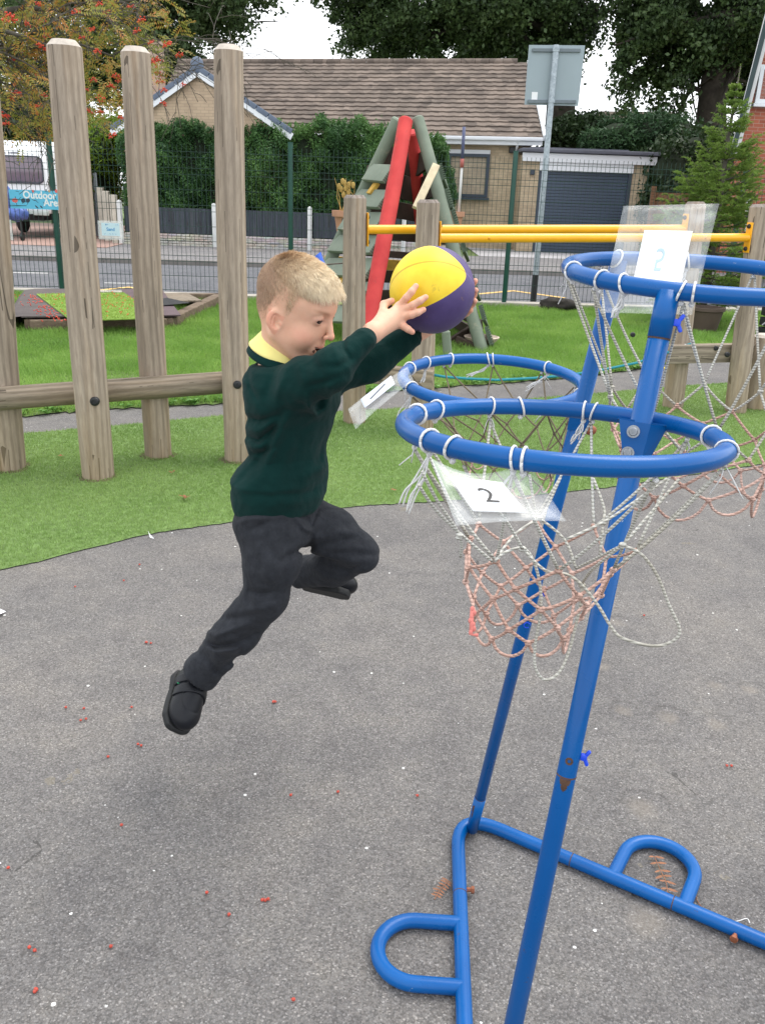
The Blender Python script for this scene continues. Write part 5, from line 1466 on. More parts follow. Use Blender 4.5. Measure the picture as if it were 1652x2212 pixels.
p0, p1, p2, p3 = q2 + np.array([.05, 0, -.05]), AY(997, 362, 12.75), AY(998, 343, 12.75), AY(1002, 274, 12.75)
MB().tube([p0, p1], .017, 10).build("cane_lower", simple("bleached_cane", S(196, 196, 194), .7, .08, 30), cn, smooth=True)
MB().tube([p1, p2], .026, 10).build("red_band", simple("faded_red_tape", S(170, 96, 88), .7), cn, smooth=True)
MB().tube([p2, p3], .022, 10).build("cane_top", simple("faded_blue_tape", S(84, 90, 122), .6, .15, 30), cn, smooth=True)
q = AY(1040, 727, 9.2); mb = MB(); mb.lathe([(.10, -.09), (.17, -.03), (.19, .0), (.175, .005), (.15, -.02), (.001, -.05)], q, 22)
tag(mb.build("pale_bowl", simple("pale_ceramic", S(188, 172, 156), .6, .1, 6), auto=40), 'pale round bowl lying tilted behind the right green pole', 'bowl')
q = AY(687, 568, 7.6); mb = MB(); mb.lathe([(.035, -.10), (.055, 0), (.075, .06), (.065, .06), (.045, .0), (.001, -.08)], q, 18, Matrix.Rotation(math.radians(-38), 3, 'Y'))
tag(mb.build("blue_funnel", simple("blue_plastic", S(56, 104, 214), .35, .05, 4), auto=40), 'small bright blue plastic funnel hanging just above the boy\'s forehead hair', 'funnel')
MB().tube([q + np.array([0, 0, -.02]), q + np.array([.25, .9, -.05])], .006, 6).build("funnel_hook", m_dkwood, bpy.data.objects["blue_funnel"])

# raised wooden platform with mats -------------------------------------------
c0, c1, c2, c3 = G(68, 716), G(362, 712), G(318, 640), G(150, 640)
pf = thing("sandpit_platform", 'low platform of old sleepers topped with black rubber mats, left lawn', "platform", (c0 + c1) / 2)
hz_ = AY(72, 688, c0[1])[2]
c3 = np.array([c0[0] + .1, c0[1] + 2.6, 0]); c2 = np.array([c1[0] + .1, c1[1] + 2.6, 0])
m_sleep = NT("old_sleeper"); v = m_sleep.co('Object'); m_sleep.set(col=m_sleep.ramp(m_sleep.noise(m_sleep.co('Object', (2, 6, 6)), 3, 6, .7), [(.3, S(82, 70, 58)), (.55, S(118, 102, 86)), (.75, S(148, 134, 114))]), rough=.95); m_sleep.bump(m_sleep.noise(v, 9, 6, .7), .8, .02); m_sleep = m_sleep.mat
Z_ = lambda p, z: np.array([p[0], p[1], z])
for a, b in ((c0, c1), (c1, c2), (c2, c3), (c3, c0)):
    MB().span(Z_(a, hz_ / 2 - .01), Z_(b, hz_ / 2 - .01), .14, hz_, bev=.018).build("sleeper", m_sleep, pf, auto=40)
def mat_sheet(name, lb, poly, z, m_, sag=0, parent=None):
    mb = MB(); mb.prism([Z_(p, z) for p in poly], (0, 0, .014)); return mb.build(name, m_, parent)
m_rub = simple("rubber_mat", S(92, 84, 82), .9, .15, 5, .5, 150)
d1 = (c1 - c0); d1 /= np.linalg.norm(d1); d2 = np.array([-d1[1], d1[0], 0])
A = c0 - d1 * .28
ztop = hz_ + .012
mb = MB()
def mrow(u0, u1, v0, v1, z): return [A + d1 * u + d2 * v_ + np.array([0, 0, z]) for u, v_ in ((u0, v0), (u1, v0), (u1, v1), (u0, v1))]
mb.prism(mrow(.2, .78, -.02, 2.7, ztop), (0, 0, .014)); mb.build("black_mat", m_rub, pf)
mb = MB(); prof = [(.2, ztop + .014), (.08, ztop - .0), (.0, ztop - .08), (-.05, ztop - .2), (-.06, .03)]
vs = []
for u, z in prof:
    for v_ in (-.02, 2.7): vs.append(A + d1 * u + d2 * v_ + np.array([0, 0, z]))
mb.add(vs, [(2 * i, 2 * i + 1, 2 * i + 3, 2 * i + 2) for i in range(len(prof) - 1)]); mb.build("mat_overhang", m_rub, pf)
mb = MB(); mb.prism(mrow(1.32, 1.86, -.02, 2.7, ztop), (0, 0, .014)); mb.build("black_mat", simple("purple_black_mat", S(96, 80, 84), .9, .15, 5, .5, 150), pf)
gm = MB(); gp = mrow(.80, 1.86, -.06, 2.72, ztop + .002)
gl0 = A + d1 * .62; 
q0 = G(150, 694, ztop); 
gpoly = [G(155, 698, ztop), G(350, 692, ztop), G(268, 637, ztop), G(80, 640, ztop)]
gm.prism([Z_(p, ztop + .018) for p in gpoly], (0, 0, .012)); mat_t = simple("green_mat", S(128, 158, 66), .9, .2, 20, .6, 200)
tm = thing("turf_mat", 'bright green turf mat strewn with red berries lying on the low platform', "mat", Z_(gpoly[0], ztop))
gm.build("mat_backing", mat_t, tm)
rgn = np.random.default_rng(9); nb = 9000
uu, vv = rgn.random(nb)[:, None], rgn.random(nb)[:, None]
gp_ = (np.array(gpoly[0]) * (1 - uu) + np.array(gpoly[1]) * uu) * (1 - vv) + (np.array(gpoly[3]) * (1 - uu) + np.array(gpoly[2]) * uu) * vv
gp_[:, 2] = ztop + .03; hh = rgn.uniform(.012, .022, nb); aa = rgn.uniform(0, 6.28, nb)
Vb = np.stack([gp_ + np.stack([-.003 * np.cos(aa), -.003 * np.sin(aa), 0 * aa], -1), gp_ + np.stack([.003 * np.cos(aa), .003 * np.sin(aa), 0 * aa], -1), gp_ + np.stack([rgn.normal(size=nb) * .006, rgn.normal(size=nb) * .006, hh], -1)], 1).reshape(-1, 3)
np_mesh("mat_pile", Vb, np.arange(len(Vb), dtype=np.int32), 3, leafmat("mat_blade", [S(118, 146, 60), S(146, 172, 78), S(166, 188, 100)], .5, .3, 3, 60), tm)
fb = MB(); rr = random.Random(12)
for k in range(260):
    if k < 120:
        t_ = rr.random(); e0 = np.array(gpoly[0]); e1 = np.array(gpoly[3]); p = e0 + (e1 - e0) * t_ + d1 * (-.02 - abs(rr.gauss(0, .12)))
        z = ztop + .02
    else:
        uu_, vv_ = rr.random(), rr.random(); p = (np.array(gpoly[0]) * (1 - uu_) + np.array(gpoly[1]) * uu_) * (1 - vv_) + (np.array(gpoly[3]) * (1 - uu_) + np.array(gpoly[2]) * uu_) * vv_; z = ztop + .046
    fb.ball((p[0], p[1], z), (.008, .008, .006), 6, 4)
tag(fb.build("fallen_berries", m_berry, smooth=True), 'many tiny red rowan berries strewn over the platform mats', 'berries', kind='stuff')
# low pallet to the right of the platform
pl = thing("wooden_pallet", 'low weathered wooden pallet with a dark mat corner, behind the platform', "pallet", G(415, 668))
a0, a1 = G(350, 676), G(437, 674); pz = .15
dd = a1 - a0; dd /= np.linalg.norm(dd); ee = np.array([-dd[1], dd[0], 0])
mb = MB()
a0 = a0 - dd * .5
for k in range(7): mb.span(Z_(a0 + ee * (.05 + k * .13), pz - .01), Z_(a1 + ee * (.05 + k * .13), pz - .01), .105, .022, bev=.003)
mb.build("deck_slats", m_beam, pl)
for f_ in (.1, .5, .96):
    q = a0 + (a1 - a0) * f_; MB().span(Z_(q, pz / 2 - .02), Z_(q + ee * .95, pz / 2 - .02), .09, pz - .05).build("bearer", m_dkwood, pl)
q = G(372, 664, pz); mb = MB(); mb.add([Z_(q + dd * -.3, pz + .012), Z_(q + dd * .22, pz + .05), Z_(q + dd * .02 + ee * .4, pz + .07), Z_(q + dd * -.3 + ee * .4, pz + .012)], [(0, 1, 2, 3)]); mb.build("mat_corner", m_blackrub, pl)
# dark slatted box at the far right, pot below the spruce
q = G(1668, 735); mb = MB()
for k in range(5): mb.box((q[0] + .25, q[1], .08 + k * .12), (.7, .5, .10), bev=.01)
tag(mb.build("slatted_box", simple("black_boards", (.02, .022, .026, 1), .7, .3, 5), auto=40), 'black slatted planter box cut by the right edge behind the post', 'planter box')
q = G(1515, 716); mb = MB(); mb.lathe([(.17, 0), (.22, .26), (.24, .27), (.24, .31), (.2, .31), (.19, .27), (.001, .26)], (q[0], q[1], 0), 22)
tag(mb.build("brown_tub", simple("brown_plastic", S(84, 70, 62), .7, .15, 5), auto=40), 'dull brown tub at the foot of the young spruce', 'plant pot')
# dandelions
for i, (px, py, lb) in enumerate([(1033, 665, 'single yellow dandelion at the top of the lawn beside the ball'), (1434, 795, 'single yellow dandelion between the blue tubes, near the path')]):
    q = AY(px, py, G(px, py)[1] * .985); mb = MB(); mb.tube([(q[0], q[1], 0), (q[0], q[1], q[2])], .002, 5); mb.ball(q, (.018, .018, .009), 10, 5)
    tag(mb.build("dandelion", simple("dandelion_yellow", S(232, 206, 30), .6), smooth=True), lb, 'flower', 'yellow dandelions in the lawn')
# ================================================================== BLUE THREE-HOOP STAND
t = NT("blue_enamel"); g = t.geo()
c = t.ramp(t.noise(g, 3, 4), [(.3, S(0, 75, 140)), (.7, S(0, 92, 164))])
chp = t.noise(g, 55, 6, .8); wher = t.noise(g, 5, 2)
k = t.math('MULTIPLY', t.math('GREATER_THAN', chp, .67), t.math('GREATER_THAN', wher, .56))
c = t.mix(t.math('MULTIPLY', k, .8), c, (.09, .05, .035, 1))
sc_ = t.math('MULTIPLY', t.math('GREATER_THAN', t.noise(t.geo((1, 1, 1)), 90, 3, .7), .70), t.math('GREATER_THAN', t.noise(g, 6, 1), .60))
c = t.mix(t.math('MULTIPLY', sc_, .6), c, (.4, .45, .5, 1))
t.set(col=c, rough=t.rng(t.noise(g, 12, 4), .3, .7, .22, .38), spec=.28, coat=.06, coatr=.08)
t.bump(t.noise(g, 90, 3), .06, .002)
m_blue = t.mat
m_rust = simple("rust", S(86, 62, 48), .9, .35, 60, .4, 300)
m_steel = simple("bolt_steel", S(150, 154, 158), .3, .2, 60, metal=.9)
m_copper = simple("rusty_bolt", S(140, 84, 58), .6, .3, 30, metal=.3)
m_tie = simple("white_cord", S(226, 226, 226), .8, .08, 60, .5, 900)
t = NT("net_rope_white"); wv = t.n('ShaderNodeTexWave', bands_direction='Z'); wv.inputs['Scale'].default_value = 90; wv.inputs['Distortion'].default_value = 2; t.l(t.geo(), wv.inputs['Vector'])
t.set(col=t.mix(t.math('MULTIPLY', wv.outputs['Fac'], .5), t.ramp(t.noise(t.geo(), 9, 4), [(.35, S(176, 172, 160)), (.65, S(206, 206, 200))]), S(120, 116, 104)), rough=.85); t.bump(wv.outputs['Fac'], .6, .002); m_rope = t.mat
t = NT("net_rope_pink"); wv = t.n('ShaderNodeTexWave', bands_direction='Z'); wv.inputs['Scale'].default_value = 90; wv.inputs['Distortion'].default_value = 2; t.l(t.geo(), wv.inputs['Vector'])
t.set(col=t.mix(t.math('MULTIPLY', wv.outputs['Fac'], .4), t.ramp(t.noise(t.geo(), 11, 4), [(.35, S(186, 150, 136)), (.65, S(212, 180, 168))]), S(140, 108, 96)), rough=.85); t.bump(wv.outputs['Fac'], .6, .002); m_pink = t.mat
m_brope = simple("net_rope_brown", S(122, 110, 90), .85, .25, 40, .5, 900)

TR = .0108                                        # hoop tube radius
FITS = {'front': ((.263, 1.255, 1.175), (.010, .078, .997), .18), 'top': ((.56, 1.612, 1.382), (.010, -.053, .999), .18), 'back': ((.276, 2.237, 1.051), (.002, -.068, .998), .17)}
RG_ = {}
for k_, (c_, n_, R_) in FITS.items():
    c = CAM + (np.array(c_) - CAM) * (R_ / .235); n = np.array(n_); n /= np.linalg.norm(n)
    u = np.cross([0, 1, 0], n); u /= np.linalg.norm(u); v = np.cross(n, u)
    RG_[k_] = (c, n, u, v, R_)
def rp_(k_, a):
    c, n, u, v, R_ = RG_[k_]; return c + R_ * (math.cos(a) * u + math.sin(a) * v)
def ra_(k_, px, py, near=None):
    """angle on a hoop whose picture is closest to a pixel"""
    A = np.linspace(0, 2 * math.pi, 1440, endpoint=False); c, n, u, v, R_ = RG_[k_]
    W = c + R_ * (np.cos(A)[:, None] * u + np.sin(A)[:, None] * v)
    x, y = proj_xy(W[:, 0], W[:, 1], W[:, 2]); return float(A[np.argmin((x - px) ** 2 + (y - py) ** 2 * 1.0)])
def isect(p, d, q, e):
    M_ = np.array([[d[0], -e[0]], [d[1], -e[1]]]); s_ = np.linalg.solve(M_, (q - p)[:2]); return p + d * s_[0]
zt_b = .0165
pa, pb = G(990, 1850, zt_b), G(1003, 2212, zt_b); pc, pd = G(1160, 1826, zt_b), G(1570, 2000, zt_b)
A_ = isect(pa, pb - pa, pc, pd - pc); dAB = (pb - pa) / np.linalg.norm(pb - pa); dAC = (pd - pc) / np.linalg.norm(pd - pc)
B_ = A_ + dAB * .95; C_ = A_ + dAC * .95
Bleg = G(1012, 2670, .02)
def fillet(pts, r_, n=9):
    out = []; m_ = len(pts)
    for i in range(m_):
        p = pts[i]; a = pts[i - 1] - p; b = pts[(i + 1) % m_] - p; a = a / np.linalg.norm(a); b = b / np.linalg.norm(b)
        th = math.acos(np.clip(a @ b, -1, 1)); t_ = r_ / math.tan(th / 2); p1 = p + a * t_; p2 = p + b * t_
        for k in range(n + 1):
            q = k / n; m1 = p1 * (1 - q) + p * q; m2 = p * (1 - q) + p2 * q; out.append(m1 * (1 - q) + m2 * q)
    return out
st = thing("basketball_stand", 'bright blue steel basketball stand with three netted hoops and a triangular floor frame', "basketball stand", (A_[0], A_[1], 0))
MB().tube(fillet([A_, B_, C_], .075), .0162, 20, closed=True).build("base_frame", m_blue, st, smooth=True)
def floor_loop(p0, p1, pts):
    MB().tube(pts, .0160, 18, cap=False).build("floor_loop", m_blue, st, smooth=True)
def uloop(a, b, out, L_):
    """U shaped loop welded on at a and b reaching L_ outwards"""
    a = np.array(a); b = np.array(b); r_ = np.linalg.norm(b - a) / 2; m_ = (a + b) / 2; e = (b - a) / (2 * r_); pts = [a, a + out * (L_ - r_) * .5]
    for k in range(17):
        t_ = math.pi * k / 16; pts.append(m_ + out * (L_ - r_) - e * r_ * math.cos(t_) + out * r_ * math.sin(t_))
    pts += [b + out * (L_ - r_) * .5, b]; return pts
l0, l1 = G(990, 1995, zt_b), G(998, 2133, zt_b)
l0 = A_ + dAB * float((l0 - A_) @ dAB); l1 = A_ + dAB * float((l1 - A_) @ dAB)
lt = G(815, 2058, zt_b); nrm = np.array([-dAB[1], dAB[0], 0]); nrm = nrm if nrm[0] < 0 else -nrm
floor_loop(l0, l1, uloop(l0, l1, nrm, float((lt - l0) @ nrm)))
q0, q1 = G(1325, 1888, zt_b), G(1478, 1954, zt_b); q0 = A_ + dAC * float((q0 - A_) @ dAC); q1 = A_ + dAC * float((q1 - A_) @ dAC)
n2 = np.array([-dAC[1], dAC[0], 0]); n2 = n2 if n2[1] > 0 else -n2
qt = G(1440, 1826, zt_b); floor_loop(q0, q1, uloop(q0, q1, n2, float((qt - q0) @ n2)))
# seams and bolts on the base
def seam(p, d, r_, m_=m_rust, w_=.0022):
    MB().tube([p - d * w_ / 2, p + d * w_ / 2], r_, 22).build("rust_seam", m_, st, smooth=False)
for px, py, d in [(988, 1931, dAB), (1233, 1859, dAC), (1452, 1952, dAC)]:
    q = G(px, py, zt_b); q = A_ + d * float((q - A_) @ d); seam(q, d, .0165)
for px, py, d, o_ in [(1000, 1921, dAB, -nrm), (1590, 2008, dAC, -n2)]:
    q = G(px, py, zt_b); q = A_ + d * float((q - A_) @ d) + o_ * .016
    mb = MB(); rot = Vector(o_).to_track_quat('Z', 'Y').to_matrix(); mb.lathe([(.005, 0), (.005, .010), (.0085, .010), (.0085, .017), (.001, .018)], q, 6, rot); mb.build("bolt", m_copper, st)
# hoops
hoops = {}
for k_, lb in (('front', 'front hoop, lowest in the picture and nearest the camera'), ('top', 'topmost hoop reaching out of the right edge'), ('back', 'left rear hoop just below the ball')):
    pts = [rp_(k_, 2 * math.pi * i / 72) for i in range(72)]
    o = MB().tube(pts, TR, 18, closed=True).build("hoop", m_blue, st, smooth=True, label=lb); hoops[k_] = o
# legs
def z_on(px, py, z): return AZ(px, py, z)
aT1 = ra_('top', 1445, 612); T1 = rp_('top', aT1)
aT2 = ra_('top', 1338, 566); T2 = rp_('top', aT2)
FA_ = G(1019, 1792, .018)
aT3 = .15; T3 = rp_('top', aT3)
LR = .0133
dirF = (T1 - Bleg) / np.linalg.norm(T1 - Bleg)
def leg(a, b, r_, lb, joints):
    d = (b - a); l = np.linalg.norm(d); d = d / l
    o = MB().tube([a, a + d * l * .5, b], r_, 24).build("leg", m_blue, st, smooth=True, label=lb)
    for (px, py) in joints:
        # point on the leg at this picture row
        lo, hi = 0.0, 1.0
        for _ in range(30):
            m_ = (lo + hi) / 2; q = a + (b - a) * m_
            if proj_xy(*q)[1] > py: lo = m_
            else: hi = m_
        q = a + (b - a) * lo; seam(q, d, r_ + .0003)
    return o
def on_leg(a, b, py):
    lo, hi = 0.0, 1.0
    for _ in range(30):
        m_ = (lo + hi) / 2; q = a + (b - a) * m_
        if proj_xy(*q)[1] > py: lo = m_
        else: hi = m_
    return a + (b - a) * lo
leg(Bleg, T1, LR, 'front leg, thickest looking tube crossing behind the front hoop', [(0, 731), (0, 1673)])
leg(FA_, T2, LR, 'rear left leg', [(0, 1722)])
leg(C_ + np.array([0, 0, .012]), T3, LR, None, [])
LF = (Bleg, T1); LB = (FA_, T2)
seam(on_leg(*LF, 725) , dirF, LR + .0004, simple("dark_gap", (.01, .01, .01, 1)), .0016)
# upper sleeve of the front leg
qa_ = on_leg(*LF, 729); MB().tube([qa_, T1 - dirF * .004], LR + .0008, 24).build("leg_socket", m_blue, st, smooth=True)
qa_ = on_leg(*LB, 1722); MB().tube([LB[0], qa_], LR + .0008, 24).build("leg_socket", m_blue, st, smooth=True)
# rust streak and bolt hole on the lower joint
q = on_leg(*LF, 1636); view = (CAM - q) / np.linalg.norm(CAM - q)
side = np.cross(dirF, view); side /= np.linalg.norm(side); view = np.cross(side, dirF)
rot = Vector(view).to_track_quat('Z', 'Y').to_matrix()
mb = MB(); mb.lathe([(.0052, 0), (.0052, .0015), (.0026, .0015), (.0024, -.002)], q + view * (LR - .0004) , 16, rot); mb.build("bolt_hole", m_rust, st)
def streak(q, d, view, side, L_, w_):
    mb = MB(); rr = random.Random(5); n_ = 12; vs = []; fs = []
    for i in range(n_ + 1):
        t_ = i / n_; ww = w_ * (1 - t_) ** .6 * (1 + rr.uniform(-.3, .2))
        for s_ in (-1, -.5, 0, .5, 1):
            a = s_ * ww; vs.append(q - d * L_ * t_ + view * math.cos(a) * (LR + .0006) + side * math.sin(a) * (LR + .0006) * 1)
    for i in range(n_):
        for j in range(4): fs.append((5 * i + j, 5 * i + j + 1, 5 * i + j + 6, 5 * i + j + 5))
    mb.add(vs, fs); mb.build("rust_streak", m_rust, st)
streak(on_leg(*LF, 1675), dirF, view, side, .018, .55)
dB = (LB[1] - LB[0]); dB /= np.linalg.norm(dB); q = on_leg(*LB, 1735); vb = (CAM - q) / np.linalg.norm(CAM - q); sb = np.cross(dB, vb); sb /= np.linalg.norm(sb); vb = np.cross(sb, dB)
streak(q, dB, vb * .86 - sb * .5, sb, .05, .42)
# wing bolts of bright blue plastic
m_bplast = simple("bright_blue_plastic", S(16, 70, 214), .35, .05, 5)
def wing(q, side, d):
    mb = MB(); x = Vector(side); z = Vector(d); y = z.cross(x).normalized(); rot = Matrix((x, y, z)).transposed()
    mb.box(Vector(q) + x * .004, (.009, .008, .009), rot, .002)
    for s_ in (-1, 1):
        mb.box(Vector(q) + x * .008 + z * s_ * .006, (.005, .006, .011), rot @ Matrix.Rotation(s_ * .5, 3, 'Y'), .003)
    mb.build("wing_nut", m_bplast, st, auto=40)
wing(on_leg(*LF, 1628) + side * -(LR if side[0] < 0 else -LR), side if side[0] > 0 else -side, dirF)
wing(on_leg(*LF, 693) + side * -(LR if side[0] < 0 else -LR), side if side[0] > 0 else -side, dirF)
q = on_leg(*LB, 1272); wing(q + (sb if sb[0] > 0 else -sb) * LR, sb if sb[0] > 0 else -sb, dB)
q = on_leg(*LB, 1339); MB().tube([q + vb * .016 + sb * .004 + np.array([math.cos(a) * .006, 0, math.sin(a) * .006]) for a in [k * .6 for k in range(10)]], .0012, 6).build("wire_ring", m_bplast, st, smooth=True)
# gussets joining hoops to legs
def gusset(k_, px, py_top, py_bot, L_, wpx, bolts):
    c, n, u, v, R_ = RG_[k_]; a = ra_(k_, px, py_top - 12); p = rp_(k_, a); top = p - n * TR * .6
    q = on_leg(*L_, py_bot); tang = -math.sin(a) * u + math.cos(a) * v; tang = tang if tang[0] > 0 else -tang
    zc = float((p - CAM) @ FW); w_ = wpx * zc / FPX / 2
    lm = on_leg(*L_, (py_top + py_bot) / 2); vw = (CAM - lm) / np.linalg.norm(CAM - lm); vw = vw - dirF * (vw @ dirF); vw /= np.linalg.norm(vw); off = vw * (LR + .0015)
    tl = on_leg(*L_, py_top); sd = np.cross(dirF, vw); sd = sd if sd[0] > 0 else -sd
    mb = MB(); b = q + off
    f0 = top - tang * w_; f1 = top + tang * w_
    inner = [f0, f1, tl + off * .6 + sd * w_ * .95, b + sd * .011, b - sd * .011, tl + off * .6 - sd * w_ * .95]
    P0 = tl + off; 
    quadp = [P0 - sd * w_, P0 + sd * w_ * .45, b + sd * .010, b - sd * .014]
    mb.prism(quadp, -vw * .003)
    mb.prism([P0 + sd * w_ * .45, P0 + sd * w_ * 1.25 - vw * .02, b + sd * .020 - vw * .012, b + sd * .010], -vw * .003)
    mb.prism([top - tang * w_, top + tang * w_ * 1.1, P0 + sd * w_ * 1.2 - vw * .015, P0 - sd * w_], n * .002)
    mb.build("gusset", m_blue, st)
    rot = Vector(vw).to_track_quat('Z', 'Y').to_matrix()
    for (bx, by) in bolts:
        qq = on_leg(*L_, by); x_, y_ = proj_xy(*qq); qq = qq + sd * (bx - x_) * zc / FPX + vw * (LR + .0015)
        mb = MB(); mb.lathe([(.0080, 0), (.0080, .0018), (.0054, .0018), (.0054, .006), (.0046, .007), (.0026, .007), (.0026, .004), (.0005, .004)], qq, 18, rot); mb.build("bolt", m_steel, st, auto=30)
gusset('front', 1372, 912, 984, LF, 88, [(1368, 933), (1356, 979)])
gusset('back', 1240, 880, 930, LB, 40, [])
for py in (885, 922):
    q = on_leg(*LB, py) + (sb if sb[0] > 0 else -sb) * (LR + .004)
    mb = MB(); mb.ball(q + (sb if sb[0] > 0 else -sb) * .008, (.011, .010, .009), 12, 8); mb.build("bolt", m_copper, st, smooth=True)

# ------------------------------------------------ nets
def cord_loop(k_, a, r_=.0018, wrap=1.15, tilt=0.0):
    """cord wound once round the hoop tube at angle a"""
    c, n, u, v, R_ = RG_[k_]; p = rp_(k_, a); rad = math.cos(a) * u + math.sin(a) * v; tg = -math.sin(a) * u + math.cos(a) * v
    pts = []
    for i in range(17):
        t_ = 2 * math.pi * i / 16; pts.append(p + rad * math.cos(t_) * (TR + r_ * .8) + n * math.sin(t_) * (TR + r_ * .8) + tg * tilt * math.sin(t_) * .006)
    return pts, p - n * (TR + .003)
def sag(a, b, s_, n=7, side=None, rr=None):
    a = np.array(a); b = np.array(b); out = []
    l = np.linalg.norm(b - a); w_ = np.array([0, 0, -1.0]) if side is None else np.array(side)
    for i in range(n):
        t_ = i / (n - 1); out.append(a + (b - a) * t_ + w_ * s_ * l * 4 * t_ * (1 - t_))
    return out
def knot(mb, p, r_, rr):
    mb.ball(p, (r_ * 1.25, r_ * 1.1, r_), 7, 5); mb.ball(np.array(p) + np.array([rr.uniform(-1, 1), rr.uniform(-1, 1), rr.uniform(-1, 1)]) * r_ * .7, r_ * .8, 6, 4)
def net(k_, n_, a0, levels, white_to, rope=.0019, bottom=.035, seed=0, skew=0.0, upmat=None, ties=True, skip=()):
    rr = random.Random(seed); c, n, u, v, R_ = RG_[k_]
    ring_pts = []; tie = MB(); W = MB(); P2 = MB()
    for i in range(n_):
        a = a0 + 2 * math.pi * i / n_
        pts, low = cord_loop(k_, a, .0017, tilt=rr.uniform(-1, 1))
        tie = MB(); show = rr.random() < .4
        if show: tie.tube(pts, .0014, 6, closed=False)
        tie.ball(low, .0032, 7, 5); ring_pts.append((a, low))
        if rr.random() < .6:
            for q in range(rr.randint(1, 3)):
                e = low + np.array([rr.uniform(-.02, .02), rr.uniform(-.02, .02), -rr.uniform(.01, .04)]); tie.tube([low, (low + e) / 2 + np.array([rr.uniform(-.006, .006), 0, .002]), e], .0008, 4)
        tie.build("cord_tie", m_tie, st, smooth=True)
    rows = []
    for li, (px, py, z, r_) in enumerate(levels):
        cc = AZ(px, py, z); row = []
        for i in range(n_):
            a = a0 + skew + 2 * math.pi * (i + .5 * ((li + 1) % 2)) / n_
            rj = r_ * (1 + rr.uniform(-.09, .09)); row.append(cc + rj * (math.cos(a) * u + math.sin(a) * v) + np.array([0, 0, rr.uniform(-.006, .006)]))
        rows.append(row)
    for i in range(n_):
        # long hairpin strands from each tie to the two knots below
        _, lo = ring_pts[i]
        for j in (i, (i - 1) % n_):
            if (i, j) in skip: continue
            tgt = rows[0][j]; bow = sag(lo + np.array([rr.uniform(-.003, .003), 0, 0]), tgt, rr.uniform(-.02, .05), 8)
            W.tube(bow, rope, 6)
    for li in range(len(rows)):
        B_m = W if li < white_to else P2
        for i in range(n_): knot(B_m, rows[li][i], rope * 1.9, rr)
        if li + 1 < len(rows):
            Bm = W if li + 1 <= white_to else P2
            for i in range(n_):
                js = (i, (i + 1) % n_) if (li % 2 == 0) else (i, (i - 1) % n_)
                for j in js: Bm.tube(sag(rows[li][i], rows[li + 1][j], rr.uniform(0, .06), 5), rope, 6)
    last = rows[-1]
    for i in range(n_):
        a = last[i]; b = last[(i + 1) % n_]; d = rr.uniform(.8, 1.3) * bottom
        P2.tube([a + (b - a) * t_ + np.array([0, 0, -d * (1 - (2 * t_ - 1) ** 2) ** .7]) for t_ in [q / 8 for q in range(9)]], rope, 6)
    o = W.build("net", upmat or m_rope, st, smooth=True)
    if P2.v: P2.build("net_lower", m_pink, o, smooth=True)
    return o, rows, ring_pts
zc_ = lambda k_: float((RG_[k_][0] - CAM) @ FW)
zf_ = zc_('front'); ztp = zc_('top'); zbk = zc_('back')
nf, rows_f, ties_f = net('front', 8, .35, [(1180, 1175, zf_ + .02, .098), (1160, 1222, zf_ + .03, .088), (1150, 1268, zf_ + .03, .078), (1138, 1312, zf_ + .035, .070), (1128, 1352, zf_ + .04, .060)], 0, seed=3, bottom=.020)
nf['label'] = 'tattered net with white upper cords and pink lower mesh under the front hoop'
net('top', 9, .1, [(1500, 868, ztp + .02, .125), (1500, 925, ztp + .03, .118), (1498, 965, ztp + .03, .112), (1495, 1000, ztp + .035, .105), (1492, 1034, ztp + .035, .098)], 1, seed=5, bottom=.026)[0]['label'] = 'long net with pink lower mesh under the topmost hoop'
net('back', 10, .2, [(1085, 910, zbk + .03, .115), (1095, 945, zbk + .04, .105), (1100, 985, zbk + .04, .095), (1105, 1020, zbk + .05, .085)], 3, rope=.0016, seed=8, bottom=.02, upmat=m_brope)[0]['label'] = 'brownish grey net under the left rear hoop'
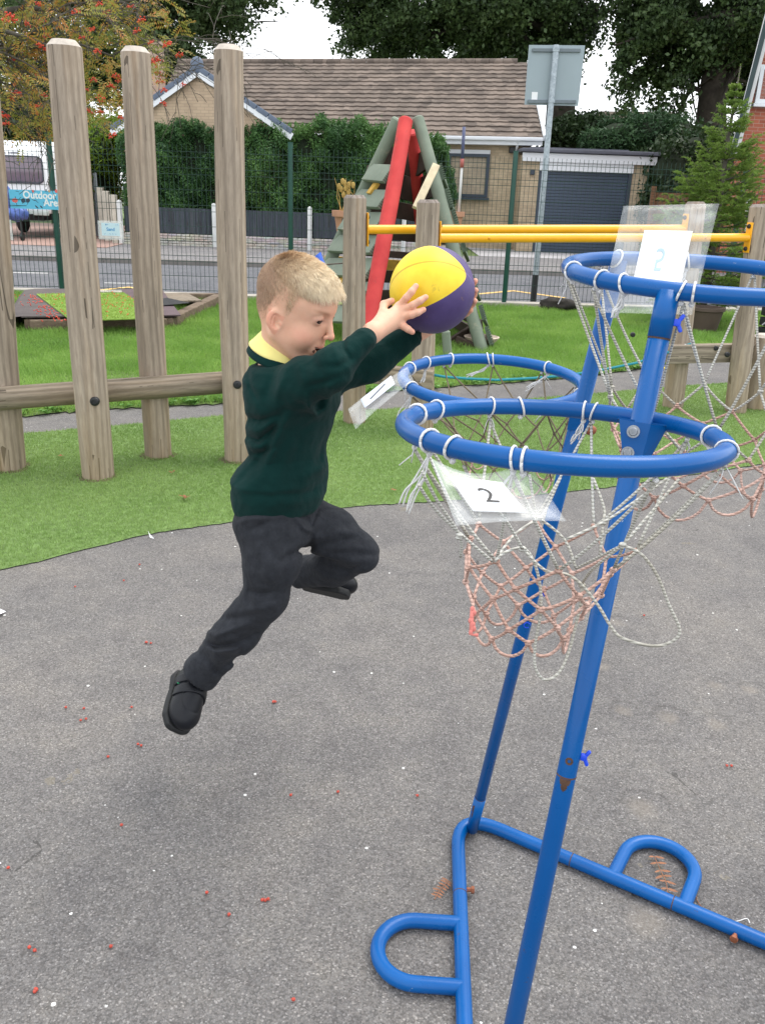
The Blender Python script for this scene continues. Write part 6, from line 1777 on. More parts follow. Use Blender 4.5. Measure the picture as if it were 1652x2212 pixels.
# loose white loops hanging from the front net
def ztrace(pts, z0, z1):
    n_ = len(pts); return [AZ(820.8 + x * .4184, 993.6 + y * .4184, z0 + (z1 - z0) * i / (n_ - 1)) for i, (x, y) in enumerate(pts)]
def smooth_path(P_, k=3):
    P_ = [np.array(p) for p in P_]; out = []
    for i in range(len(P_) - 1):
        p0 = P_[max(0, i - 1)]; p1 = P_[i]; p2 = P_[i + 1]; p3 = P_[min(len(P_) - 1, i + 2)]
        for j in range(k):
            t_ = j / k; out.append(.5 * ((2 * p1) + (-p0 + p2) * t_ + (2 * p0 - 5 * p1 + 4 * p2 - p3) * t_ ** 2 + (-p0 + 3 * p1 - 3 * p2 + p3) * t_ ** 3))
    out.append(P_[-1]); return out
LL = MB()
for tr, z0, z1 in [([(590, 525), (640, 480), (735, 455), (790, 520), (825, 650), (826, 800), (800, 950), (800, 1070), (850, 1135), (920, 1100), (970, 1000), (1010, 850), (1038, 720), (1040, 645)], .93, .98),
                   ([(735, 460), (850, 570), (960, 590), (1040, 645), (1130, 760), (1190, 860), (1250, 920), (1400, 960), (1500, 940), (1545, 880), (1490, 750), (1430, 600), (1350, 490), (1250, 440)], .93, .90),
                   ([(1250, 440), (1400, 270), (1540, 100)], .90, .92), ([(960, 410), (1150, 322), (1320, 210), (1480, 96)], .98, 1.0),
                   ([(1100, 95), (1155, 250), (1150, 322), (1135, 490)], 1.04, 1.0), ([(1250, 440), (1100, 560), (1040, 640)], .90, .98), ([(1250, 440), (1130, 500), (1010, 560)], .90, .98),
                   ([(820, 300), (950, 410), (1010, 560)], 1.02, 1.0), ([(820, 300), (700, 380), (590, 520)], 1.02, .96), ([(770, 75), (820, 300), (930, 90)], 1.05, 1.08),
                   ([(200, 130), (280, 250), (400, 370), (580, 525)], .84, .93), ([(215, 60), (300, 220), (410, 390), (415, 500)], .85, .93), ([(430, 30), (500, 150), (640, 300), (735, 460)], .86, .92)]:
    LL.tube(smooth_path(ztrace(tr, z0, z1), 4), .0017, 7)
rr = random.Random(9)
for x, y, z in [(1250, 440, .90), (1040, 645, .98), (735, 460, .93), (1150, 322, 1.0), (820, 300, 1.02), (410, 390, .9)]: knot(LL, AZ(820.8 + x * .4184, 993.6 + y * .4184, z), .0035, rr)
LL.build("loose_cord", m_rope, nf, smooth=True)
mb = MB()
for k in range(7):
    y = 880 + k * 32; q = ztrace([(470 + 12 * math.sin(k * 2.1), y - 110 + 20)], .95, .95)[0] if False else AZ(820.8 + (475 + 10 * math.sin(k * 1.7)) * .4184, 993.6 + (770 + k * 20) * .4184, .95)
    mb.ball(q, (.0026, .0026, .0036), 7, 5)
mb.tube([AZ(820.8 + 475 * .4184, 993.6 + 770 * .4184, .95), AZ(820.8 + 468 * .4184, 993.6 + 900 * .4184, .95), AZ(820.8 + 505 * .4184, 993.6 + 905 * .4184, .95)], .0022, 6)
mb.build("frayed_pink_cord", simple("bright_pink_cord", S(222, 132, 124), .85, .15, 60), nf, smooth=True)
# extra white ties: doubled cords and frayed ends
rr = random.Random(21)
for k_, px, py in [('front', 897, 888), ('front', 905, 906), ('front', 940, 880), ('front', 1125, 868), ('front', 1263, 878), ('front', 925, 962), ('front', 977, 975), ('front', 1130, 1005), ('front', 1535, 945),
                   ('top', 1237, 590), ('top', 1300, 600), ('top', 1350, 605), ('top', 1470, 620), ('top', 1498, 628), ('top', 1330, 565), ('top', 1485, 570),
                   ('back', 880, 790), ('back', 885, 845), ('back', 918, 778), ('back', 972, 768), ('back', 1055, 768), ('back', 1185, 790)]:
    T_ = MB(); a = ra_(k_, px, py); pts, low = cord_loop(k_, a, .0020, tilt=rr.uniform(-1, 1)); T_.tube(pts, .0016, 7)
    T_.ball(low, .0038, 7, 5)
    c, n, u, v, R_ = RG_[k_]
    if rr.random() < .45 or (px, py) in ((925, 962), (885, 845), (1263, 878), (1185, 790), (1055, 768)):
        for q in range(5):
            dx = {(925, 962): -.024, (885, 845): -.022, (1185, 790): -.04, (1055, 768): -.04}.get((px, py), -.008); L_ = {(925, 962): .072, (885, 845): .055, (1263, 878): .035, (1185, 790): .035}.get((px, py), .028)
            e = low + np.array([dx + rr.uniform(-.006, .006), rr.uniform(-.006, .006), -L_ * rr.uniform(.75, 1.05)]); m1 = low + (e - low) * .35 + np.array([rr.uniform(-.004, .004), 0, -.004]); m2 = low + (e - low) * .7 + np.array([rr.uniform(-.004, .004), 0, 0])
            T_.tube(smooth_path([low, m1, m2, e], 3), .0011, 5)
    T_.build("cord_tie", m_tie, st, smooth=True)

# ------------------------------------------------ laminated number cards
m_ink = simple("black_ink", (.015, .015, .018, 1), .5, .1, 5)
m_film = NT("laminating_film"); v = m_film.co('Object')
m_film.set(col=(.88, .92, .93, 1), rough=.14, spec=.9, alpha=m_film.rng(m_film.noise(v, 14, 3, .6, 1.0), .4, .72, .10, .24)); m_film.bump(m_film.noise(v, 22, 3, .5, .6), .35, .01); m_film = m_film.mat
def coons(q, s_, t_):   # q = TL, TR, BR, BL
    return q[0] * (1 - s_) * (1 - t_) + q[1] * s_ * (1 - t_) + q[2] * s_ * t_ + q[3] * (1 - s_) * t_
def card(lb, corners, paper, glyph, film_bow, gs_, mirror=False, ink=m_ink, pm=None, gpos=(.5, .5), rotate=0, frac=.42, flip=False):
    corners = [np.array(c) for c in corners]; paper = [np.array(c) for c in paper]
    n = np.cross(corners[1] - corners[0], corners[3] - corners[0]); n /= np.linalg.norm(n)
    if n @ (CAM - corners[0]) < 0: n = -n
    cen = sum(corners) / 4; th = thing("number_card", lb, "card", cen, "laminated number cards tied to the hoops")
    N = 14; vs = []
    for j in range(N + 1):
        for i in range(N + 1):
            s_, t_ = i / N, j / N; vs.append(coons(corners, s_, t_) + film_bow(s_, t_, n))
    fs = [(j * (N + 1) + i, j * (N + 1) + i + 1, (j + 1) * (N + 1) + i + 1, (j + 1) * (N + 1) + i) for j in range(N) for i in range(N)]
    mb = MB(); mb.add(vs, fs); o = mb.build("clear_sleeve", m_film, th, smooth=True)
    md = o.modifiers.new("thickness", 'SOLIDIFY'); md.thickness = .0004
    vs = []
    for j in range(9):
        for i in range(9):
            p = coons(paper, i / 8, j / 8); vs.append(p + n * .0058)
    fs = [(j * 9 + i, j * 9 + i + 1, (j + 1) * 9 + i + 1, (j + 1) * 9 + i) for j in range(8) for i in range(8)]
    mb = MB(); mb.add(vs, fs); pp = mb.build("paper", pm or m_paper, th, smooth=True); md = pp.modifiers.new("thickness", 'SOLIDIFY'); md.thickness = .0003
    cu = bpy.data.curves.new("digit", 'FONT'); cu.body = glyph; cu.size = 1.0; cu.align_x = 'CENTER'; cu.align_y = 'CENTER'; cu.resolution_u = 6
    oo = bpy.data.objects.new("digit", cu); COL.objects.link(oo); dg = bpy.context.evaluated_depsgraph_get(); me = bpy.data.meshes.new_from_object(oo.evaluated_get(dg)); bpy.data.objects.remove(oo)
    xs = [v_.co.x for v_ in me.vertices]; ys = [v_.co.y for v_ in me.vertices]; cx_, cy_ = (min(xs) + max(xs)) / 2, (min(ys) + max(ys)) / 2; hh = max(ys) - min(ys)
    bm = bmesh.new(); bm.from_mesh(me); bmesh.ops.subdivide_edges(bm, edges=bm.edges[:], cuts=1); 
    for v_ in bm.verts:
        x = (v_.co.x - cx_) / hh; y = (v_.co.y - cy_) / hh
        if mirror: x = -x
        if flip: y = -y
        x *= gs_; cr, sr = math.cos(rotate), math.sin(rotate); x, y = x * cr - y * sr, x * sr + y * cr
        s_ = gpos[0] + x * frac; t_ = gpos[1] - y * frac
        v_.co = Vector(coons(paper, s_, t_) + n * .0068) - th.location
    bm.to_mesh(me); bm.free(); me.materials.clear(); me.materials.append(ink); me.name = "digit"
    dgo = bpy.data.objects.new("digit", me); COL.objects.link(dgo); dgo.parent = pp
    return th
zn = zf_ - .155
card('clear sleeve with a slanted black number 2 hanging under the front hoop', [AZ(930, 990, zn - .012), AZ(1152, 1020, zn + .0), AZ(1222, 1126, zn - .03), AZ(985, 1136, zn - .05)],
     [AZ(966, 1036, zn - .022), AZ(1080, 1050, zn - .018), AZ(1134, 1115, zn - .036), AZ(1018, 1112, zn - .042)], "2", lambda s_, t_, n: np.array([0, 0, -.012 * math.sin(math.pi * min(1, s_ * 1.25)) * (1 - t_)]) + n * .004 * math.sin(math.pi * s_), 1.0, frac=.42, gpos=(.5, .5))
z1_ = zbk - .09
card('narrow looking clear sleeve with a number 1, tilted at the left rear hoop', [AZ(752, 884, z1_ + .02), AZ(880, 792, z1_ + .03), AZ(893, 822, z1_ - .04), AZ(768, 928, z1_ - .05)],
     [AZ(782, 868, z1_ + .005), AZ(848, 817, z1_ + .01), AZ(856, 835, z1_ - .025), AZ(791, 887, z1_ - .03)], "1", lambda s_, t_, n: n * .003 * math.sin(math.pi * s_), 1.0, rotate=math.radians(-60), frac=.62, gpos=(.5, .5), pm=simple("shaded_paper", S(218, 226, 240), .8, .02, 4))
zq = ztp - .045
card('upright clear sleeve at the topmost hoop with a pale upside down number', [AZ(1346, 445, zq + .0), AZ(1552, 440, zq + .02), AZ(1494, 680, zq - .02), AZ(1295, 675, zq - .03)],
     [AZ(1387, 502, zq - .004), AZ(1490, 504, zq + .004), AZ(1462, 632, zq - .012), AZ(1358, 630, zq - .016)], "5", lambda s_, t_, n: n * .003 * math.sin(math.pi * s_) * math.sin(math.pi * t_), .85, flip=True, ink=simple("show_through_ink", S(176, 198, 206), .8), frac=.38, gpos=(.44, .49), pm=simple("backlit_white_paper", (.93, .94, .95, 1), .8, .0, 4))  # paper lightened to near-white for the daylight glowing through it
# small debris around the stand -------------------------------------------
m_dryleaf = simple("dry_leaf_brown", S(140, 96, 70), .8, .25, 60, .3)
def leaf_sprig(lb, pts, n_, ls, seed):
    P_ = [G(x, y, .006) for x, y in pts]; P_ = smooth_path(P_, 4); rr = random.Random(seed)
    mb = MB(); mb.tube([p + np.array([0, 0, .003]) for p in P_], .0011, 5)
    for k in range(n_):
        i = int((k + .5) / n_ * (len(P_) - 2)); p = P_[i] + np.array([0, 0, .003]); d = P_[i + 1] - P_[i]; d /= np.linalg.norm(d) + 1e-9; s_ = np.array([-d[1], d[0], 0])
        for sg_ in (-1, 1):
            l = ls * rr.uniform(.7, 1.1); e = (s_ * sg_ + d * .35 + np.array([0, 0, rr.uniform(0, .3)])); e /= np.linalg.norm(e); w_ = d * l * .2
            mb.poly([p, p + e * l * .3 + w_ * .8, p + e * l * .7 + w_ * .7, p + e * l, p + e * l * .7 - w_ * .7, p + e * l * .3 - w_ * .8])
    tag(mb.build("dry_leaf_sprig", m_dryleaf), lb, 'leaf', 'dry brown rowan leaves on the asphalt')
leaf_sprig('dry brown compound leaf lying inside the right hand floor loop', [(1412, 1852), (1425, 1882), (1436, 1905), (1442, 1935)], 6, .024, 1)
leaf_sprig('shrivelled brown compound leaf left of the base tube, above the left floor loop', [(968, 1905), (950, 1925), (938, 1945)], 7, .017, 2)
tag(MB().tube(smooth_path([G(1500, 1915, .004), G(1505, 1945, .004), G(1522, 1968, .004)], 4), .0012, 5).build("dry_stalk", m_dryleaf), 'thin dry stalk right of the right hand floor loop', 'stalk')
tag(MB().tube(smooth_path([G(1560, 1990, .004), G(1590, 1990, .01), G(1612, 1984, .006), G(1618, 1994, .004)], 4), .0011, 5).build("cord_scrap", m_tie), 'scrap of white cord on the asphalt near the right edge', 'cord')
rr = random.Random(31); m_bry = simple('crushed_berry', S(176, 66, 50), .5, .3, 300)
bsp = [(302, 1220, 1), (268, 1255, 1), (163, 1268, 1), (320, 1388, 4), (143, 1529, 1), (182, 1531, 1), (178, 1556, 2), (595, 1518, 4), (285, 1529, 1), (301, 1610, 2), (234, 1635, 1), (628, 1718, 1), (730, 1711, 1), (901, 1720, 1), (19, 1876, 1), (263, 1783, 1), (447, 1929, 1), (575, 1943, 3), (240, 2045, 1), (70, 2050, 2), (80, 2140, 3), (495, 1976, 1), (1577, 1655, 2), (634, 2160, 1), (1390, 1330, 1)]
BL = ['single red berry just below the feather at the turf edge', 'single red berry low left of the feather, the next one down', 'single red berry directly below the left turf edge, under the nearest post', 'sprig of four red berries left of the boy\'s bent knee',
      'single red berry far left, level with the shoe', 'single dull red berry in the middle of the trio left of the shoe', 'pair of red berries below the trio left of the shoe', 'bunch of four red berries on bare asphalt right of the shoe',
      'single red berry nearest left of the shoe', 'pair of orange berries below and left of the shoe toe', 'single orange berry lowest of those left of the shoe', 'single red berry below the boy, about halfway between shoe and rear leg', 'single red berry below the bunch of four, toward the rear leg',
      'single red berry with a stalk close left of the rear leg', 'single red berry at the left edge halfway down the asphalt', 'single dark red berry alone below the shoe', 'single red berry alone level with the base corner', 'orange cluster of three berries left of the left floor loop',
      'single red berry in the lower left, above the lowest cluster', 'pair of red berries at the far lower left', 'orange cluster of three berries, lowest at the left', 'single small berry left of the base corner, on clear asphalt', 'pair of reddish berry husks right of the front leg', 'single pale berry at the bottom centre left', 'single berry on the asphalt seen through the net']
for i, (px, py, k) in enumerate(bsp):
    q = G(px, py + (60 if False else 0), .004); mb = MB()
    for j in range(k):
        p = q + np.array([rr.uniform(-.008, .008) * (k > 1) * 1.4, rr.uniform(-.005, .005) * (k > 1), .001 + rr.uniform(0, .002)]); mb.ball(p, (.0040, .0040, .0036), 10, 7)
        mb.tube([p, p + np.array([rr.uniform(-.008, .008), rr.uniform(-.008, .008), .001])], .0006, 4)
    o = mb.build("fallen_berry", m_bry, smooth=True)
    tag(o, BL[i], 'berry', 'red rowan berries scattered over the asphalt')
# feather and leaf bits on and beside the turf
q = G(325, 1163, .004); mb = MB(); mb.poly([q + np.array([-.012, .02, .02]), q + np.array([.0, -.004, .006]), q + np.array([.022, -.012, .004]), q + np.array([.006, .0, .014])]); mb.tube([q + np.array([-.014, .024, .024]), q + np.array([.002, -.004, .006])], .0008, 4)
tag(mb.build("feather", m_paper), 'small white feather on the asphalt at the edge of the turf', 'feather')
m_leafr = simple("fallen_leaf_red", S(136, 84, 56), .85, .3, 60)
for px, py, s_, lb in [(400, 1074, .035, 'crumpled brown leaf on the turf between the tall posts and the boy'), (372, 1020, .02, 'small brown leaf on the turf in front of the second tall post'), (133, 985, .022, 'small orange leaf on the turf left of the nearest post'), (700, 1092, .0, ''), (850, 1058, .02, 'small brown leaf on the turf just right of the boy')]:
    if s_ == 0: continue
    q = G(px, py, .02); mb = MB(); r2 = random.Random(px)
    for k in range(5):
        a = r2.uniform(0, 6.28); d = np.array([math.cos(a), math.sin(a), r2.uniform(-.1, .5)]); e = np.array([-d[1], d[0], .1])
        mb.poly([q, q + d * s_ * .6 + e * s_ * .25, q + d * s_, q + d * s_ * .5 - e * s_ * .3])
    tag(mb.build("fallen_leaf", m_leafr), lb, 'leaf', 'fallen leaves on the turf')
q = G(2, 1328, .004); tag((lambda mb: mb.build("sweet_wrapper", m_cream))((lambda mb: mb.poly([q + np.array([-.03, -.01, 0]), q + np.array([.006, -.012, .01]), q + np.array([.012, .02, .004]), q + np.array([-.02, .03, .012])]))(MB())), 'cream scrap of litter on the asphalt cut by the left edge', 'litter')
# ================================================================== THE BOY AND THE BALL
def rcone(P, a, b, ra_, rb_):
    a = np.asarray(a, float); b = np.asarray(b, float); ba = b - a; t_ = np.clip(((P - a) @ ba) / (ba @ ba), 0, 1)
    return np.linalg.norm(P - a - t_[:, None] * ba, axis=1) - (ra_ + (rb_ - ra_) * t_)
def chain(P, pts, rs, k=.01):
    d = None
    for i in range(len(pts) - 1):
        e = rcone(P, pts[i], pts[i + 1], rs[i], rs[i + 1]); d = e if d is None else smin(d, e, k)
    return d
def ell(P, c, r, A=None):
    q = P - np.asarray(c, float)
    if A is not None: q = q @ np.asarray(A).T        # rows of A are the ellipsoid's axes
    r = np.asarray(r, float); k0 = np.linalg.norm(q / r, axis=1) + 1e-9; k1 = np.linalg.norm(q / r ** 2, axis=1) + 1e-9
    return k0 * (k0 - 1) / k1
def smin(a, b, k):
    h = np.clip(.5 + .5 * (b - a) / k, 0, 1); return b + (a - b) * h - k * h * (1 - h)
def smax(a, b, k): return -smin(-a, -b, k)
def surface(f, lo, hi, h, B=8):
    """polygonise f = 0 on a grid of spacing h (surface nets); only blocks near the surface are sampled"""
    lo = np.asarray(lo, float); n = np.ceil((np.asarray(hi) - lo) / h / B).astype(int); N = n * B + 1
    D = np.ones(tuple(N), np.float32)
    ci = np.stack(np.meshgrid(*[np.arange(q) for q in n], indexing='ij'), -1).reshape(-1, 3)
    dc = f(lo + (ci + .5) * B * h); act = np.abs(dc) < B * h * 1.35
    for i in np.nonzero(~act)[0]:
        if dc[i] < 0:
            a = ci[i] * B; D[a[0]:a[0] + B + 1, a[1]:a[1] + B + 1, a[2]:a[2] + B + 1] = -1
    loc = np.stack(np.meshgrid(*[np.arange(B + 1)] * 3, indexing='ij'), -1).reshape(-1, 3)
    A = ci[act]; 
    for s_ in range(0, len(A), 400):
        G_ = (A[s_:s_ + 400, None, :] * B + loc[None]).reshape(-1, 3)
        D[G_[:, 0], G_[:, 1], G_[:, 2]] = f(lo + G_ * h)
    S_ = D < 0
    # cells crossed by the surface
    cs = S_[:-1, :-1, :-1].astype(np.int8)
    for dx, dy, dz in [(1, 0, 0), (0, 1, 0), (0, 0, 1), (1, 1, 0), (1, 0, 1), (0, 1, 1), (1, 1, 1)]:
        cs = cs + S_[dx:dx + S_.shape[0] - 1, dy:dy + S_.shape[1] - 1, dz:dz + S_.shape[2] - 1]
    C_ = np.argwhere((cs > 0) & (cs < 8)); idx = -np.ones(cs.shape, np.int32); idx[C_[:, 0], C_[:, 1], C_[:, 2]] = np.arange(len(C_))
    acc = np.zeros((len(C_), 3)); cnt = np.zeros(len(C_))
    cor = [(0, 0, 0), (1, 0, 0), (0, 1, 0), (1, 1, 0), (0, 0, 1), (1, 0, 1), (0, 1, 1), (1, 1, 1)]
    val = [D[C_[:, 0] + c[0], C_[:, 1] + c[1], C_[:, 2] + c[2]] for c in cor]
    for a in range(8):
        for b in range(a + 1, 8):
            if sum(abs(np.array(cor[a]) - np.array(cor[b]))) != 1: continue
            va, vb = val[a], val[b]; m_ = (va < 0) != (vb < 0); t_ = va[m_] / (va[m_] - vb[m_])
            acc[m_] += np.array(cor[a]) + (np.array(cor[b]) - np.array(cor[a])) * t_[:, None]; cnt[m_] += 1
    V = lo + (C_ + acc / np.maximum(cnt, 1)[:, None]) * h; F = []
    for ax in range(3):
        u, v = (ax + 1) % 3, (ax + 2) % 3
        sl0 = [slice(None)] * 3; sl1 = [slice(None)] * 3; sl0[ax] = slice(0, -1); sl1[ax] = slice(1, None)
        ch = S_[tuple(sl0)] != S_[tuple(sl1)]; E_ = np.argwhere(ch); E_ = E_[(E_[:, u] > 0) & (E_[:, v] > 0) & (E_[:, u] < cs.shape[u]) & (E_[:, v] < cs.shape[v])]
        if not len(E_): continue
        def at_(du, dv):
            q = E_.copy(); q[:, u] -= du; q[:, v] -= dv; return idx[q[:, 0], q[:, 1], q[:, 2]]
        q = np.stack([at_(0, 0), at_(1, 0), at_(1, 1), at_(0, 1)], 1); ins = S_[E_[:, 0], E_[:, 1], E_[:, 2]]
        q[~ins] = q[~ins][:, ::-1]; F.append(q)
    return V, np.concatenate(F)
def sdf_obj(name, f, lo, hi, h, mat, parent, relax=2, color=None, label=None):
    V, F = surface(f, lo, hi, h)
    # light smoothing removes the grid's steps
    for _ in range(relax):
        s_ = np.zeros_like(V); c = np.zeros(len(V))
        for a in range(4):
            b = (a + 1) % 4; np.add.at(s_, F[:, a], V[F[:, b]]); np.add.at(c, F[:, a], 1); np.add.at(s_, F[:, b], V[F[:, a]]); np.add.at(c, F[:, b], 1)
        V = V * .5 + .5 * s_ / np.maximum(c, 1)[:, None]
    o = np_mesh(name, V, F.ravel(), 4, mat, parent, smooth=True)
    if color is not None:
        ca = o.data.color_attributes.new('tint', 'FLOAT_COLOR', 'POINT'); ca.data.foreach_set('color', color(V).astype(np.float32).ravel())
    if label: o['label'] = label
    return o

boy = thing("person", 'young boy in dark green jumper and grey trousers leaping with both arms raised', "person", AY(600, 1100, 1.93))
# ---- joints (picture position and distance from the camera)
bY = 1.93
J = dict(
    shR=AY(597, 853, 1.875), elR=AY(715, 799, 1.80), cuR=AY(790, 732, 1.845), wrR=AZ(793, 727, 1.868),
    shL=AY(688, 812, 2.05), elL=AY(800, 782, 2.10), cuL=AY(893, 722, 2.13), wrL=AY(905, 712, 2.135),
    neck=AY(606, 782, 1.945), chest=AY(632, 880, 1.95), belly=AY(612, 1000, 1.95), pelvis=AY(600, 1100, 1.95))
BALLC = AZ(933, 627, 2.0); BALLR = .0995
# ---- head frame
psi, the = math.radians(20), math.radians(22)
Hf = np.array([math.cos(the) * math.cos(psi), -math.cos(the) * math.sin(psi), -math.sin(the)])
Hl = np.array([math.sin(psi), math.cos(psi), 0]); Hu = np.cross(Hf, Hl)
HO = AZ(633, 676, 1.88); HM = np.stack([Hf, Hl, Hu])           # world -> head rows
def toH(P): return (P - HO) @ HM.T * 100.0                      # centimetres in the head's own frame
def fromH(q): return HO + (np.asarray(q, float) / 100.0) @ HM
def rotz(a): c, s = math.cos(a), math.sin(a); return np.array([[c, s, 0], [-s, c, 0], [0, 0, 1]])
def head_sdf(P):
    q = toH(P); qa = q.copy(); qa[:, 1] = np.abs(qa[:, 1])
    d = ell(q, (-.6, 0, 4.6), (9.2, 7.2, 7.4))
    d = smin(d, ell(q, (2.4, 0, -1.0), (6.3, 5.4, 6.9)), 2.0)
    d = smin(d, ell(q, (-1.6, 0, -.3), (6.6, 6.1, 4.6)), 2.0)
    d = smin(d, rcone(qa, (-.2, 4.3, -4.2), (6.2, 1.3, -7.9), 1.9, 1.6), 1.8)
    d = smin(d, np.linalg.norm(q - np.array([6.9, 0, -7.8]), axis=1) - 1.7, 1.4)
    d = smin(d, np.linalg.norm(qa - np.array([5.0, 2.9, -2.7]), axis=1) - 2.55, 2.2)
    d = smin(d, rcone(qa, (7.5, 0, 4.3), (6.4, 3.6, 4.2), 1.15, .95), 1.4)
    d = smax(d, -(np.linalg.norm((qa - np.array([9.0, 3.0, 2.5])) / np.array([1, 1.25, .85]), axis=1) - 1.35), 1.1)
    # eyelids
    d = smin(d, np.linalg.norm(qa - np.array([6.75, 3.05, 2.3]), axis=1) - 1.42, .35)
    # nose
    d = smin(d, rcone(q, (8.2, 0, 2.9), (10.0, 0, -.5), .58, .74), .8)
    d = smin(d, np.linalg.norm(q - np.array([10.15, 0, -.8]), axis=1) - .78, .45)
    d = smin(d, np.linalg.norm(qa - np.array([9.4, .88, -1.15]), axis=1) - .55, .3)
    d = smax(d, -rcone(qa, (9.85, .5, -1.95), (9.4, .55, -1.1), .26, .22), .15)
    # mouth, open in a grin
    qs = qa.copy(); qs[:, 2] -= .17 * qa[:, 1] ** 2
    d = smin(d, ell(q, (7.9, 0, -4.4), (1.4, 2.7, 2.1)), 1.0)
    d = smin(d, rcone(qs, (9.25, 0, -3.8), (8.0, 2.2, -4.2), .34, .22), .4)
    d = smin(d, rcone(qs, (8.9, 0, -5.6), (7.9, 2.1, -4.9), .42, .22), .4)
    d = smax(d, -ell(qs, (8.9, 0, -4.7), (1.7, 2.35, .50)), .25)
    # eye opening
    d = smax(d, -ell(qa, (8.2, 3.15, 2.05), (1.2, 1.30, .42)), .08)
    # ear
    qe = q.copy(); s_ = np.sign(q[:, 1] + 1e-9); qe[:, 1] *= s_
    E_ = qe - np.array([-.45, 6.35, -1.45]); R1 = rotz(math.radians(-24)); E_ = E_ @ R1.T
    c2, s2 = math.cos(.22), math.sin(.22); E2 = E_.copy(); E2[:, 0] = E_[:, 0] * c2 + E_[:, 2] * s2; E2[:, 2] = -E_[:, 0] * s2 + E_[:, 2] * c2
    low = np.clip((-E2[:, 2] - .6) / 2.2, 0, 1)
    Ew = E2.copy(); Ew[:, 0] = E2[:, 0] * (1 + .45 * low) - .25 * low
    e = ell(Ew, (-.15, 0, 0), (2.0, .62, 2.75))
    e = smax(e, -ell(Ew, (.15, .70, .2), (1.30, .85, 1.85)), .15)
    e = smin(e, rcone(Ew, (-.45, .12, 1.1), (-.65, .15, -.9), .20, .24), .12)
    e = smax(e, -ell(Ew, (.35, .25, -.3), (.55, .7, .75)), .12)
    e = smin(e, np.linalg.norm(Ew - np.array([1.1, .15, -.35]), axis=1) - .36, .3)
    d = smin(d, e, .45)
    return d / 100.0
# ---- hands
def hand_sdf(P, wrist, fore, mc, fingers, thumb, rp, palm_c=None):
    d = rcone(P, fore, wrist, .0265, .0200)
    for i, f_ in enumerate(fingers):
        d = smin(d, rcone(P, wrist, f_[0], .0165, .0100), .012)
        if i: d = smin(d, rcone(P, fingers[i - 1][0], f_[0], .0098, .0098), .008)
    for f_ in fingers:
        e = chain(P, f_, [.0090, .0083, .0077, .0066][:len(f_)], .003); d = smin(d, e, .0042)
    e = chain(P, thumb, [.0130, .0098, .0090, .0074], .004); d = smin(d, e, .009)
    return d
def zz(pts): return [AZ(x, y, z) for x, y, z in pts]
FR = [zz([(862, 663, 1.918), (878, 643, 1.897), (889, 630, 1.890), (898, 618, 1.893)]),
      zz([(868, 672, 1.913), (892, 659, 1.890), (907, 650, 1.884), (919, 642, 1.886)]),
      zz([(868, 685, 1.912), (889, 680, 1.892), (902, 675, 1.888), (914, 669, 1.892)]),
      zz([(860, 698, 1.914), (872, 705, 1.906), (881, 711, 1.906), (890, 717, 1.910)])]
THR = zz([(815, 700, 1.885), (826, 676, 1.905), (829, 658, 1.922), (846, 650, 1.934)])
# left hand: spread over the far right side of the ball
def onball(px, py, away, out=.008):
    """a point hugging the ball, seen at (px,py) on its far side"""
    r_ = ray(px, py); r_ = r_ / np.linalg.norm(r_); oc = BALLC - CAM; tca = oc @ r_; d2 = oc @ oc - tca ** 2; rr_ = (BALLR + out) ** 2
    th = math.sqrt(max(rr_ - d2, 0)); return CAM + r_ * (tca + (th if away else -th))
FL = [[onball(990, 640, 1, .012), onball(1006, 628, 1, .010), onball(1018, 617, 1, .009), AZ(1026, 607, 2.015)],
      [onball(992, 655, 1, .012), onball(1010, 645, 1, .010), AZ(1023, 637, 2.03), AZ(1027, 627, 2.00)],
      [onball(990, 668, 1, .012), onball(1008, 662, 1, .010), AZ(1020, 657, 2.03), AZ(1025, 650, 2.00)],
      [onball(984, 680, 1, .012), onball(1000, 680, 1, .010), onball(1008, 676, 1, .009), AZ(1016, 670, 2.03)]]
THL = [onball(940, 690, 1, .016), onball(945, 660, 1, .012), onball(950, 630, 1, .010), onball(952, 605, 1, .009)]
foreR = J['wrR'] + (J['elR'] - J['wrR']) * .35
foreL = J['elL'] + (J['cuL'] - J['elL']) * .6
wristL = AZ(940, 697, 2.125)
tphi = math.radians(35); Tf = np.array([math.cos(tphi), -math.sin(tphi), 0]); Tl = np.array([math.sin(tphi), math.cos(tphi), 0])
neck_top = fromH((-1.8, 0, -2.5)); neck_bot = J['neck'] + np.array([0.0, .0, -.03])
def loft(P, rows, kcap=.02, grow=0.0):
    z = P[:, 2]; zs = rows[:, 2]; o = np.argsort(zs); zs = zs[o]; R_ = rows[o]
    cx = np.interp(z, zs, R_[:, 0]); cy = np.interp(z, zs, R_[:, 1]); rf = np.interp(z, zs, R_[:, 3]) + grow; rl = np.interp(z, zs, R_[:, 4]) + grow
    dx = P[:, 0] - cx; dy = P[:, 1] - cy; a = (dx * Tf[0] + dy * Tf[1]) / rf; b = (dx * Tl[0] + dy * Tl[1]) / rl
    k0 = np.sqrt(a * a + b * b) + 1e-9; k1 = np.sqrt((a / rf) ** 2 + (b / rl) ** 2) + 1e-9
    d = k0 * (k0 - 1) / k1; d = np.where(k0 < .3, -.7 * np.minimum(rf, rl), d)
    return smax(d, np.maximum(zs[0] - grow - z, z - zs[-1] - grow), kcap)
def rows_px(L_, Y, kf=.90, kl=1.19):
    out = []
    for (y, x0, x1) in L_:
        cx_ = (x0 + x1) / 2; q = AY(cx_, y, Y); zc = float((q - CAM) @ FW); h_ = (x1 - x0) / 2 * zc / FPX; out.append((q[0], q[1], q[2], h_ * kf, h_ * kl))
    return np.array(out)
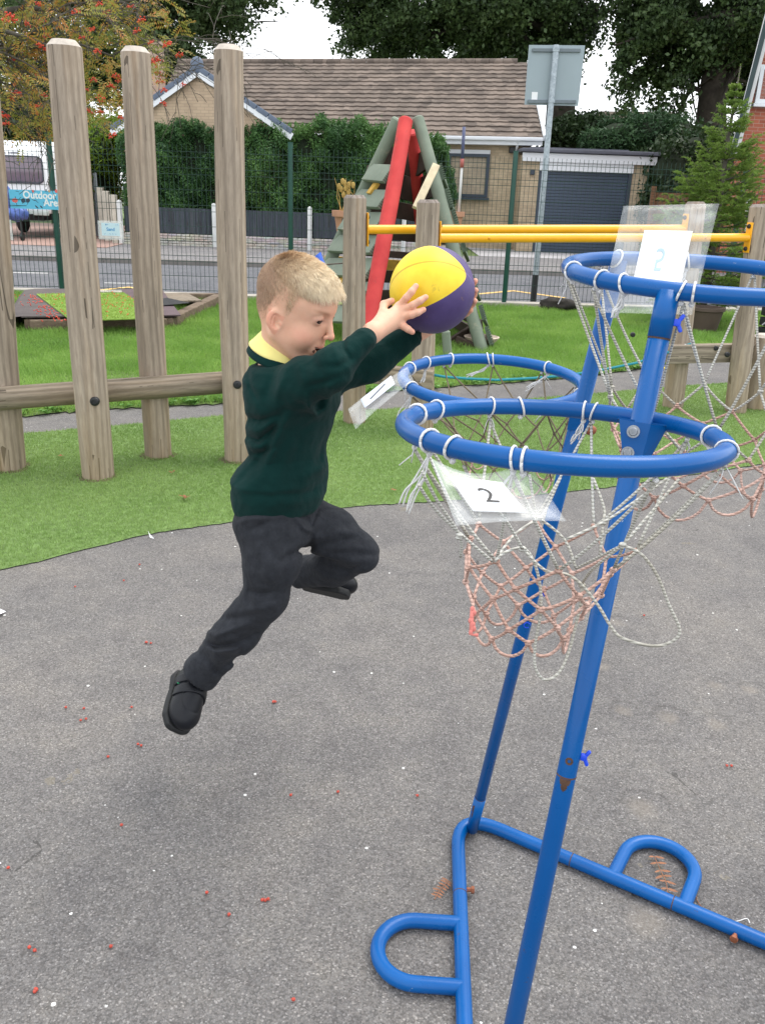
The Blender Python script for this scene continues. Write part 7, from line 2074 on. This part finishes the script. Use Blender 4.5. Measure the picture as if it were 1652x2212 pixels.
TORSO = rows_px([(772, 572, 660), (790, 540, 700), (815, 532, 724), (845, 535, 735), (870, 537, 734), (904, 538, 722), (944, 536, 708), (977, 542, 702), (1002, 522, 705), (1027, 503, 707), (1055, 504, 703), (1080, 508, 697), (1104, 512, 692)], 1.95)
def body_sdf(P):
    d = head_sdf(P)
    d = smin(d, rcone(P, neck_top, neck_bot, .044, .050), .018)
    t_ = loft(P, TORSO, .03, -.022)
    d = smin(d, t_, .03)
    a = chain(P, [J['shR'], J['elR'], foreR], [.036, .028, .026], .02); b = chain(P, [J['shL'], J['elL'], foreL], [.036, .028, .026], .02)
    d = smin(d, smin(a, b, .01), .02)
    d = smin(d, hand_sdf(P, J['wrR'] + (FR[1][0] - J['wrR']) * .15, foreR, None, FR, THR, .01), .01)
    d = smin(d, hand_sdf(P, wristL, foreL, None, FL, THL, .01), .01)
    return d
def c3(*a): return np.array([lin(q) for q in a])
def body_col(V):
    q = toH(V); qa = q.copy(); qa[:, 1] = np.abs(qa[:, 1]); n = len(V); c = np.tile(c3(228, 182, 154), (n, 1))
    def mixm(m_, col, a=1.0):
        m_ = np.clip(m_, 0, 1)[:, None] * a; c[:] = c * (1 - m_) + col * m_
    inhead = (np.abs(q) < 16).all(1)
    g = lambda ctr, r: np.exp(-(np.linalg.norm((qa - np.array(ctr)) / np.array(r), axis=1)) ** 2) * inhead
    mixm(g((5.6, 4.2, -2.2), (2.6, 2.4, 2.0)), c3(222, 144, 124), .5)     # cheeks
    mixm(g((10.4, 0, -1.6), (1.2, 1.4, 1.0)), c3(220, 138, 118), .5)          # nose tip
    mixm(((qa[:, 1] > 6.3) & (q[:, 2] < .4) & (q[:, 2] > -5) & (q[:, 0] < 1.5) & inhead).astype(float), c3(228, 150, 126), .45)   # ears
    mixm(g((7.7, 3.1, 2.3), (1.6, 1.9, .75)), c3(146, 98, 98), .55)        # lids and eye corners
    mixm(g((8.2, 3.1, 2.12), (1.0, 1.45, .30)), c3(64, 40, 36), .75)       # lash line
    br = np.exp(-((q[:, 2] - (4.15 + .12 * (qa[:, 1] - 3))) / .38) ** 2) * np.exp(-((qa[:, 1] - 3.2) / 1.7) ** 4) * (q[:, 0] > 5.5) * inhead
    mixm(br, c3(146, 104, 76), .6)
    mixm(g((9.1, .6, -3.7), (.9, 1.6, .42)), c3(196, 106, 100), .7); mixm(g((8.7, .6, -5.5), (1.0, 1.6, .45)), c3(200, 110, 104), .7)
    mixm(((ell(qa, (8.6, 0, -4.6), (1.6, 2.5, .66)) < .15) & (q[:, 0] < 8.7) & inhead).astype(float), c3(60, 22, 22), .9)
    # clipped hair stubble: scalp above the hairline and the fade round the ears
    m_ = hair_mask(q) * inhead
    mixm(m_, c3(178, 146, 120), .75)
    # finger tips and knuckles a little pinker
    for f_ in FR + FL + [THR, THL]:
        for p, s_ in ((f_[-1], .011), (f_[0], .010), (f_[1], .008)):
            mixm(np.exp(-(np.linalg.norm(V - p, axis=1) / s_) ** 2), c3(224, 134, 116), .45)
    return np.concatenate([c, np.ones((n, 1))], 1)
def hair_mask(q):
    """1 where hair grows (head frame, cm); soft at the faded edge"""
    x, y, z = q[:, 0], np.abs(q[:, 1]), q[:, 2]
    # lower limit of hair as a function of x (front hairline, temple, sideburn, round the ear, nape)
    lim = np.interp(x, [-11, -8, -5, -3.2, -2.6, -.6, .2, 1.2, 2.2, 3.0, 4.4, 5.6, 6.6, 7.6, 9], [-3.5, -4.2, -4.0, -3.0, .2, 2.0, 1.8, -1.2, 1.2, 4.2, 6.0, 7.3, 8.0, 8.4, 8.6])
    soft = np.interp(x, [-11, -2, 2.6, 4.4, 9], [6.0, 6.5, 5.0, .7, .4])
    return np.clip((z - lim) / soft, 0, 1) * (q[:, 0] > -12)
t = NT("skin"); at_ = t.n('ShaderNodeAttribute', attribute_name='tint')
fr = t.noise(t.geo(), 240, 3); cc = t.mix(t.math('MULTIPLY', fr, .14), at_.outputs['Color'], (.32, .12, .08, 1)); cc = t.mix(t.rng(t.noise(t.geo(), 38, 4, .6), .45, .7, 0, .16), cc, (.62, .22, .16, 1))
t.set(col=cc, rough=.55, spec=.32, sss=.12, sssr=(1.0, .35, .2), ssss=.012); t.bump(t.noise(t.geo(), 420, 3), .16, .001); m_skin = t.mat
lo = np.array([HO[0] - .2, 1.72, J['pelvis'][2] - .01]); hi = np.array([BALLC[0] + .14, 2.28, HO[2] + .15])
body = sdf_obj("body", body_sdf, lo, hi, .0018, m_skin, boy, 1, body_col)
# eyes
for s_ in (-1, 1):
    c = fromH((6.75, 3.05 * s_, 2.3)); mb = MB(); mb.ball(c, .0125, 20, 14); e = mb.build("eye", simple("eye_white", S(136, 122, 114), .15, .02, 3, spec=.8) if s_ < 0 else bpy.data.materials["eye_white"], body, smooth=True)
    gz = Hf * .86 + Hl * -.34 + Hu * -.12; gz /= np.linalg.norm(gz); mb = MB(); rot = Vector(gz).to_track_quat('Z', 'Y').to_matrix(); mb.ball(c + gz * .0085, (.0088, .0088, .0042), 18, 10, rot)
    mb.build("iris", simple("dark_iris", (.03, .02, .018, 1), .08, .1, 40, spec=.9) if s_ < 0 else bpy.data.materials["dark_iris"], e, smooth=True)
mb = MB(); mb.tube([fromH((7.9, -1.5, -4.05)), fromH((8.45, 0, -4.0)), fromH((7.9, 1.5, -4.05))], .0024, 8, flat=1.6); mb.build("teeth", simple("tooth_white", S(232, 226, 214), .3), body, smooth=True)

# ---- hair ---------------------------------------------------------------
def hair():
    rg = np.random.default_rng(77); N0 = 84000
    vc = np.empty(len(body.data.vertices) * 3, np.float32); body.data.vertices.foreach_get('co', vc); vn = np.empty_like(vc); body.data.vertices.foreach_get('normal', vn)
    vc = vc.reshape(-1, 3) + np.array(boy.location); vn = vn.reshape(-1, 3); qq = toH(vc); k = (np.linalg.norm(qq - np.array([-.6, 0, 3]), axis=1) < 14) & (qq[:, 2] > -6)
    qq = qq[k]; nn = vn[k] @ HM.T; pk = rg.integers(0, len(qq), N0); q = qq[pk] + rg.normal(size=(N0, 3)) * .06; nrm0 = nn[pk]
    m_ = hair_mask(q); k = (rg.random(N0) < np.clip(m_ * 1.6, 0, .95) * (.25 + .75 * m_)) & ~((q[:, 0] > -3.4) & (q[:, 0] < 1.2) & (np.abs(q[:, 1]) > 5.6) & (q[:, 2] < 1.3)); q = q[k]; n = nrm0[k]
    crown = np.array([-7.6, 2.6, 8.8]); fl = q - crown; fl -= n * (fl * n).sum(1)[:, None]; fl /= np.linalg.norm(fl, axis=1)[:, None] + 1e-6
    # swept towards the near temple at the fringe
    top = np.clip((q[:, 2] - 6.6 + .22 * np.clip(q[:, 0], -8, 8)) / 2.6, 0, 1); front = np.clip((q[:, 0] - 1) / 6, 0, 1)
    side = np.zeros_like(q); side[:, 1] = -1; fl = fl + side * .22 * (top * front)[:, None] + np.array([0, 0, -1.0]) * ((1 - top) * .5)[:, None]
    fl -= n * (fl * n).sum(1)[:, None]; fl /= np.linalg.norm(fl, axis=1)[:, None]
    fade = hair_mask(q)
    L_ = (.22 + .62 * fade) * (1 - top) + (1.75 + 1.6 * front) * top; L_ = L_ * rg.uniform(.6, 1.15, len(q))
    lift = .14 * (1 - top) + (.60 + .02 * front) * top
    ln = (n * lift[:, None] + fl * (1 - .25 * top)[:, None] + rg.normal(size=q.shape) * .085); ln /= np.linalg.norm(ln, axis=1)[:, None]
    # neighbouring hairs lean together in locks
    lk = np.stack([np.sin(q[:, 0] * 2.1 + q[:, 1] * 3.3), np.sin(q[:, 1] * 2.7 - q[:, 0] * 1.9), np.sin(q[:, 0] * 3.1)], 1) * (.07 * top)[:, None]; ln += lk
    segs = 4; pts = [q - n * .05]
    dirv = ln.copy()
    for s_ in range(segs):
        pts.append(pts[-1] + dirv * (L_ / segs)[:, None]); dirv = dirv + fl * .20 * top[:, None] + np.array([0, 0, -1]) * (.05 + .16 * front * top)[:, None]; dirv /= np.linalg.norm(dirv, axis=1)[:, None]
    P_ = np.stack(pts, 1); w0 = .034 + .022 * top; side_v = np.cross(ln, rg.normal(size=ln.shape)); side_v /= np.linalg.norm(side_v, axis=1)[:, None] + 1e-9; up_v = np.cross(ln, side_v)
    tri = [side_v, -.5 * side_v + .866 * up_v, -.5 * side_v - .866 * up_v]; m = len(q); V = np.zeros((m, segs + 1, 3, 3))
    for s_ in range(segs + 1):
        ww = (w0 * (1 - .85 * (s_ / segs) ** 2))[:, None]
        for j in range(3): V[:, s_, j] = P_[:, s_] + tri[j] * ww
    Vw = HO + (V.reshape(-1, 3) / 100) @ HM
    base = np.arange(m)[:, None] * (segs + 1) * 3; fl_ = []
    for s_ in range(segs):
        for j in range(3):
            j2 = (j + 1) % 3; fl_.append(base + np.array([s_ * 3 + j, s_ * 3 + j2, (s_ + 1) * 3 + j2, (s_ + 1) * 3 + j])[None])
    F = np.stack(fl_, 1).reshape(-1)
    t = NT("blond_hair"); at_ = t.n('ShaderNodeAttribute', attribute_name='tint'); t.set(col=at_.outputs['Color'], rough=.42, spec=.45); m_hair = t.mat
    o = np_mesh("hair", Vw, F, 4, m_hair, body, smooth=True)
    blond = c3(250, 234, 204); mid = c3(220, 190, 154); dark = c3(172, 142, 118)
    f1 = np.clip((q[:, 0] + 5.5) / 9, 0, 1) * .75 + .28 * top; rnd = rg.normal(size=m) * .16
    cst = np.zeros((m, segs + 1, 3))
    for s_ in range(segs + 1):
        f_ = np.clip(f1 * .85 + .28 * (s_ / segs) * top + rnd - .10 * (1 - fade), 0, 1)[:, None]
        cst[:, s_] = np.where(f_ < .5, dark + (mid - dark) * (f_ * 2), mid + (blond - mid) * (f_ * 2 - 1))
    cst = np.repeat(cst[:, :, None, :], 3, 2).reshape(-1, 3)
    ca = o.data.color_attributes.new('tint', 'FLOAT_COLOR', 'POINT'); ca.data.foreach_set('color', np.concatenate([cst, np.ones((len(cst), 1))], 1).astype(np.float32).ravel())
    o['label'] = 'short blond hair, darker at the back and clipped close at the sides'
hair()

# ---- folds: strokes traced on the cloth, each pushing the surface in or out -----
def strokes(P, L_, Ymax):
    """signed displacement from fold lines given as picture polylines (near side of the cloth only)"""
    x, y = proj_xy(P[:, 0], P[:, 1], P[:, 2]); d = np.zeros(len(P)); near = np.clip((Ymax - P[:, 1]) / .03, 0, 1)
    for pts, w_, amp in L_:
        best = np.full(len(P), 1e9); pp = np.array(pts, float); n_ = len(pp) - 1; tt = np.zeros(len(P))
        for i in range(n_):
            a, b = pp[i], pp[i + 1]; ab = b - a; t_ = np.clip(((x - a[0]) * ab[0] + (y - a[1]) * ab[1]) / (ab @ ab), 0, 1)
            dd = np.hypot(x - a[0] - t_ * ab[0], y - a[1] - t_ * ab[1]); mk = dd < best; best[mk] = dd[mk]; tt[mk] = (i + t_[mk]) / n_
        d += amp * np.exp(-(best / w_) ** 2) * np.sin(math.pi * np.clip(.12 + .76 * tt, 0, 1)) * near
    return d
def Z8(L_): return [(483.8 + x * .2092, 673.9 + y * .2092) for x, y in L_]
SW = [(Z8([(620, 1000), (520, 1180), (430, 1420), (330, 1600)]), 9, -.007), (Z8([(700, 1010), (600, 1190), (500, 1430), (380, 1700)]), 12, .005),
      (Z8([(240, 560), (270, 760), (370, 960)]), 6, -.004), (Z8([(540, 620), (460, 760), (420, 960)]), 9, -.005), (Z8([(640, 600), (560, 800), (520, 980)]), 10, .004),
      (Z8([(860, 860), (880, 980), (960, 1075), (1060, 1000)]), 7, .006), (Z8([(960, 880), (980, 980), (1000, 1010)]), 13, -.005), (Z8([(1090, 760), (1080, 900), (1010, 1040)]), 9, .004),
      (Z8([(250, 1090), (380, 1120), (560, 1060)]), 7, -.008), (Z8([(240, 1200), (350, 1230), (540, 1130)]), 8, .007), (Z8([(245, 1290), (360, 1330), (520, 1200)]), 6, -.008), (Z8([(280, 1400), (400, 1400), (500, 1290)]), 8, .006), (Z8([(300, 1470), (430, 1440), (560, 1380)]), 6, -.005),
      (Z8([(1070, 1240), (1000, 1450), (960, 1600)]), 8, -.005), (Z8([(1090, 1560), (980, 1620), (840, 1700)]), 12, .006), (Z8([(1060, 1720), (960, 1790), (820, 1900)]), 9, -.004),
      (Z8([(90, 1800), (200, 1700), (330, 1560)]), 9, -.005), (Z8([(180, 1880), (500, 1900), (1010, 1850)]), 7, -.0035), (Z8([(130, 1960), (500, 2000), (1000, 1930)]), 9, .0015),
      (Z8([(1235, 250), (1240, 380), (1300, 480)]), 5, -.0045), (Z8([(1130, 300), (1150, 420), (1200, 560)]), 7, .003), (Z8([(900, 420), (960, 560), (1040, 660)]), 10, -.004), (Z8([(760, 500), (800, 640), (860, 780)]), 10, .003),
      (Z8([(1000, 560), (1180, 560), (1330, 480)]), 8, -.004), (Z8([(380, 600), (700, 540), (900, 470)]), 9, .002), (Z8([(880, 760), (1060, 720), (1230, 660)]), 7, -.004),
      (Z8([(700, 1300), (640, 1500), (560, 1750)]), 14, .003), (Z8([(820, 1200), (760, 1400), (700, 1650)]), 12, -.003), (Z8([(560, 1250), (480, 1480), (420, 1700)]), 10, .003)]
def noise3(P, s_, seed=0.0):
    q = P * s_ + seed
    return (np.sin(q[:, 0] * 1.7 + 1.3 * np.sin(q[:, 1] * 1.1 + q[:, 2])) * np.sin(q[:, 1] * 1.9 + 1.1 * np.sin(q[:, 2] * 1.3)) + np.sin(q[:, 2] * 2.1 + np.sin(q[:, 0] * 1.4)) * .6) / 1.6
def sweater_sdf(P):
    d = loft(P, TORSO, .028)
    ar = chain(P, [J['shR'] + np.array([-.0, .01, -.005]), J['shR'] * .45 + J['elR'] * .55, J['elR'], J['cuR']], [.060, .047, .0400, .0262], .03)
    al = chain(P, [J['shL'], J['elL'], J['cuL']], [.060, .044, .030], .03)
    d = smin(d, ar, .035); d = smin(d, al, .03)
    # cut the sleeves square at the cuffs, open the neck and the hem
    for a, b in ((J['elR'], J['cuR']), (J['elL'], J['cuL'])):
        ax = (b - a) / np.linalg.norm(b - a); d = np.where(np.linalg.norm(P - b, axis=1) < .07, smax(d, (P - b) @ ax - .004, .004), d)
        e = rcone(P, b - ax * .034, b - ax * .004, .0285, .0265); d = smin(d, e, .003)
    d = d - 1.35 * strokes(P, SW, 1.97) - .0022 * noise3(P, 38) - .0012 * noise3(P, 85, 3.0)
    nb = neck_bot + np.array([.002, 0, .03]); d = smax(d, -rcone(P, nb, nb + (neck_top - nb) * 2, .060, .064), .008)
    return d
t = NT("green_jumper"); g = t.geo()
wv = t.n('ShaderNodeTexWave'); wv.inputs['Scale'].default_value = 260; t.l(g, wv.inputs['Vector'])
t.set(col=t.ramp(t.noise(g, 7, 5), [(.3, (.003, .022, .020, 1)), (.7, (.005, .032, .029, 1))]), rough=.95, spec=.1, sheen=.05, sheenr=.5)
b = t.bump(t.noise(g, 300, 4, .7), .5, .002); b = t.bump(wv.outputs['Fac'], .2, .0012, b); t.bump(t.noise(g, 28, 5, .6), .35, .01, b); m_jump = t.mat
lo = np.array([J['pelvis'][0] - .16, 1.70, AY(600, 1125, 1.95)[2]]); hi = np.array([J['cuL'][0] + .05, 2.28, J['cuL'][2] + .12])
jump = sdf_obj("jumper", sweater_sdf, lo, hi, .0029, m_jump, boy, 1)
# ribbed hem, cuffs and neck band are one knit piece each; badge on the chest
bq = AY(726, 822, 1.862)
# ---- collar
def ring_sdf(P, c, axis, f, Rf, Rl, prof, r_):
    axis = axis / np.linalg.norm(axis); f = f - axis * (f @ axis); f /= np.linalg.norm(f); l_ = np.cross(axis, f); q = P - c; h = q @ axis; u = q @ f; v = q @ l_
    ang = np.arctan2(v / Rl, u / Rf); R_ = np.sqrt((Rf * np.cos(ang)) ** 2 + (Rl * np.sin(ang)) ** 2); rho = np.hypot(u, v) - R_
    (a0, h0), (a1, h1) = prof; ax, ay = a1 - a0, h1 - h0; t_ = np.clip(((rho - a0) * ax + (h - h0) * ay) / (ax * ax + ay * ay), 0, 1)
    return np.hypot(rho - a0 - t_ * ax, h - h0 - t_ * ay) - r_
cax = np.array([.36, -.08, 1.0]); cc_ = AY(607, 752, 1.945)
def collar_sdf(P):
    d = ring_sdf(P, cc_, cax, Tf, .052, .056, [(-.006, .024), (.014, -.012)], .0036)
    return d - .0006 * noise3(P, 60)
m_yel_c = simple("yellow_polo", S(238, 226, 142), .85, .05, 12, .25, 700)
sdf_obj("polo_collar", collar_sdf, cc_ - .11, cc_ + .11, .0021, m_yel_c, boy, 2)
def nb_sdf(P):
    return ring_sdf(P, cc_ + np.array([-.001, 0, -.020]), cax, Tf, .066, .070, [(-.003, .004), (.004, -.008)], .0058)
sdf_obj("jumper_neckband", nb_sdf, cc_ - .12, cc_ + .12, .0025, m_jump, jump, 2)
mb = MB(); crumple(mb, bq, (.010, .003, .006), 4, 10, 7, .2); mb.build("chest_badge", simple("orange_stitching", S(206, 92, 52), .8, .2, 80), jump, smooth=True)

# ---- trousers
L_ = dict(hipR=AY(578, 1128, 1.90), midR=AY(588, 1205, 1.875), kneeR=AY(573, 1290, 1.87), calfR=AY(512, 1365, 1.90), hemR=AY(436, 1452, 1.95),
          hipL=AY(650, 1125, 2.02), midL=AY(715, 1150, 1.99), kneeL=AY(778, 1195, 1.96), calfL=AY(718, 1226, 2.05), hemL=AY(650, 1236, 2.13))
WAIST = rows_px([(1080, 522, 684), (1100, 516, 690), (1125, 511, 700), (1150, 520, 700), (1170, 540, 690)], 1.95, .86, 1.1)
def ZL(P_): return [(328.3 + x * .3243, 1036.8 + y * .3243) for x, y in P_]
TS = [(ZL([(1060, 440), (980, 470), (860, 540)]), 7, -.006), (ZL([(1070, 350), (1060, 440), (1040, 470)]), 7, -.006), (ZL([(960, 240), (1010, 320), (1070, 350)]), 5, .005), (ZL([(1010, 220), (1060, 300), (1110, 180)]), 6, -.006),
      (ZL([(650, 340), (760, 290), (880, 270)]), 7, -.005), (ZL([(560, 290), (640, 260), (760, 250)]), 6, .004), (ZL([(1080, 430), (1220, 420), (1380, 380)]), 9, -.006), (ZL([(1090, 400), (1240, 340), (1400, 370)]), 8, .004),
      (ZL([(1160, 485), (1300, 485), (1500, 500)]), 8, -.006), (ZL([(650, 730), (640, 800), (650, 830)]), 8, -.004), (ZL([(650, 740), (730, 760), (830, 740)]), 6, -.006), (ZL([(600, 880), (720, 860), (850, 820)]), 9, .004),
      (ZL([(370, 1010), (420, 1040), (520, 1000), (640, 960)]), 7, .007), (ZL([(340, 1090), (440, 1110), (560, 1090), (700, 1010)]), 7, -.011), (ZL([(330, 1075), (420, 1140), (560, 1120)]), 7, .006), (ZL([(450, 930), (560, 920), (700, 890)]), 9, -.005),
      (ZL([(300, 1130), (400, 1220), (450, 1290)]), 9, -.007), (ZL([(430, 1270), (540, 1200), (640, 1080)]), 9, -.007), (ZL([(380, 1200), (480, 1150), (600, 1130)]), 9, .004),
      (ZL([(700, 400), (760, 560), (780, 700)]), 12, .005), (ZL([(850, 330), (900, 500), (880, 700)]), 12, -.004), (ZL([(1150, 540), (1300, 600), (1400, 560)]), 8, -.007), (ZL([(1050, 560), (1150, 640), (1250, 670)]), 8, .005)]
def trouser_sdf(P):
    d = loft(P, WAIST, .02)
    r_ = chain(P, [L_['hipR'], L_['midR'], L_['kneeR'], L_['calfR'], L_['hemR']], [.079, .068, .0525, .053, .050], .02)
    l_ = chain(P, [L_['hipL'], L_['midL'], L_['kneeL']], [.074, .060, .048], .02); l2 = chain(P, [L_['kneeL'], L_['calfL'], L_['hemL']], [.047, .048, .044], .02)
    l_ = smin(l_, l2, .010)
    d = smin(d, smin(r_, l_, .045), .022)
    for a, b, rr_ in ((L_['calfR'], L_['hemR'], .044), (L_['calfL'], L_['hemL'], .034)):
        ax = (b - a) / np.linalg.norm(b - a); near = np.linalg.norm(P - b, axis=1) < .09
        d = np.where(near, smax(d, (P - b) @ ax - .012, .003), d); d = np.where(near, smax(d, -rcone(P, b - ax * .02, b + ax * .06, rr_, rr_ + .002), .003), d)
    return d - 1.7 * strokes(P, TS, 2.3) - .0022 * noise3(P, 30, 2.0) - .001 * noise3(P, 70, 5.0)
t = NT("grey_trousers"); g = t.geo(); t.set(col=t.ramp(t.noise(g, 60, 5, .7), [(.3, (.022, .024, .029, 1)), (.7, (.036, .039, .046, 1))]), rough=.9, spec=.12, sheen=.03, sheenr=.5)
b = t.bump(t.noise(g, 420, 3), .3, .0014); t.bump(t.noise(t.geo((1, 1, .45)), 34, 5, .62, .6), .5, .010, b); m_trou = t.mat
lo = np.array([L_['hemR'][0] - .08, 1.74, L_['hemR'][2] - .09]); hi = np.array([L_['kneeL'][0] + .07, 2.26, AY(600, 1070, 1.95)[2]])
sdf_obj("trousers", trouser_sdf, lo, hi, .0031, m_trou, boy, 1)

# ---- shoes
m_shoe = simple("black_leather", (.006, .007, .010, 1), .42, .2, 20, .12, 300, spec=.3)
m_sole = simple("black_sole", (.010, .011, .012, 1), .7, .2, 30, .2, 200)
def shoe(heel, toe, up, leg_top, lb, straps=True):
    a = toe - heel; Ln = np.linalg.norm(a); a /= Ln; up = up - a * (up @ a); up /= np.linalg.norm(up); w_ = np.cross(a, up); A = np.stack([a, w_, up])
    def loc(P): return (P - heel) @ A.T
    s_ = Ln / .16
    def base(q, g=0.0):
        d = ell(q, (.125 * s_, 0, .006), (.052 + g, .0445 + g, .033 + g)); d = smin(d, ell(q, (.03, 0, .012), (.042 + g, .038 + g, .046 + g)), .02)
        d = smin(d, ell(q, (.075 * s_, 0, .018), (.055 + g, .039 + g, .040 + g)), .02); d = smin(d, rcone(q, (.030, 0, .02), (.026, 0, .060), .031 + g, .031 + g), .015)
        return smax(d, -q[:, 2] - .016, .004)
    def f_up(P):
        q = loc(P); d = base(q)
        d = smax(d, -(np.abs(q[:, 0] - (.148 * s_ - .9 * q[:, 1] ** 2 * 8)) - .0012) * 1.0 - .0, .0) if False else d
        gr = np.abs(np.sqrt((np.maximum(q[:, 0] - .105 * s_, 0)) ** 2 + (q[:, 1] * 1.15) ** 2) - .036); d = d + .0016 * np.exp(-(gr / .0016) ** 2) * (q[:, 2] > 0)
        return d
    def f_sole(P):
        q = loc(P); hw = np.interp(q[:, 0], [-.012, .01, .05, .10 * s_, .14 * s_, .17 * s_, .18 * s_], [.024, .038, .037, .044, .0465, .033, .011])
        e = np.hypot(np.maximum(np.abs(q[:, 1]) - hw, 0), np.maximum(np.maximum(-.008 - q[:, 0], q[:, 0] - .174 * s_), 0)); d2 = np.maximum(np.abs(q[:, 1]) - hw, np.maximum(-.010 - q[:, 0], q[:, 0] - .178 * s_))
        d = smax(d2, np.abs(q[:, 2] + .020) - .0095, .006)
        return d - .0008 * (np.sin(q[:, 0] * 900) > 0) * (q[:, 2] < -.015)
    lo = np.minimum(heel, toe) - .10; hi = np.maximum(heel, toe) + .10
    sh = sdf_obj("shoe", f_up, lo, hi, .0022, m_shoe, boy, 2, label=lb); sdf_obj("sole", f_sole, lo, hi, .0024, m_sole, sh, 2)
    if straps:
        for x0, x1 in ((.036, .062), (.070, .096)):
            def f_s(P):
                q = loc(P); d = base(q, .0040); return smax(smax(d, -base(q, -.002), .001), np.maximum(np.maximum(x0 * s_ - q[:, 0], q[:, 0] - x1 * s_), .004 - q[:, 2]), .0015)
            sdf_obj("strap", f_s, lo, hi, .0019, m_shoe, sh, 1)
        c = heel + a * (.060 * s_) + up * .012 - w_ * .0385; mb = MB()
    return sh, a, w_, up
heelR = AY(408, 1456, 2.0); toeR = AY(396, 1545, 1.885)
upR = np.array([.62, -.62, .35])
sh, a_, w2, u2 = shoe(heelR, heelR + (toeR - heelR) / np.linalg.norm(toeR - heelR) * .150, upR, L_['hemR'], 'nearer black shoe pointing toe down with two straps')
q = AY(386, 1475, 1.93); mb = MB(); mb.ball(q, (.004, .003, .003), 8, 6); mb.build("green_tab", simple("green_tab", S(30, 150, 100), .5), sh, smooth=True)
heelL = AY(664, 1250, 2.13); toeL = AY(730, 1264, 2.12)
shoe(heelL, heelL + (toeL - heelL) / np.linalg.norm(toeL - heelL) * .112, np.array([-.1, .6, .8]), L_['hemL'], 'farther black shoe tucked under the bent leg', straps=False)
# socks inside the trouser ends
for a, b, r_ in ((L_['calfR'], heelR + (toeR - heelR) * .2 + (L_['hemR'] - heelR) * .35, .030), (L_['calfL'], heelL + (toeL - heelL) * .15, .028)):
    MB().tube([a, (a + b) / 2, b], r_, 16).build("sock", simple("dark_sock", (.012, .012, .014, 1), .9) if "dark_sock" not in bpy.data.materials else bpy.data.materials["dark_sock"], boy, smooth=True)

ball = thing("basketball", 'yellow and purple rubber basketball held between the boy\'s hands', "ball", BALLC)
# view frame of the ball: right, up, toward the camera
bf = (CAM - BALLC) / np.linalg.norm(CAM - BALLC); br_ = np.cross(-bf, UP); br_ = br_ / np.linalg.norm(br_); br_ = br_ if br_[0] > 0 else -br_; bu = np.cross(bf, br_); bu = bu if bu[2] > 0 else -bu
def bdir(px, py):
    """unit direction on the ball's near face for a picture position"""
    x = (px - 933) / 93.0; y = -(py - 627) / 93.0; z = math.sqrt(max(0.0, 1 - x * x - y * y)); d = br_ * x + bu * y + bf * z; return d / np.linalg.norm(d)
# seam circles: S1 runs across the yellow panel; S2 is the yellow / purple border
def circle_from(p, q, r):
    n = np.cross(q - p, r - p); n /= np.linalg.norm(n); return n, float(n @ p)
s1, o1 = circle_from(bdir(850, 603), bdir(930, 569), bdir(1004, 592))
# border: a closed curve (1018,586) -> (1000,615) -> (905,651) -> back round; modelled as a small circle
s2, o2 = circle_from(bdir(1008, 602), bdir(962, 640), bdir(852, 668))
s4, o4 = circle_from(bdir(1009, 594), bdir(986, 567), bdir(957, 545))
if (bdir(900, 600) @ s4 - o4) < 0: s4, o4 = -s4, -o4
if (bdir(920, 600) @ s2 - o2) < 0: s2, o2 = -s2, -o2
s3, o3 = circle_from(bdir(1021, 655), bdir(1010, 690), bdir(1024, 620))
m = NT("basketball_rubber"); vv = m.co('Object')
def dotp(n_):
    d = m.n('ShaderNodeVectorMath', operation='DOT_PRODUCT'); m.l(vv, d.inputs[0]); d.inputs[1].default_value = tuple(float(q) / BALLR for q in n_); return d.outputs['Value']
d1, d2 = dotp(s1), dotp(s2); d4 = dotp(s4); inside = m.math('GREATER_THAN', m.math('SMOOTH_MIN', m.math('SUBTRACT', d2, o2), m.math('SUBTRACT', d4, o4)), 0.0)
back = m.math('LESS_THAN', m.math('ADD', dotp(s2), dotp(s4)), -1.35)
far_y = m.math('GREATER_THAN', dotp(-bu * .45 + br_ * .62 - bf * .64), .80)
yl = m.math('MAXIMUM', inside, m.math('MAXIMUM', back, far_y))
yc = m.ramp(m.noise(vv, 22, 5), [(.3, S(232, 196, 40)), (.7, S(246, 214, 58))]); pc_ = m.ramp(m.noise(vv, 22, 5), [(.3, S(72, 58, 104)), (.7, S(86, 72, 122))])
col = m.mix(yl, pc_, yc)
def groove(dv, o_, w_): return m.math('LESS_THAN', m.math('ABSOLUTE', m.math('SUBTRACT', dv, o_)), w_)
g1 = groove(d1, o1, .024); g1y = m.math('MULTIPLY', g1, inside); col = m.mix(m.math('MULTIPLY', g1y, .55), col, S(150, 116, 20))
g2 = m.math('MULTIPLY', g1, m.math('SUBTRACT', 1.0, yl)); col = m.mix(m.math('MULTIPLY', groove(d1, o1, .005), m.math('MULTIPLY', g2, .5)), col, S(170, 160, 200))
sm = m.math('MULTIPLY', m.math('GREATER_THAN', m.noise(vv, 34, 6, .75), .64), .25); col = m.mix(sm, col, S(150, 120, 60))
peb = m.vor(vv, 420); m.set(col=col, rough=.5, spec=.4); m.bump(m.math('SUBTRACT', m.math('MULTIPLY', peb, .3), m.math('MULTIPLY', g1, 1.2)), .35, .0012)
mb = MB(); mb.ball(BALLC, BALLR, 64, 40); mb.build("ball_skin", m.mat, ball, smooth=True)
q = BALLC + bdir(903, 712) * (BALLR + .0005); mb = MB(); mb.tube([q, q + bdir(903, 712) * .001], .0035, 12); mb.build("valve", m_blackrub, ball, smooth=True)
